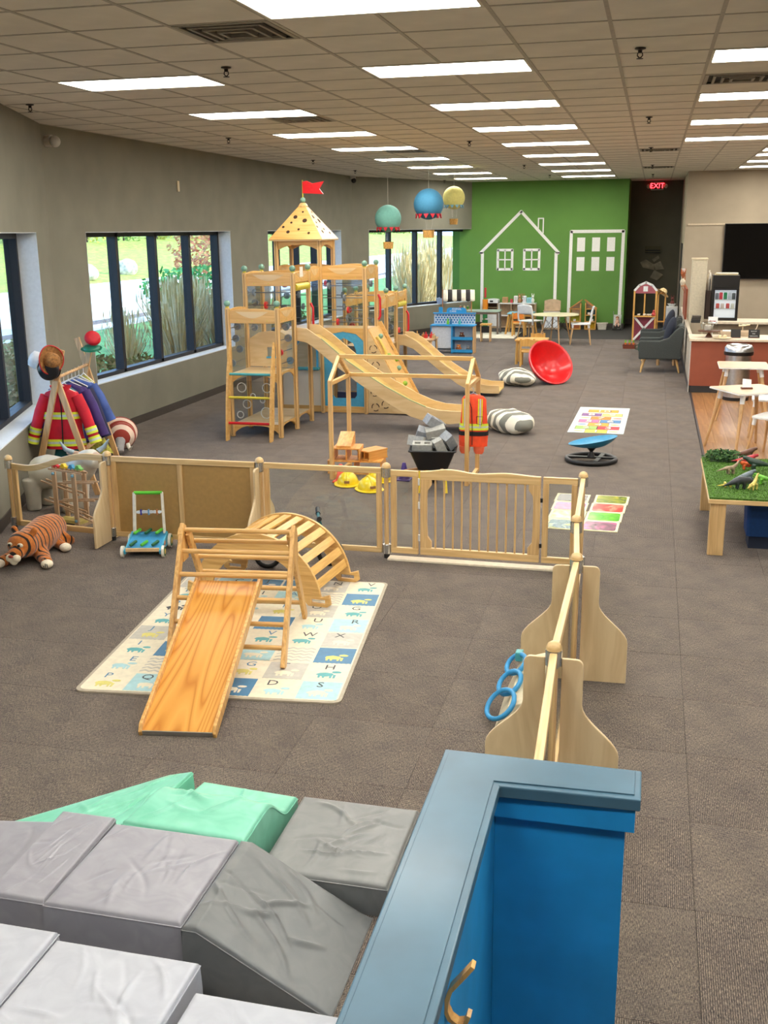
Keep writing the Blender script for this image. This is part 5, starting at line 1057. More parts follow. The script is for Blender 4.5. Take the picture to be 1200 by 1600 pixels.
# balance bike behind the arch
bk = thing('balance_bike', 'dark teal balance bike mostly hidden behind the arch climber', 'balance bike', (-2.40, 7.06, 0), R(20)); BT = mat('bike_teal', (34, 92, 98), .4)
for x in (-.26, .20): MB().tube([(x+.085*cos(a*pi/10), 0, .10+.085*sin(a*pi/10)) for a in range(20)], .018, 8, True).build('tyre', BKP, bk, 60)
MB().tube([(.20, 0, .10), (.15, 0, .24), (.12, 0, .36)], .016, 8).tube([(.15, 0, .24), (-.08, 0, .18), (-.26, 0, .10)], .016, 8).build('frame', BT, bk, 60); MB().tube([(-.05, 0, .19), (-.08, 0, .27)], .012, 8).sph((-.1, 0, .285), .05, (1.6, .8, .5)).build('saddle', BKP, bk, 60)
MB().tube([(.12, -.12, .395), (.12, 0, .37), (.12, .12, .395)], .012, 8).build('handlebar', BT, bk, 60)
for s_ in (-1, 1): MB().cyl((.12, s_*.07, .383), (.12, s_*.15, .402), .018, n=10).build('grip', BKP, bk, 60)
# blue ring toy behind the near fence foot
rg = thing('ring_toy', 'pale activity board with blue plastic rings leaning behind the nearest fence foot', 'toy', (-.53, 5.0, 0)); MB().hexa([(-.12, -.22, .0), (.10, -.22, .0), (.10, .26, .0), (-.12, .26, .0), (-.06, -.18, .10), (.10, -.18, .16), (.10, .24, .24), (-.04, .22, .20)]).build('board', mat('ring_board', (222, 208, 176), .5), rg, bev=.004)
RBL = mat('ring_blue', (56, 150, 206), .4)
for k, (x, y, z, r_) in enumerate(((-.10, -.16, .10, .085), (-.075, .0, .15, .07), (-.06, .13, .20, .06))):
    n_ = Vector((-.62, -.35, .70)).normalized(); u_ = n_.orthogonal().normalized(); v_ = n_.cross(u_); MB().tube([Vector((x, y, z))+u_*r_*cos(a*pi/10)+v_*r_*sin(a*pi/10)*1.15 for a in range(20)], .013, 8, True).build('ring', RBL, rg, 60)
MB().bx(-.07, -.03, .16, .22, .20, .25).build('teal_peg', TEALP, rg, bev=.006)
# --- dress-up rack
RW = wood('rack_oak', (214, 172, 122), (188, 144, 96), .45, 2, 40, 3); rk = thing('clothes_rack', 'A-frame oak dress-up rack against the window wall', 'clothes rack', (-5.40, 9.1, 0))
fx, fy_, bx2, by2, ht = .06, -.35, -.22, .70, 1.10
for cx_, cy_, w_, yo in ((fx, fy_, .33, 0), (bx2, by2, .30, 0)):
    for s_ in (-1, 1): MB().bar((cx_+s_*w_, cy_+s_*.012, 0), (cx_-s_*.09, cy_+s_*.012, ht+.27), .06, .022, (0, 1, 0)).build('leg', RW, rk, bev=.003)
MB().cyl((fx, fy_-.05, ht), (bx2, by2+.05, ht), .016, n=12).build('hanging_bar', RW, rk, 60); MB().bar((fx+.2, fy_, .42), (bx2+.2, by2, .42), .02, .04).build('brace', RW, rk)
def barp(t_): return Vector((-5.40+fx+(bx2-fx)*t_, 9.1+fy_+(by2-fy_)*t_, ht))
def coat(label, t_, m, L_, wdt, slv=True, band=None, cat='jacket', seed=0, name='jacket', skirt=1.0, drop=.10):
    p = barp(t_); o = thing(name, label, cat, (p.x, p.y, p.z-drop-L_), R(12), 'dress-up clothes'); q = MB()
    loft(q, [(0, wdt*1.0*skirt, .06, 0, 0), (L_*.3, wdt*.95, .058, 0, 0), (L_*.6, wdt*.92, .056, 0, 0), (L_*.82, wdt*.98, .052, 0, 0), (L_*.93, wdt*.8, .045, 0, 0), (L_, wdt*.28, .035, 0, 0)], 40, .20, seed); q.build('body', m, o, 60)
    if slv:
        for s_ in (-1, 1):
            pts = [(s_*wdt*.78, 0, L_*.87), (s_*wdt*1.12, -.01, L_*.62), (s_*wdt*1.42, -.02, L_*.34), (s_*wdt*1.66, -.03, L_*.10)]; MB().tube(pts, [.055, .056, .050, .052], 14).build('sleeve', m, o, 60)
            if band:
                for f_ in (.45, .95):
                    a = Vector(pts[2]) if f_ < .9 else Vector(pts[3]); d = (Vector(pts[3])-Vector(pts[2])).normalized(); a = a+d*(.02 if f_ < .9 else -.035)
                    for k, (oo, mm) in enumerate(((-.022, VYL), (0, VSI), (.022, VYL))): MB().cyl(a+d*(oo-.011), a+d*(oo+.011), .0565, n=14, caps=False).build('sleeve_band', mm, o, 60)
    if band:
        for zz in (.03, L_*.50):
            for k, (oo, mm) in enumerate(((0, VYL), (.022, VSI), (.044, VYL))): q = MB(); loft(q, [(zz+oo, wdt*1.02, .063, 0, 0), (zz+oo+.022, wdt*1.015, .062, 0, 0)], 40, .20, seed, False); q.build('body_band', mm, o, 60)
        MB().tube([(0, -.055, L_*.95), (.012, -.064, L_*.7), (0, -.068, .02)], .006, 6).build('front_opening', VBK, o)
        q = MB(); loft(q, [(L_*.90, .10, .06, 0, 0), (L_*.97, .085, .055, 0, 0), (L_*1.04, .10, .065, 0, 0)], 20, .1, 2, False); q.build('collar', m, o, 60)
    MB().tube([(-wdt*.8, 0, L_*.92), (0, 0, L_+.03), (wdt*.8, 0, L_*.92)], .007, 6).tube([(0, 0, L_+.03), (0, 0, L_+drop-.03), (0, .018, L_+drop+.012), (0, .0, L_+drop+.022)], .003, 5).build('hanger', mat('hanger_white', (226, 222, 216), .5), o, 60)
    return o
FR = mat('fire_red', (196, 16, 40), .75, var=.1, scale=8, bmp=.3)
coat('red firefighter jacket with yellow and silver bands at the front of the rack', .10, FR, .58, .185, True, True, seed=1.0)
coat('teal satin dress hanging behind the red firefighter jacket', .22, mat('cloth_teal', (26, 104, 112), .5, var=.15, scale=6), .85, .15, False, None, 'dress', 3.0, 'dress', 1.25)
coat('dark purple jacket in the middle of the rack', .36, mat('cloth_purple', (58, 34, 104), .7, var=.12, scale=8), .56, .19, True, None, seed=5.0)
coat('navy jacket next to the purple one', .48, mat('cloth_navy', (30, 32, 66), .8, var=.12, scale=8), .60, .185, True, None, seed=7.0)
coat('blue denim jacket near the back of the rack, reaching to the window side', .60, mat('cloth_denim', (66, 90, 156), .8, var=.12, scale=8), .45, .20, True, None, seed=9.0)
coat('grey patterned dress at the back of the rack', .72, mat('cloth_grey', (120, 120, 128), .8, var=.25, scale=20), .62, .17, False, None, 'dress', 11.0, 'dress', 1.1)
coat('yellow-green straw skirt at the far end of the rack', .88, mat('straw_skirt', (170, 164, 70), .9, var=.3, scale=30, bmp=.6), .80, .12, False, None, 'skirt', 13.0, 'skirt', 2.1)
def hat(name, label, loc, rot, brim, cr, ch, m, m2=None, up=0):
    t = thing(name, label, 'hat', loc, 0, 'dress-up hats'); t.rotation_euler = Vector(rot).to_track_quat('Z', 'Y').to_euler()
    MB().lathe([(cr, .004), (cr*.99, ch*.5), (cr*.9, ch*.85), (cr*.5, ch), (.002, ch)], n=24, caps=False).build('crown', m, t, 60)
    MB().grid(lambda u, v: (cos(2*pi*u)*(cr*.96+(brim-cr)*v), sin(2*pi*u)*(cr*.96+(brim-cr)*v), .004+up*v*v*abs(cos(2*pi*u))), 36, 6, True).build('brim', m, t, 60)
    if m2: MB().tube([(cos(a*pi/16)*brim, sin(a*pi/16)*brim, .004+up*abs(cos(a*pi/16))) for a in range(32)], .006, 6, True).build('edging', m2, t, 60)
    return t
STW = mat('hat_straw', (150, 104, 56), .85, var=.2, scale=50, bmp=.5)
P = Vector((-5.40+fx, 9.1+fy_, ht))
hat('cowboy_hat', 'brown straw hat with red edging on the front of the rack', P+Vector((.02, -.12, .19)), (.90, -.40, -.02), .13, .07, .095, STW, mat('hat_red_edge', (190, 40, 40), .7), .03)
hat('chef_hat', 'white chef hat behind the straw hat on the rack', P+Vector((-.12, -.05, .16)), (-.8, -.3, .45), .085, .08, .10, mat('cap_white', (226, 226, 228), .8))
hat('black_hat', 'black helmet-like hat under the straw hat', P+Vector((-.02, -.07, .10)), (.35, -.8, -.15), .11, .095, .10, mat('hat_black', (16, 18, 26), .35))
P2 = Vector((-5.40+bx2, 9.1+by2, ht))
hat('red_cap', 'red velvet cap on the back end of the rack', P2+Vector((.13, -.06, .27)), (.5, -.6, .6), .085, .08, .045, mat('cap_red', (200, 16, 34), .6))
hat('green_visor', 'green visor hanging under the red cap', P2+Vector((.12, -.08, .17)), (.1, -.25, 1), .11, .085, .03, mat('visor_green', (20, 110, 84), .4))
# striped elephant plush behind
el = thing('plush_elephant', 'striped cloth elephant with white tusks on the floor below the window', 'plush toy', (-5.86, 10.85, 0), R(-20)); EST = stripes('elephant_stripe', (222, 196, 178), (150, 56, 44), 16, .9); q = MB()
q.sph((-.05, .05, .18), .2, (1.1, .9, .9)); q.sph((.14, -.10, .18), .15, (1.1, 1, 1)); organic(q, 'body', EST, el, .02); organic(MB().tube([(.22, -.2, .16), (.28, -.27, .08), (.33, -.3, .04)], [.06, .045, .035], 12), 'trunk', mat('elephant_grey', (150, 146, 146), .8), el, .012)
for s_ in (-1, 1): MB().tube([(.22+s_*.06, -.2+s_*.05, .10), (.30+s_*.06, -.26+s_*.06, .06), (.36+s_*.05, -.27+s_*.06, .10)], [.025, .018, .004], 8).build('tusk', mat('tusk_white', (228, 220, 206), .5), el, 60)
# ================================================================ far end of the room
WT = mat('paint_white', (236, 234, 226), .7, var=.02); TRIMW = WT
def uline(q, a, b, w, y0, y1):
    """flat painted line on the wall from a to b (x,z)"""
    a = Vector(a); b = Vector(b); d = (b-a).normalized(); n = Vector((-d.y, d.x))*w/2; a = a-d*w*.25; b = b+d*w*.25
    q.prism([(a.x-n.x, a.y-n.y), (b.x-n.x, b.y-n.y), (b.x+n.x, b.y+n.y), (a.x+n.x, a.y+n.y)], y0, y1, 'y')
hm = thing('wall_mural', 'white outline of a house with two windows painted on the green wall', 'wall mural', (-3.3, 26.994, 0)); YM = 26.994
def ml(name, segs, w=.055, par=hm):
    q = MB()
    for a, b in segs: uline(q, (a[0]-par.location.x, a[1]), (b[0]-par.location.x, b[1]), w, -.002, .003)
    return q.build(name, WT, par)
HXL, HXR = -4.24, -2.42
ml('house_walls', [((-4.19, .0), (-4.19, 1.82)), ((-2.355, .0), (-2.355, 1.82))], .075); ml('roof_line', [((-4.24, 1.83), (-3.24, 2.82)), ((-3.24, 2.82), (-2.29, 1.82))], .07)
ml('eave_end', [((-4.26, 1.835), (-4.17, 1.835)), ((-2.37, 1.83), (-2.27, 1.83))], .03); ml('chimney', [((-2.81, 2.42), (-2.81, 2.65)), ((-2.81, 2.65), (-2.69, 2.65)), ((-2.69, 2.65), (-2.69, 2.30))], .03)
for x0, x1 in ((-3.80, -3.44), (-3.14, -2.77)):
    c = (x0+x1)/2; ml('painted_window', [((x0, 1.43), (x0, 1.90)), ((x1, 1.43), (x1, 1.90)), ((x0, 1.43), (x1, 1.43)), ((x0, 1.90), (x1, 1.90))], .06); ml('painted_glazing_bar', [((c, 1.43), (c, 1.90)), ((x0, 1.665), (x1, 1.665))], .03)
d_ = thing('wall_mural', 'white outline of a tall door with six panes painted on the green wall', 'wall mural', (-1.4, 26.994, 0))
ml('door_outline', [((-2.01, .0), (-2.0, 2.33)), ((-2.0, 2.33), (-.75, 2.33)), ((-.75, 2.33), (-.765, 0))], .075, d_)
for k in range(6): x = -1.755+(k % 3)*.36; z = 2.02 if k < 3 else 1.555; MB().bx(x-.095+1.4, x+.095+1.4, -.002, .003, z-.165, z+.165).build('painted_pane', WT, d_)
art = thing('wall_sculpture', 'grey angular wall sculpture hanging on the charcoal wall', 'wall art', (0, 28.38, 0)); AG = mat('art_grey', (120, 112, 92), .7, var=.15, scale=8); AD = mat('art_dark', (18, 16, 10), .7)
MB().bx(-.24, .15, -.04, 0, 1.80, 1.95).build('top_box', mat('art_olive', (70, 64, 36), .7), art); MB().bx(-.23, .14, -.06, -.04, 1.83, 1.86).bx(-.23, .14, -.06, -.04, 1.78, 1.80).build('slat', AD, art)
for P_ in ([(-.34, 1.55), (-.20, 1.62), (.0, 1.50), (.02, 1.36), (-.27, 1.42)], [(.0, 1.50), (.16, 1.58), (.26, 1.38), (.05, 1.36)], [(-.08, 1.17), (.10, 1.10), (.24, 1.24), (.02, 1.36)], [(-.05, 1.62), (.10, 1.72), (.13, 1.65), (.0, 1.56)]): MB().prism(P_, -.05, -.02, 'y').build('plate', AG, art)
# --- generic small furniture builders
LW = wood('light_oak', (214, 172, 120), (190, 146, 96), .45, 2, 40, 3); LW2 = wood('honey_pine', (216, 166, 88), (196, 142, 66), .45, 2, 40, 3); MEL = mat('melamine_oak', (190, 164, 132), .5, var=.06, scale=14); WPL = mat('plastic_white', (228, 228, 226), .4)
def kchair(label, loc, rz, m, mb=None, s=1.0, group=None):
    t = thing('kids_chair', label, 'chair', loc, rz, group); t.scale = (s,)*3
    for sx in (-1, 1):
        MB().bar((sx*.13, -.12, 0), (sx*.12, -.11, .26), .03, .03).build('leg', m, t); MB().bar((sx*.13, .13, 0), (sx*.125, .14, .52), .03, .03).build('leg', m, t)
    MB().bx(-.15, .15, -.14, .14, .26, .28).build('seat', m, t, bev=.004); MB().prism([(-.12, .38), (.12, .38), (.12, .49)]+[(.12-.24*k/8, .49+.03*sin(pi*k/8)) for k in range(1, 8)]+[(-.12, .49)], .13, .15, 'y').build('backrest', mb or m, t); MB().bar((-.12, .14, .32), (.12, .14, .32), .02, .03).build('back_slat', mb or m, t); return t
def ktable(name, label, loc, w, d, h, mt, mleg, rz=0, splay=0, cat='table'):
    t = thing(name, label, cat, loc, rz); MB().bx(-w/2, w/2, -d/2, d/2, h-.03, h).build('tabletop', mt, t, bev=.005)
    for sx in (-1, 1):
        for sy in (-1, 1): MB().bar((sx*(w/2-.03+splay), sy*(d/2-.03+splay), 0), (sx*(w/2-.04), sy*(d/2-.04), h-.03), .035, .035).build('leg', mleg, t)
    MB().bx(-w/2+.04, w/2-.04, -d/2+.04, -d/2+.06, h-.08, h-.03).bx(-w/2+.04, w/2-.04, d/2-.06, d/2-.04, h-.08, h-.03).build('apron', mleg, t); return t
def wchair(label, loc, rz, s=1.0):
    """white shell chair on dowel legs; faces -y"""
    t = thing('shell_chair', label, 'chair', loc, rz, 'white shell chairs'); t.scale = (s,)*3
    MB().prism(rrect(-.21, .21, -.21, .21, .07), .43, .455, 'z').build('seat', WPL, t, bev=.006)
    MB().grid(lambda u, v: ((u-.5)*.44*(1-.1*v), .21+.03*(1-(2*u-1)**2)+.05*v, .60+.22*v-.03*abs(2*u-1)**3*v), 12, 6).build('backrest', WPL, t, 60).modifiers.new('s', 'SOLIDIFY').thickness = .014
    for sx in (-1, 1):
        MB().bar((sx*.20, .19, .44), (sx*.195, .235, .64), .03, .022).build('back_post', WPL, t)
        for sy in (-1, 1): MB().cyl((sx*.22, sy*.22, 0), (sx*.175, sy*.175, .36), .012, .017, 10).build('leg', LW, t, 60); MB().cyl((sx*.175, sy*.175, .36), (sx*.165, sy*.165, .435), .021, .024, 10).build('leg_socket', WPL, t, 60)
    return t
# rug, market stall, animal stand
rug = MB().prism(rrect(-.72, .72, -.75, .75, .02), .001, .010, 'z').build('play_rug', mat('rug_cream', (220, 214, 196), .95, var=.1, scale=5), None, loc=(-3.72, 24.82, 0)); tag(rug, 'pale cream rug under the play tables', 'rug')
ca = thing('pet_care_stand', 'blue and white animal care play stand with shelves', 'play stand', (-3.84, 21.1, 0)); CBL_ = mat('care_blue', (40, 146, 204), .45); CWH = mat('care_white', (220, 224, 228), .5); CPT = thing
MB().bx(-.44, .0, -.10, -.085, .10, .54).build('front_panel', CWH, ca); MB().bx(-.44, .43, .13, .145, .04, .54).build('back_panel', CWH, ca); MB().bx(-.45, .45, -.16, .15, .54, .565).build('counter', CBL_, ca, bev=.003)
for x in (-.01, .425): MB().bx(x-.012, x+.012, -.15, .14, .0, .54).build('side_panel', CBL_ if x < .2 else LW, ca)
MB().bx(-.45, -.43, -.12, .14, 0, .54).build('side_panel', CBL_, ca)
for z in (.02, .27): MB().bx(0, .42, -.14, .13, z, z+.02).bx(0, .42, -.15, -.135, z, z+.06).build('shelf', CBL_, ca)
MB().bx(-.42, .42, .12, .135, .565, .77).build('splashback', CWH, ca)
q = MB()
for i in range(14):
    for j in range(4):
        x = -.38+i*.058+(.029 if j % 2 else 0); q.cyl((x, .1185, .60+j*.045), (x, .1165, .60+j*.045), .019, n=6)
q.build('hexagon_pattern', mat('care_pattern', (40, 120, 170), .5), ca)['kind'] = 'stuff'
MB().bx(-.43, .43, .06, .14, .77, .79).build('top_shelf', CBL_, ca); sg = MB().prism([(-.16, .79), (.24, .79), (.24, .84)]+arc(.18, .83, .06, 0, pi/2, 5)+arc(-.10, .83, .06, pi/2, pi, 5), .09, .105, 'y').build('sign_board', CBL_, ca)
text('sign_lettering', 'ANIMAL', .055, WPL, sg, (.045, .085, .862), (R(90), 0, 0), .001); text('sign_lettering', 'CARE', .055, WPL, sg, (-.03, .085, .815), (R(90), 0, 0), .001)
MB().prism(rrect(-.32, -.24, .79, .90, .015), .09, .105, 'y').build('sign_tab', CBL_, ca)
for x, c, l in ((-.12, (120, 196, 40), 'green'), (-.06, (40, 110, 150), 'blue'), (.12, (70, 170, 160), 'teal')):
    o = MB().lathe([(.024, 0), (.026, .05), (.014, .08), (.014, .11), (.002, .115)], n=14).build('toy_bottle', mat('bottle_'+l, c, .4), None, 50, loc=(-3.84+x, 21.12, .566)); tag(o, 'small '+l+' toy bottle on the animal care stand', 'toy bottle')
def plushie(label, loc, c, s):
    t = thing('plush_animal', label, 'plush toy', loc, 0, 'plush animals on the care stand'); q = MB().sph((0, 0, .05), .055, (1.2, 1, .9), 12, 8).sph((0, -.03, .10), .04, n=12, m=8).sph((-.035, -.02, .135), .016, n=8, m=6).sph((.035, -.02, .135), .016, n=8, m=6); organic(q, 'body', mat('plush_'+label[:5], c, .95), t, .01); MB().sph((0, -.068, .095), .014, n=8, m=6).build('snout', mat('snout', (210, 180, 150), .8), t, 60); t.scale = (s,)*3
plushie('brown plush animal on the upper shelf of the care stand', (-3.66, 21.05, .291), (110, 60, 40), .9); plushie('orange plush animal on the lower shelf of the care stand', (-3.72, 21.03, .041), (190, 110, 50), .95); plushie('grey plush animal on the lower shelf of the care stand', (-3.52, 21.03, .041), (120, 124, 130), .8)
tb = ktable('play_table', 'low wooden toy table in front of the animal care stand', (-4.42, 20.35, 0), .72, .62, .36, LW, LW)
for k, (x, y, c, h, l) in enumerate(((-.05, -.1, (200, 40, 40), .12, 'red toy bottle on the low toy table'), (.05, -.05, (206, 52, 48), .12, 'second red toy bottle on the low toy table'), (-.22, -.12, (190, 150, 90), .14, 'wooden toy house block on the low toy table'), (-.12, .0, (180, 120, 60), .10, 'small brown wooden toy on the low toy table'), (.12, -.15, (200, 170, 120), .10, 'small pale wooden toy on the low toy table'))):
    t = thing('table_toy', l, 'toy', (-4.35+x+.15, 20.45+y, .361)); MB().bx(-.035, .035, -.03, .03, 0, h*.6).build('body', mat('tt%d' % k, c, .5), t, bev=.005); MB().cyl((0, 0, h*.6), (0, 0, h), .016, .01, 10).build('top', mat('tt%d' % k, c, .5), t, 50)
ms = thing('market_stall', 'toy market stall with a black and cream striped awning', 'play stand', (-4.36, 24.6, 0)); AWB = mat('awning_black', (44, 38, 34), .8); AWC = mat('awning_cream', (236, 226, 202), .8)
for x in (-.38, .30): MB().cyl((x, .0, 0), (x, .0, 1.06), .012, n=10).build('pole', wood('stall_pole', (206, 140, 86), (180, 116, 66), .5), ms)
for k in range(7):
    x0 = -.36+k*.105; f = lambda u, v: (x0+u*.105+.05*v, -.02-.26*v, 1.06-.10*v-.13*max(0, v-.62)/.38+(-.02*sin(pi*u) if v > .99 else 0)); MB().grid(f, 4, 8).build('awning_stripe', AWB if k % 2 else AWC, ms, 60).modifiers.new('s', 'SOLIDIFY').thickness = .006
MB().bar((-.38, 0, 1.055), (.30, 0, 1.055), .015, .015).build('top_bar', LW, ms); MB().bx(-.36, .28, -.18, .16, .50, .52).build('counter', LW, ms); MB().bx(-.05, .28, .02, .14, .60, .61).build('shelf', LW, ms)
for x in (-.34, .26): MB().bx(x-.015, x+.015, -.16, .14, 0, .5).build('side_board', LW, ms)
for x, c, l in ((.03, (196, 30, 44), 'red'), (.12, (226, 220, 180), 'cream'), (.20, (70, 150, 50), 'green')):
    t = thing('toy_jar', l+' toy jar on the market stall shelf', 'toy jar', (-4.36+x, 24.68, .611)); MB().lathe([(.024, 0), (.026, .06)], n=12).build('jar', mat('jar_'+l, c, .4), t, 50); MB().lathe([(.02, .06), (.02, .078)], n=12).build('lid', mat('jar_lid', (226, 206, 150), .5), t)
ktable('play_table', 'grey-green play table beside the market stall', (-3.86, 25.2, 0), .80, .55, .55, mat('table_greygreen', (150, 166, 150), .5), mat('table_leg_taupe', (120, 104, 92), .6))
tower = thing('toy_tower', 'red, orange and green stacked toy tower at the end of the grey-green table', 'toy', (-3.98, 26.2, 0))
for k, (z, c, r_) in enumerate(((0, (40, 120, 60), .07), (.28, (40, 120, 60), .06), (.5, (230, 140, 30), .07), (.78, (200, 50, 50), .025))): MB().cyl((0, 0, z), (0, 0, z+.24), r_, n=14).build('segment', mat('tower%d' % k, c, .5), tower)
st = thing('wooden_stool', 'small wooden stool box with a dark hole by the market stall', 'stool', (-3.52, 23.4, 0)); MB().bx(-.13, .11, -.13, .13, .36, .39).build('top', LW2, st, bev=.004)
for x in (-.11, .09): MB().bx(x-.012, x+.012, -.11, .11, 0, .36).build('side', LW, st)
MB().bx(-.10, .08, -.10, -.085, .20, .34).build('dark_panel', mat('stool_dark', (30, 24, 20), .7), st)
bx_ = thing('storage_box', 'pale blue plastic box on the far window sill', 'box', (-5.02, 26.0, SILL), atan2(P3[1]-P2[1], P3[0]-P2[0])); tray(.20, .08, .22, .10, 0, .13, .01).build('box', mat('box_paleblue', (150, 166, 190), .5), bx_, 40); MB().tube([(x, y, .13) for x, y in rrect(-.225, .225, -.105, .105, .02, 3)], .008, 6, True).build('rim', mat('box_paleblue', (150, 166, 190), .5), bx_)
# kitchen, cubbies, dollhouse
kt = thing('play_kitchen', 'white and oak play kitchen with an open oven against the green wall', 'play kitchen', (-3.89, 26.80, 0))
for x in (-.155, .155): MB().bx(x-.01, x+.01, -.16, .16, 0, .64).build('side', MEL, kt)
MB().prism([(-.165, .62), (.165, .62), (.165, .70)]+[(.165-.33*k/8, .70+.018*sin(pi*k/8)) for k in range(1, 8)]+[(-.165, .70)], -.17, .16, 'y').build('control_panel', WPL, kt); MB().bx(-.04, .04, -.176, -.17, .645, .685).build('display', AD, kt); MB().bx(-.145, .145, -.15, -.13, .05, .34).build('door', WPL, kt, bev=.004); MB().bx(-.145, .145, .13, .15, .04, .62).build('back', mat('oven_brown', (96, 66, 48), .7), kt); MB().bx(-.145, .145, -.14, .13, .345, .36).bx(-.145, .145, -.10, .13, .50, .51).build('rack', MEL, kt); MB().bx(-.165, .165, -.15, .15, 0, .045).build('plinth', MEL, kt)
cb = thing('cubby_shelf', 'low oak cubby shelf with six compartments against the green wall', 'shelf', (-3.24, 26.80, 0))
for k in range(4): MB().bx(-.46+k*.30-.01, -.46+k*.30+.01, -.16, .15, 0, .60).build('upright', MEL if k else WPL, cb)
for z in (.02, .30, .60): MB().bx(-.47, .45, -.165, .15, z, z+.02).build('shelf_board', WPL if z > .2 else MEL, cb)
MB().bx(-.46, .44, .14, .15, .02, .60).build('back', MEL, cb)
for k, (x, c, h, w, l) in enumerate(((-.33, (196, 150, 100), .14, .14, 'brown wooden box on the cubby shelf'), (-.17, (190, 60, 70), .09, .06, 'small red toy on the cubby shelf'), (-.06, (230, 226, 216), .17, .10, 'white book standing on the cubby shelf'), (.15, (232, 234, 236), .17, .10, 'white picture frame on the cubby shelf'), (.27, (140, 200, 210), .13, .12, 'pale blue toy on the cubby shelf'))):
    t = thing('shelf_toy', l, 'toy', (-3.24+x, 26.82, .6205)); MB().bx(-w/2, w/2, -.05, .05, 0, h).build('body', mat('st%d' % k, c, .6), t, bev=.01); MB().bx(-w/2+.015, w/2-.015, -.054, -.05, .02, h-.02).build('front', mat('stf%d' % k, tuple(v_*.85 for v_ in c), .6), t)
def figure(label, loc, c, n, name='figurine'):
    t = thing(name, label, 'figurine', loc); organic(MB().sph((0, 0, .06), .045, (1, .8, 1.3), 12, 8).sph((0, 0, .145), .035, n=12, m=8).tube([(-.02, 0, .16), (-.025, 0, .235)], .012, 6).tube([(.02, 0, .16), (.028, 0, .23)], .012, 6), 'body', mat('fig'+n, c, .8), t, .008); MB().sph((0, -.034, .14), .008, n=8, m=6).build('nose', AD, t)
figure('brown rabbit figure on the cubby shelf', (-3.20, 26.76, .6205), (176, 126, 90), 'a'); figure('second brown rabbit figure beside the first on the cubby shelf', (-3.12, 26.80, .6205), (150, 100, 70), 'b'); figure('patterned white rabbit figure at the right end of the cubby shelf', (-2.88, 26.80, .6205), (220, 220, 210), 'c')
k2 = thing('play_kitchen', 'white play kitchen with red knobs and a wooden top behind the round table', 'play kitchen', (-2.38, 26.60, 0)); MB().bx(-.19, .19, -.14, .14, .04, .44).build('body', WPL, k2, bev=.004); MB().bx(-.20, .20, -.15, .15, .44, .46).bx(-.2, .2, -.12, .14, 0, .04).build('worktop', MEL, k2); MB().prism([(-.2, .46), (.2, .46), (.2, .68)]+[(.2-.4*k/8, .68+.04*sin(pi*k/8)) for k in range(1, 8)]+[(-.2, .68)], .12, .15, 'y').build('backboard', MEL, k2)
for x in (-.12, -.06, .06, .12): MB().cyl((x, -.14, .40), (x, -.155, .40), .016, n=10).build('knob', REDP, k2)
MB().bx(-.16, -.01, -.148, -.14, .08, .34).bx(.01, .16, -.148, -.14, .08, .34).build('door', CWH, k2); MB().bx(-.15, -.02, -.155, -.148, .345, .365).bx(.02, .15, -.155, -.148, .345, .365).build('handle', REDP, k2)
dl = thing('dollhouse', 'open wooden dollhouse with a pitched split roof', 'dollhouse', (-1.62, 26.62, 0))
for x in (-.31, -.06, .06, .31): MB().bx(x-.012, x+.012, -.12, .12, 0, .50 if abs(x) > .2 else .64).build('wall', LW2, dl)
for x0, x1 in ((-.31, -.06), (.06, .31)):
    for z in (.0, .18, .34, .49): MB().bx(x0, x1, -.12, .12, z, z+.018).build('storey_floor', LW2, dl)
for s_ in (-1, 1): MB().bar((s_*.33, 0, .50), (s_*.03, 0, .72), .24, .02, (s_, 0, 1)).build('roof', wood('dollhouse_roof', (206, 140, 76), (180, 116, 56), .5, 0), dl); MB().prism([(s_*.30, .51), (s_*.07, .51), (s_*.07, .66)], .09, .10, 'y').build('gable_board', mat('gable_cream', (226, 214, 186), .6), dl)
for x, z, c in ((.185, .09, (232, 196, 30)), (.185, .26, (70, 110, 60)), (.185, .42, (40, 90, 110)), (-.185, .09, (190, 120, 70)), (-.185, .26, (190, 206, 60)), (-.185, .42, (226, 214, 186))): MB().bx(x-.10, x+.10, .05, .11, z-.07, z+.06).build('room_lining', mat('room_%d%d' % (int(x*10), int(z*100)), c, .6), dl)
for x, z in ((.15, .03), (.22, .20), (-.2, .20), (.14, .36)): MB().bx(x-.03, x+.03, -.04, .02, z-.012, z+.05).build('doll_furniture', WPL, dl, bev=.005)
bn = thing('storage_bin', 'white plastic bin on the floor by the green wall', 'bin', (-1.15, 26.62, 0)); tray(.10, .07, .125, .095, 0, .155, .008).build('bin', mat('bin_cream', (216, 208, 190), .5), bn, 40); MB().tube([(x, y, .155) for x, y in rrect(-.13, .13, -.10, .10, .02, 3)], .009, 6, True).build('rim', mat('bin_cream', (216, 208, 190), .5), bn)
sr = thing('doll_stroller', 'grey doll stroller with a baby doll by the green wall', 'stroller', (-.79, 26.55, 0)); SG = mat('stroller_grey', (120, 124, 112), .5)
for s_ in (-1, 1): MB().tube([(s_*.09, -.10, .03), (s_*.09, .0, .22), (s_*.10, .10, .44)], .008, 6).tube([(s_*.09, .10, .03), (s_*.09, .02, .20)], .008, 6).build('frame_tube', SG, sr, 60); [MB().cyl((s_*.09-.012, y, .03), (s_*.09+.012, y, .03), .03, n=14).build('wheel', BKP, sr) for y in (-.10, .10)]
MB().hexa([(-.08, -.08, .12), (.08, -.08, .12), (.08, .04, .11), (-.08, .04, .11), (-.08, -.08, .13), (.08, -.08, .13), (.09, .07, .36), (-.09, .07, .36)]).build('seat', mat('stroller_fabric', (176, 178, 166), .9), sr)
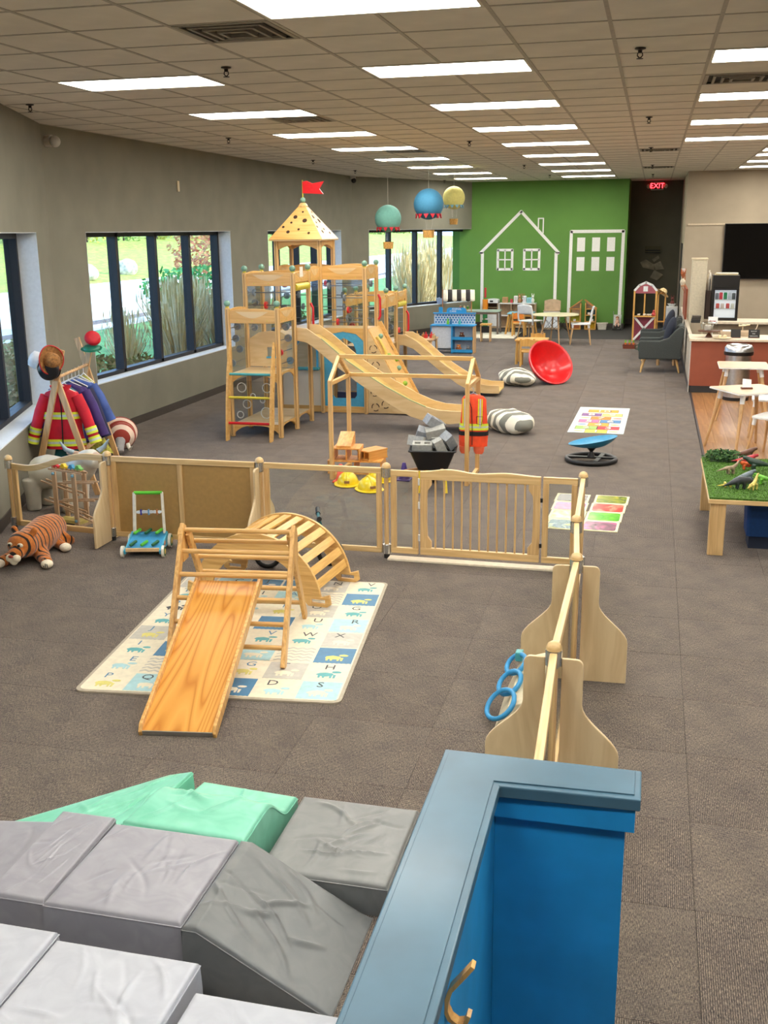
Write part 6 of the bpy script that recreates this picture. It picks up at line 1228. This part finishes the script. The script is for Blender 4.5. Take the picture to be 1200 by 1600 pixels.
dd_ = thing('baby_doll', 'baby doll sitting in the doll stroller', 'doll', (-.79, 26.47, .14)); organic(MB().sph((0, 0, .06), .05, (1, .8, 1.2), 12, 8).sph((0, 0, .14), .04, n=12, m=8).tube([(-.03, 0, .03), (-.035, -.08, .0), (-.035, -.10, -.04)], .018, 8).tube([(.03, 0, .03), (.035, -.08, .0), (.035, -.10, -.04)], .018, 8), 'body', mat('doll_skin', (214, 170, 144), .6), dd_, .008); MB().sph((0, .008, .155), .041, n=12, m=8).build('hair', mat('doll_hair', (150, 96, 56), .8), dd_, 60)
# tables and chairs in the far middle
ktable('play_table', 'small yellow pine table with a chair, behind the red bowl', (-2.10, 19.62, 0), .58, .50, .45, LW2, LW2); kchair('yellow pine chair on the near side of the small table', (-2.13, 19.24, 0), R(180), LW2, None, .95); kchair('yellow pine chair on the far side of the small table', (-2.05, 20.12, 0), R(4), LW2, None, .95)
ktable('play_table', 'pale blue play table with slanted yellow legs behind the orange chair', (-2.98, 25.3, 0), .60, .55, .50, mat('table_paleblue', (120, 176, 196), .5), LW2, 0, .06); kchair('orange-backed wooden chair at the pale blue table', (-2.96, 24.75, 0), R(178), LW2, mat('chair_orange', (222, 128, 40), .5), 1.05)
o = thing('toy_ball', 'pink and violet ball on the pale blue table', 'ball', (-2.84, 25.2, .575)); MB().sph((0, 0, 0), .074).build('ball', mat('ball_pink', (220, 130, 180), .4, var=.2, scale=8), o, 60)
rt = thing('round_table', 'round white table on crossed wooden legs in the far middle', 'table', (-2.0, 23.25, 0)); MB().lathe([(.002, .60), (.49, .60), (.50, .607), (.49, .622), (.002, .622)], n=48, caps=False).build('tabletop', mat('round_top', (206, 196, 160), .35), rt, 40)
for a in (20, 110, 200, 290): e = Vector((cos(R(a)), sin(R(a)), 0)); MB().cyl(e*.36, e*.20+Vector((0, 0, .60)), .014, .018, 10).build('leg', LW, rt, 60); e2 = Vector((cos(R(a+90)), sin(R(a+90)), 0)); MB().cyl(e*.29+Vector((0, 0, .24)), e2*.22+Vector((0, 0, .52)), .004, n=6).build('wire_brace', AD, rt); MB().cyl(e*.22+Vector((0, 0, .52)), e2*.29+Vector((0, 0, .24)), .004, n=6).build('wire_brace', AD, rt)
wchair('white shell chair with wooden legs right of the round table', (-1.45, 23.12, 0), R(-85), .98); wchair('white shell chair with wooden legs left of the round table', (-2.58, 23.75, 0), R(150), .98)
# barn stand, hat, planter
ba = thing('barn_stand', 'toy barn stand with a red front, white cross and white arched roof edge', 'play stand', (-.145, 23.9, 0)); BAR = mat('barn_red', (120, 38, 56), .6); BAR2 = mat('barn_rose', (160, 84, 92), .6)
for x in (-.225, .235): MB().bx(x-.018, x+.018, -.02, .02, 0, 1.08).build('post', LW2, ba)
MB().bx(-.02, .01, -.012, .012, .54, 1.02).build('centre_post', LW2, ba)
for k in range(9): x = -.205+k*.0475; MB().bx(x+.001, x+.0465, -.012, .008, .03, .53).build('board', BAR, ba)
for a, b in (((-.20, .52), (.21, .04)), ((.21, .52), (-.20, .04))): q = MB(); uline(q, a, b, .045, -.024, -.012); q.build('cross_brace', WPL, ba)
gp = [(-.225, 1.03), (.235, 1.03), (.235, 1.09), (.14, 1.20), (.005, 1.26), (-.13, 1.20), (-.225, 1.09)]; MB().prism(gp, -.01, .01, 'y').build('gable', BAR2, ba); q = MB(); [uline(q, gp[k], gp[k+1], .045, -.018, .018) for k in (2, 3, 4, 5)]; q.build('roof_edge', WPL, ba); MB().bx(-.045, .05, -.016, -.01, 1.07, 1.18).build('hatch', WPL, ba)
MB().bx(-.225, .235, -.10, .02, .53, .55).build('counter', LW2, ba)
for x in (.28, .43): MB().bx(x-.015, x+.015, .25, .28, 0, 1.03).build('side_post', LW2, ba)
MB().bx(.265, .445, .25, .28, 1.0, 1.03).bx(.265, .445, .2, .30, .40, .42).build('side_rail', LW2, ba); MB().bar((.235, 0, 1.02), (.28, .26, 1.02), .03, .03).build('hinge_rail', LW2, ba)
for k, (x, c, l) in enumerate(((-.12, (226, 214, 196), 'white'), (.0, (230, 224, 206), 'cream'), (.07, (220, 210, 196), 'pale'), (.12, (226, 222, 210), 'ivory'))): 
    t = thing('farm_animal', 'tiny '+l+' farm animal on the barn counter', 'toy animal', (-.145+x, 23.85, .551)); organic(MB().tube([(-.025, 0, .03), (.02, 0, .032), (.035, 0, .045)], [.014, .015, .011], 8).tube([(-.02, 0, .03), (-.02, 0, 0)], .006, 6).tube([(.015, 0, .03), (.015, 0, 0)], .006, 6), 'body', mat('farm'+l, c, .6), t, .005); MB().sph((.042, 0, .048), .006, n=6, m=4).build('snout', AD, t)
t = thing('plush_animal', 'pink-red plush on the right end of the barn counter', 'plush toy', (.055, 23.84, .551)); organic(MB().sph((0, 0, .04), .045, n=12, m=8).sph((0, -.01, .10), .03, n=10, m=8), 'body', mat('plush_rose', (190, 76, 70), .9), t, .008); MB().sph((0, -.04, .10), .008, n=6, m=4).build('snout', AD, t)
hh = thing('sun_hat', 'pale straw sun hat hung on the barn stand side frame', 'hat', (.22, 24.12, 1.04)); hh.rotation_euler = (R(-15), R(35), 0); MB().lathe([(.085, .0), (.08, .05), (.05, .085), (.002, .09)], n=20, caps=False).build('crown', mat('sunhat', (226, 200, 150), .9), hh, 60); MB().grid(lambda u, v: (cos(2*pi*u)*(.08+.08*v), sin(2*pi*u)*(.08+.08*v), .003-.02*v*v), 28, 4, True).build('brim', mat('sunhat', (226, 200, 150), .9), hh, 60)
pl_ = thing('planter_box', 'low wooden planter with toy carrots beside the barn stand', 'planter', (-.40, 22.45, 0)); tray(.13, .12, .14, .13, 0, .085, .015).build('box', wood('planter_wood', (130, 62, 40), (104, 46, 30), .6, 0), pl_); MB().bx(-.12, .12, -.11, .11, .02, .075).build('soil', mat('soil', (70, 46, 34), .95), pl_)
for k in range(6):
    x, y = -.08+(k % 3)*.08, -.05+(k//3)*.09; t = thing('toy_carrot', 'toy carrot planted in the wooden planter', 'toy carrot', (-.40+x, 22.45+y, .07), k, 'toy carrots in the planter'); MB().lathe([(.004, -.01), (.022, .03), (.018, .045)], n=10).build('root', mat('carrot_orange', (226, 110, 40), .6), t, 60); MB().cyl((0, 0, .04), (.015, 0, .10), .012, .004, 6).cyl((0, 0, .04), (-.015, .01, .09), .012, .004, 6).build('leaves', mat('carrot_green', (110, 180, 50), .7), t)
wc = thing('watering_can', 'dark green toy watering can by the planter', 'watering can', (-.15, 22.0, 0)); MB().lathe([(.075, 0), (.075, .12), (.065, .15)], n=18).build('body', mat('can_green', (20, 70, 44), .4), wc, 40); MB().tube([(.06, 0, .05), (.14, 0, .14), (.17, 0, .17)], .012, 8).build('spout', mat('can_green', (20, 70, 44), .4), wc, 60); MB().tube([(-.07, 0, .12), (-.13, 0, .10), (-.12, 0, .03), (-.07, 0, .03)], .009, 8).build('handle', mat('can_green', (20, 70, 44), .4), wc, 60)
wcab = thing('white_cabinet', 'small white cabinet in the hall mouth with a bowl on top', 'cabinet', (.45, 25.0, 0)); MB().bx(-.125, .125, -.15, .15, .02, .68).build('body', WPL, wcab, bev=.006); MB().bx(-.11, .11, -.158, -.15, .05, .34).bx(-.11, .11, -.158, -.15, .36, .65).build('door', CWH, wcab, bev=.003)
t = thing('bowl', 'white bowl on the small white cabinet', 'bowl', (.44, 25.0, .681)); MB().lathe([(.05, 0), (.09, .05), (.10, .06), (.092, .06), (.045, .012), (.002, .01)], n=24, caps=False).build('bowl', WPL, t, 50); MB().lathe([(.045, 0), (.05, .004)], n=20).build('foot_ring', WPL, t)
figure('brown plush toy lying in the white bowl', (.45, 25.0, .70), (110, 56, 48), 'd', 'plush_toy')
figure('dark red plush toy lying in front of the small white cabinet', (.42, 24.6, 0), (130, 54, 48), 'e', 'plush_toy')
sd_ = ktable('side_table', 'small light wooden side table between the two armchairs', (.30, 19.78, 0), .34, .34, .40, LW, LW)
# armchairs
ACH = mat('armchair_grey', (64, 68, 66), .9, var=.06, scale=60, bmp=.15); APC = mat('pillow_navy', (34, 38, 52), .9, var=.08, scale=40)
def armchair(label, loc, rz):
    """faces +x in its own frame"""
    t = thing('armchair', label, 'armchair', loc, rz, 'grey armchairs')
    MB().bx(-.22, .35, -.24, .24, .235, .40).build('seat_base', ACH, t, bev=.02); MB().bx(-.20, .36, -.235, .235, .40, .455).build('seat_cushion', ACH, t, bev=.025)
    for s_ in (-1, 1): MB().prism([(.36, .235), (.37, .52), (.34, .545), (.02, .545), (-.12, .60), (-.24, .74), (-.32, .78), (-.37, .76), (-.33, .235)], s_*.29-.045, s_*.29+.045, 'y').build('arm', ACH, t, bev=.02)
    MB().prism([(-.20, .235), (-.33, .235), (-.38, .79), (-.33, .80), (-.27, .78)], -.27, .27, 'y').build('backrest', ACH, t, bev=.025)
    for sx, sy in ((-1, -1), (1, -1), (-1, 1), (1, 1)): MB().cyl((.0+sx*.32, sy*.28, 0), (sx*.26, sy*.23, .24), .014, .024, 12).build('leg', wood('armchair_leg', (220, 178, 110), (200, 152, 84), .45), t, 60)
    return t
for y, l, l2 in ((18.88, 'nearer dark grey armchair with light wooden legs', 'navy cushion on the nearer armchair'), (20.55, 'farther dark grey armchair behind the nearer one', 'navy cushion on the farther armchair')):
    armchair(l, (.19, y, 0), R(180)); p = thing('cushion', l2, 'cushion', (.33, y, .455), R(180), 'armchair cushions'); p.scale = (1.15, 1.1, 1.2); q = MB(); q.sph((0, 0, .19), 1, (.075, .19, .20), 20, 14); q.v = [(x-.25*(z-.19), y_*(1+.18*abs(y_/.19)*abs((z-.19)/.2)), .19+(z-.19)*(1+.18*abs(y_/.19)*abs((z-.19)/.2))) for x, y_, z in q.v]; q.build('cover', APC, p, 60); MB().tube([(-.25*(.19*sin(a*pi/12)), .185*cos(a*pi/12), .19+.195*sin(a*pi/12)) for a in range(24)], .005, 5, True).build('piping', APC, p)
# ================================================================ cafe
CTOP = mat('counter_stone', (216, 200, 176), .4, var=.05, scale=30)
cn = thing('cafe_counter', 'terracotta cafe counter with a pale top', 'counter', (.61, 16.4, 0)); 
def LC(o, *a): return lo(o, *a)
LC(cn, .605, 3.4, 16.42, 16.50, .10, .765).build('front_panel', TERRA, cn); LC(cn, .62, 3.4, 16.425, 16.50, 0, .10).build('kick_board', mat('kick_dark', (48, 46, 46), .6), cn); LC(cn, .575, 3.4, 16.38, 17.15, .765, .80).build('countertop', CTOP, cn, bev=.005); LC(cn, .605, .66, 16.50, 24.0, .0, .74).build('end_wall', mat('end_wall_stone', (176, 164, 146), .7), cn); LC(cn, .60, .605, 16.50, 24.0, 0, .10).build('end_base', BASE, cn)
LC(cn, .596, .604, 16.42, 16.52, .0, .765).build('corner_trim', mat('trim_white', (206, 200, 190), .6), cn); LC(cn, .605, .64, 20.6, 22.2, .745, 1.30).build('tall_end_wall', TERRA, cn)
bc = thing('service_counter', 'back counter carrying the drinks fridge', 'counter', (1.7, 19.9, 0)); LC(bc, 1.04, 3.4, 19.6, 20.2, 0, .765).build('body', TAN, bc); LC(bc, 1.025, 3.4, 19.45, 20.25, .765, .80).build('countertop', CTOP, bc)
cl = thing('tall_cabinet', 'tall narrow tan cabinet at the end of the cafe counter', 'cabinet', (.79, 20.2, 0)); LC(cl, .67, .925, 20.0, 20.42, 0, 1.84).build('body', mat('cabinet_cream', (202, 190, 164), .6), cl, bev=.004); LC(cl, .66, .935, 19.99, 20.43, 1.84, 1.865).build('top_board', mat('cab_top', (206, 190, 160), .6), cl); LC(cl, .935, 1.02, 20.02, 20.4, .80, 1.30).build('side_shelf', mat('shelf_dark', (70, 52, 40), .6), cl)
t = thing('paper_bag', 'white paper bag on the side shelf of the tall cabinet', 'bag', (.98, 20.2, 1.302)); q = MB(); loft(q, [(0, .04, .09, 0, 0), (.1, .045, .1, 0, 0), (.25, .035, .09, 0, 0), (.31, .015, .08, .01, 0)], 16, .3, 2); q.build('bag', mat('bag_white', (222, 214, 200), .8), t, 60); MB().bx(-.012, .012, -.05, .05, .31, .35).build('bag_fold', mat('bag_white', (222, 214, 200), .8), t)
fg = thing('drinks_fridge', 'black countertop drinks fridge with a lit glass door', 'fridge', (1.25, 19.75, .801)); FBK = mat('fridge_black', (20, 17, 16), .35); 
MB().bx(-.225, .225, -.0, .40, 0, .78).build('body', FBK, fg, bev=.006); MB().bx(-.225, .225, -.012, .0, .57, .78).build('header', FBK, fg); q = MB(); q.prism([(-.225, .0), (.225, 0), (.225, .56), (-.225, .56)], -.03, -.012, 'y', [[(-.18, .05), (.18, .05), (.18, .53), (-.18, .53)]]); q.build('door_frame', FBK, fg)
MB().bx(-.18, .18, -.004, -.002, .05, .53).build('lit_interior', emit('fridge_glow', (170, 180, 206), .28), fg); MB().bx(-.18, .18, -.022, -.018, .05, .53).build('door_glass', CLR, fg)
for z in (.20, .355): MB().bx(-.178, .178, -.016, -.005, z, z+.012).build('wire_shelf', SILV, fg)
for k, (x, z, c, h, l) in enumerate(((-.14, .368, (110, 110, 120), .11, 'dark drink can'), (-.075, .368, (200, 30, 50), .12, 'red drink can'), (.0, .368, (20, 130, 80), .12, 'green drink can'), (.075, .368, (196, 200, 214), .12, 'silver drink can'), (.14, .368, (90, 96, 100), .11, 'grey drink can'), (-.12, .213, (206, 90, 84), .085, 'red and white carton'), (-.04, .213, (214, 196, 190), .085, 'pale carton'), (.05, .213, (200, 80, 80), .085, 'striped carton'), (.13, .213, (206, 206, 200), .085, 'white carton'))):
    o = MB().lathe([(.008, 0), (.010, .004), (.010, h-.01), (.007, h)], n=10).build('drink_can', mat('can%d' % k, c, .4), None, 50, loc=(1.25+x, 19.7395, .801+z)); o.scale = (3.0, .6, 1); tag(o, l+' in the lit fridge on the '+('top' if z > .3 else 'middle')+' shelf', 'drink', 'drinks in the fridge')
t = thing('paper_stack', 'stack of folded paper on top of the fridge', 'paper', (1.25, 19.95, 1.582)); MB().bx(-.19, .19, -.12, .14, 0, .02).build('sheets', mat('paper_tan', (220, 198, 156), .8), t); MB().bx(-.17, .2, -.13, .12, .02, .035).build('top_sheet', mat('paper_pale', (232, 220, 194), .8), t)
tv = thing('television', 'large black wall-mounted television', 'television', (2.4, 24.03, 1.33)); MB().bx(-.99, 1.0, -.07, -.02, 0, 1.14).build('frame', FBK, tv, bev=.004); MB().bx(-.975, .985, -.072, -.07, .015, 1.125).build('screen', mat('screen_black', (8, 7, 7), .08), tv); MB().bx(-.3, .3, -.02, .015, .4, .8).build('bracket', FBK, tv)
sh_ = thing('bracket_shelf', 'small wooden bracket shelf with a vase beside the tall cabinet', 'shelf', (.575, 21.0, 1.33)); MB().bx(-.06, .025, -.08, .08, 0, .015).build('board', wood('bracket_wood', (176, 110, 64), (150, 88, 48), .5), sh_); MB().bar((-.05, -.06, 0), (.02, -.06, -.12), .01, .01).bar((-.05, .06, 0), (.02, .06, -.12), .01, .01).build('strut', wood('bracket_wood', (176, 110, 64), (150, 88, 48), .5), sh_)
vs_ = thing('vase', 'round cream vase with dried orange flowers', 'vase', (.545, 21.0, 1.346)); MB().lathe([(.03, 0), (.05, .05), (.045, .09), (.02, .12), (.025, .13)], n=20).build('vase', mat('vase_cream', (206, 194, 170), .6), vs_, 60)
rd = random.Random(5); q = MB(); [q.tube([(0, 0, .12), (rd.uniform(-.05, .05), rd.uniform(-.05, .05), .2+rd.random()*.12)], .006, 5) for k in range(18)]; q.build('dried_flowers', mat('dried_orange', (178, 100, 60), .9), vs_)
t = thing('potted_plant', 'small dark succulent in a white pot above the dried flowers', 'potted plant', (.56, 21.3, 1.52)); MB().lathe([(.03, 0), (.04, .06)], n=14).build('pot', WPL, t, 50); cloud(60, .05, .05, .04, .03, 3).build('leaves', mat('succulent', (50, 64, 44), .8), t); t.children[1].location.z = .06; MB().bx(-.05, .04, -.05, .05, -.015, 0).bx(.02, .04, -.04, .04, -.22, -.015).build('shelf_plate', wood('bracket_wood', (176, 110, 64), (150, 88, 48), .5), t)
# things on the counter
DW = wood('dark_walnut', (112, 66, 44), (84, 46, 30), .5, 0, 30, 4)
ck = thing('cake_stand', 'dark wooden cake stand with a glass dome on the counter', 'cake stand', (.86, 16.68, .801)); MB().lathe([(.055, 0), (.045, .02), (.02, .06), (.025, .075)], n=24).build('foot', DW, ck, 50); MB().lathe([(.03, .075), (.16, .085), (.165, .10), (.002, .10)], n=36, caps=False).build('plate', DW, ck, 50); MB().lathe([(.125, .102), (.125, .19), (.10, .225), (.02, .235)], n=32, caps=False).build('glass_dome', glass('dome_glass', (244, 246, 244), 1.4), ck, 60); MB().sph((0, 0, .245), .016).build('dome_knob', glass('dome_glass', (244, 246, 244), 1.4), ck, 60); MB().bx(-.07, .03, -.05, .05, .101, .18).build('cakes', mat('cake_grey', (190, 180, 168), .8), ck, bev=.01)
t = thing('menu_card', 'small white card standing behind the cake stand', 'sign', (.92, 16.95, .801)); MB().bar((0, 0, .18), (0, .02, .28), .14, .004, (0, 1, 0)).build('card', WPL, t); MB().cyl((0, 0, 0), (0, 0, .18), .006, n=8).build('holder', SILV, t); MB().bx(-.05, .04, -.006, -.004, .21, .22).build('print', mat('print_red', (190, 60, 60), .6), t)
for x, w, l, tx in ((1.24, .14, 'small black blank counter sign beside the plate', None), (1.50, .16, 'black chalk sign with white lettering at the right of the counter', ('CLIP AND', 'Save', 'Birthdays!'))):
    t = thing('counter_sign', l, 'sign', (x, 16.62, .801)); MB().bar((0, 0, 0), (0, .05, .12), w, .008, (0, 1, -.4)).build('board', mat('chalk_black', (26, 22, 20), .6), t); MB().bx(-w/2, w/2, -.01, .04, 0, .008).build('stand', DW, t)
    if tx:
        for k, (x0, n_) in enumerate(((-.045, 9), (-.025, 5), (-.06, 12))):
            z = .096-k*.034; q = MB(); q.tube([(x0+.01*i, .05*(z+.006*(-1)**i)/.12-.0065, z+.007*(-1)**i) for i in range(n_)], .0022, 5); q.build('chalk_script', WPL, t)
t = thing('paper_plate', 'pale plate of pastries on the counter', 'plate', (1.04, 16.50, .801)); MB().lathe([(.10, 0), (.14, .012), (.135, .016), (.002, .006)], n=28).build('plate', mat('plate_cream', (226, 210, 176), .6), t, 50); MB().sph((-.03, 0, .025), .03, n=12, m=8).sph((.04, .02, .025), .03, n=12, m=8).build('pastry', mat('pastry', (224, 206, 168), .8), t, 60)
t = thing('serving_tray', 'pale serving tray with papers behind the signs', 'tray', (1.25, 16.95, .801)); tray(.22, .12, .25, .14, 0, .07, .01).build('tray', mat('tray_pale', (206, 186, 160), .6), t); MB().bx(-.18, .05, -.10, .08, .06, .08).build('papers', WPL, t); MB().tube([(.24, 0, .06), (.30, 0, .10), (.32, 0, .17)], .008, 6).build('handle', mat('tray_pale', (206, 186, 160), .6), t)
t = thing('wooden_airplane', 'small pale wooden toy aeroplane on the serving tray', 'toy plane', (1.36, 16.98, .885)); MB().tube([(-.06, 0, .06), (.10, 0, .08)], .012, 8).build('fuselage', mat('plane_cream', (226, 208, 170), .6), t, 60); MB().bx(-.005, .035, -.1, .1, .07, .078).build('wing', mat('plane_cream', (226, 208, 170), .6), t); MB().cyl((0, 0, 0), (0, 0, .06), .006, n=8).bx(-.06, -.045, -.004, .004, .06, .11).build('tail_fin', mat('plane_cream', (226, 208, 170), .6), t)
t = thing('book_stack', 'stack of dark books beside the tall cabinet', 'books', (.76, 19.3, 0)); MB().bx(-.09, .09, -.12, .12, 0, .80).build('stand', TAN, t); [MB().bx(-.08+.005*k, .07+.004*k, -.1, .1, .80+k*.03, .827+k*.03).build('book', mat('book%d' % k, (40+k*12, 38+k*10, 36+k*8), .6), t) for k in range(4)]
# trash can
tc_ = thing('trash_can', 'round stainless steel bin with a domed lid before the counter', 'trash can', (1.24, 15.83, 0)); STL = mat('stainless', (205, 205, 205), .3, 1.0, var=.03)
MB().lathe([(.175, .04), (.175, .64)], n=40).build('drum', STL, tc_, 40); MB().lathe([(.18, 0), (.18, .045)], n=36).build('base', BKP, tc_, 40); MB().lathe([(.20, .64), (.205, .69)], n=40).build('band', BKP, tc_, 40); MB().lathe([(.20, .69), (.195, .74), (.17, .78), (.13, .79), (.11, .775)], n=40).build('lid', STL, tc_, 50); MB().lathe([(.11, .76), (.108, .77)], n=30).build('opening', AD, tc_)
# cafe tables and chairs
TT = mat('cafe_top', (196, 168, 136), .4, var=.03, scale=8)
def ctable(label, loc, w, d, h, rz):
    t = thing('cafe_table', label, 'table', loc, rz, 'white cafe tables'); MB().prism(rrect(-w/2, w/2, -d/2, d/2, .03), h-.02, h-.003, 'z').build('tabletop', WPL, t, bev=.005); MB().prism(rrect(-w/2+.004, w/2-.004, -d/2+.004, d/2-.004, .03), h-.003, h, 'z').build('top_veneer', TT, t)
    for sx in (-1, 1):
        for sy in (-1, 1): a = Vector((sx*(w/2-.0), sy*(d/2-.0), 0)); b = Vector((sx*(w/2-.11), sy*(d/2-.11), h-.02)); m_ = b+(a-b)*.16; MB().cyl(a, m_, .014, .023, 12).build('leg', LW, t, 60); MB().cyl(m_, b, .026, .030, 12).build('leg_socket', WPL, t, 60)
    return t
ctable('nearer white cafe table with a menu card and wooden legs', (1.10, 12.13, 0), .645, .645, .68, R(-63)); ctable('farther white cafe table in front of the steel bin', (1.19, 14.33, 0), .62, .70, .68, R(-1))
t = thing('menu_card', 'white menu card in a dark wooden holder on the nearer cafe table', 'sign', (1.06, 12.12, .681), R(10)); MB().bx(-.06, .06, -.025, .025, 0, .018).build('holder', DW, t, bev=.002); MB().bar((0, -.005, .012), (.01, .05, .10), .095, .003, (0, 1, -.5)).build('card', WPL, t)
for k in range(4): MB().bar((-.028, .012+.009*k, .030+.017*k), (.035, .012+.009*k, .030+.017*k), .0012, .006, (0, .5, 1)).build('text_line', mat('print_grey', (120, 120, 124), .6), t)
wchair('white shell chair at the nearer cafe table, cut by the right edge', (1.36, 11.75, 0), R(-120)); wchair('white shell chair between the two cafe tables at the right edge', (1.42, 13.05, 0), R(-95))
# dinosaur table
GR = mat('turf_green', (66, 100, 30), .95, var=.3, scale=60, bmp=.6)
dt = thing('dinosaur_table', 'birch play table with a green turf top and wide legs', 'play table', (.9, 8.7, 0)); LC(dt, .49, 1.5, 7.96, 9.45, .405, .44).build('tabletop', MAP, dt, bev=.004); LC(dt, .495, 1.495, 7.965, 9.445, .44, .455).build('turf', GR, dt)
rd = random.Random(9); q = MB()
for k in range(9000):
    x, y = rd.uniform(.5, 1.2), rd.uniform(7.97, 9.44); a = rd.uniform(0, 6.28); h = rd.uniform(.006, .013); dx, dy = cos(a)*.0022, sin(a)*.0022; q._add([(x-.9-dx, y-8.7-dy, .455), (x-.9+dx, y-8.7+dy, .455), (x-.9+rd.uniform(-.005, .005), y-8.7+rd.uniform(-.005, .005), .455+h)], [(0, 1, 2)])
q.build('grass_blades', mat('turf_blade', (78, 116, 34), .9, var=.3, scale=40), dt)['kind'] = 'stuff'
for x in (.505, 1.37):
    for y in (7.98, 9.32): LC(dt, x, x+.115, y, y+.045, 0, .405).build('leg', MAPZ, dt, bev=.004)
bb_ = thing('blue_bin', 'dark blue fabric bin under the dinosaur table', 'bin', (1.06, 8.35, 0)); q = MB(); tray(.26, .14, .27, .15, .10, .36, .012).build('bin', mat('bin_navy', (14, 62, 118), .8, var=.05, scale=40), bb_); MB().bx(-.24, .24, -.12, .12, 0, .10).build('stand', mat('bin_stand', (30, 40, 60), .8), bb_)
def dino(label, loc, rz, c, pts, rad, legs, s=1, m2=None):
    t = thing('toy_dinosaur', label, 'toy dinosaur', loc, rz, 'toy dinosaurs on the turf'); q = MB().tube(pts, rad, 10)
    for x, y, z, l in legs: q.tube([(x, y, z), (x+.004, y*1.15, z*.5), (x, y*1.2, 0)], [.012*l, .009*l, .008*l], 8)
    organic(q, 'body', mat('dino_'+label[:9].replace(' ', '_'), c, .45, var=.2, scale=40), t, .0045, 2); t.scale = (s,)*3
    for sy in (-1, 1): MB().sph((pts[-1][0]-.004, sy*.006, pts[-1][2]+.004), .0022, n=6, m=4).build('eye', AD, t)
LNG = [(-.13, 0, .03), (-.08, 0, .045), (-.03, 0, .055), (.02, 0, .055), (.05, 0, .075), (.075, 0, .105), (.10, 0, .125), (.118, 0, .122)]; LNR = [.003, .009, .018, .02, .015, .009, .008, .007]
QL = [(-.02, -.012, .045, 1), (-.02, .012, .045, 1), (.025, -.012, .045, 1), (.025, .012, .045, 1)]
TRX = [(-.14, 0, .05), (-.08, 0, .055), (-.02, 0, .06), (.02, 0, .07), (.045, 0, .085), (.07, 0, .088)]; TRR = [.003, .012, .024, .022, .014, .011]; BL2 = [(-.005, -.016, .05, 1.2), (-.005, .016, .05, 1.2)]
dino('tan long-necked dinosaur standing alone at the left of the turf', (.69, 8.78, .456), R(25), (150, 130, 106), LNG, LNR, QL, .95)
dino('charcoal dinosaur in front on the turf', (.73, 8.27, .456), R(12), (50, 54, 58), [(-.11, 0, .02), (-.05, 0, .045), (0, 0, .06), (.06, 0, .06), (.09, 0, .05)], [.004, .018, .028, .02, .01], QL, 1.15)
dino('yellow upright dinosaur beside the charcoal one', (.825, 8.26, .456), R(50), (226, 196, 110), [(-.07, 0, .02), (-.03, 0, .04), (.01, 0, .05), (.03, 0, .08), (.045, 0, .115), (.06, 0, .12)], [.004, .012, .018, .012, .008, .007], QL, 1.0)
dino('pale yellow dinosaur lying behind the charcoal one', (.64, 8.31, .456), R(8), (214, 190, 90), [(-.09, 0, .012), (-.03, 0, .02), (.02, 0, .028), (.05, 0, .045), (.06, 0, .05)], [.003, .009, .013, .01, .009], QL, .9)
dino('grey-blue dinosaur in the middle of the group', (.80, 8.46, .456), R(40), (96, 108, 116), TRX, TRR, BL2+QL[2:], 1.1)
dino('bright green dinosaur at the right of the group', (.90, 8.47, .456), R(160), (110, 180, 60), TRX, TRR, BL2, .85)
dino('dark green dinosaur with an orange belly lying across the turf', (.88, 8.90, .456), R(165), (38, 58, 46), TRX, TRR, BL2, 1.3); dino('red spiky dinosaur on top of the group at the back', (.86, 9.10, .456), R(20), (176, 40, 52), TRX, TRR, BL2+QL, 1.1); dino('orange dinosaur near the dark green one', (.81, 8.98, .456), R(190), (226, 96, 44), TRX, TRR, BL2, .8)
dino('brown dinosaur at the far edge of the turf', (.87, 9.33, .456), R(30), (96, 62, 48), TRX, TRR, BL2+QL, 1.2)
sb = thing('toy_bush', 'tuft of dark green artificial foliage on the far left corner of the turf', 'artificial plant', (.68, 9.30, .455)); cloud(700, .17, .10, .05, .035, 41).build('foliage', leafmat('leaves_toybush', [(30, 60, 30), (60, 96, 50), (90, 120, 70), (44, 76, 56)]), sb); MB().bx(-.12, .12, -.06, .06, 0, .008).build('base', mat('bush_base', (50, 70, 40), .9), sb)
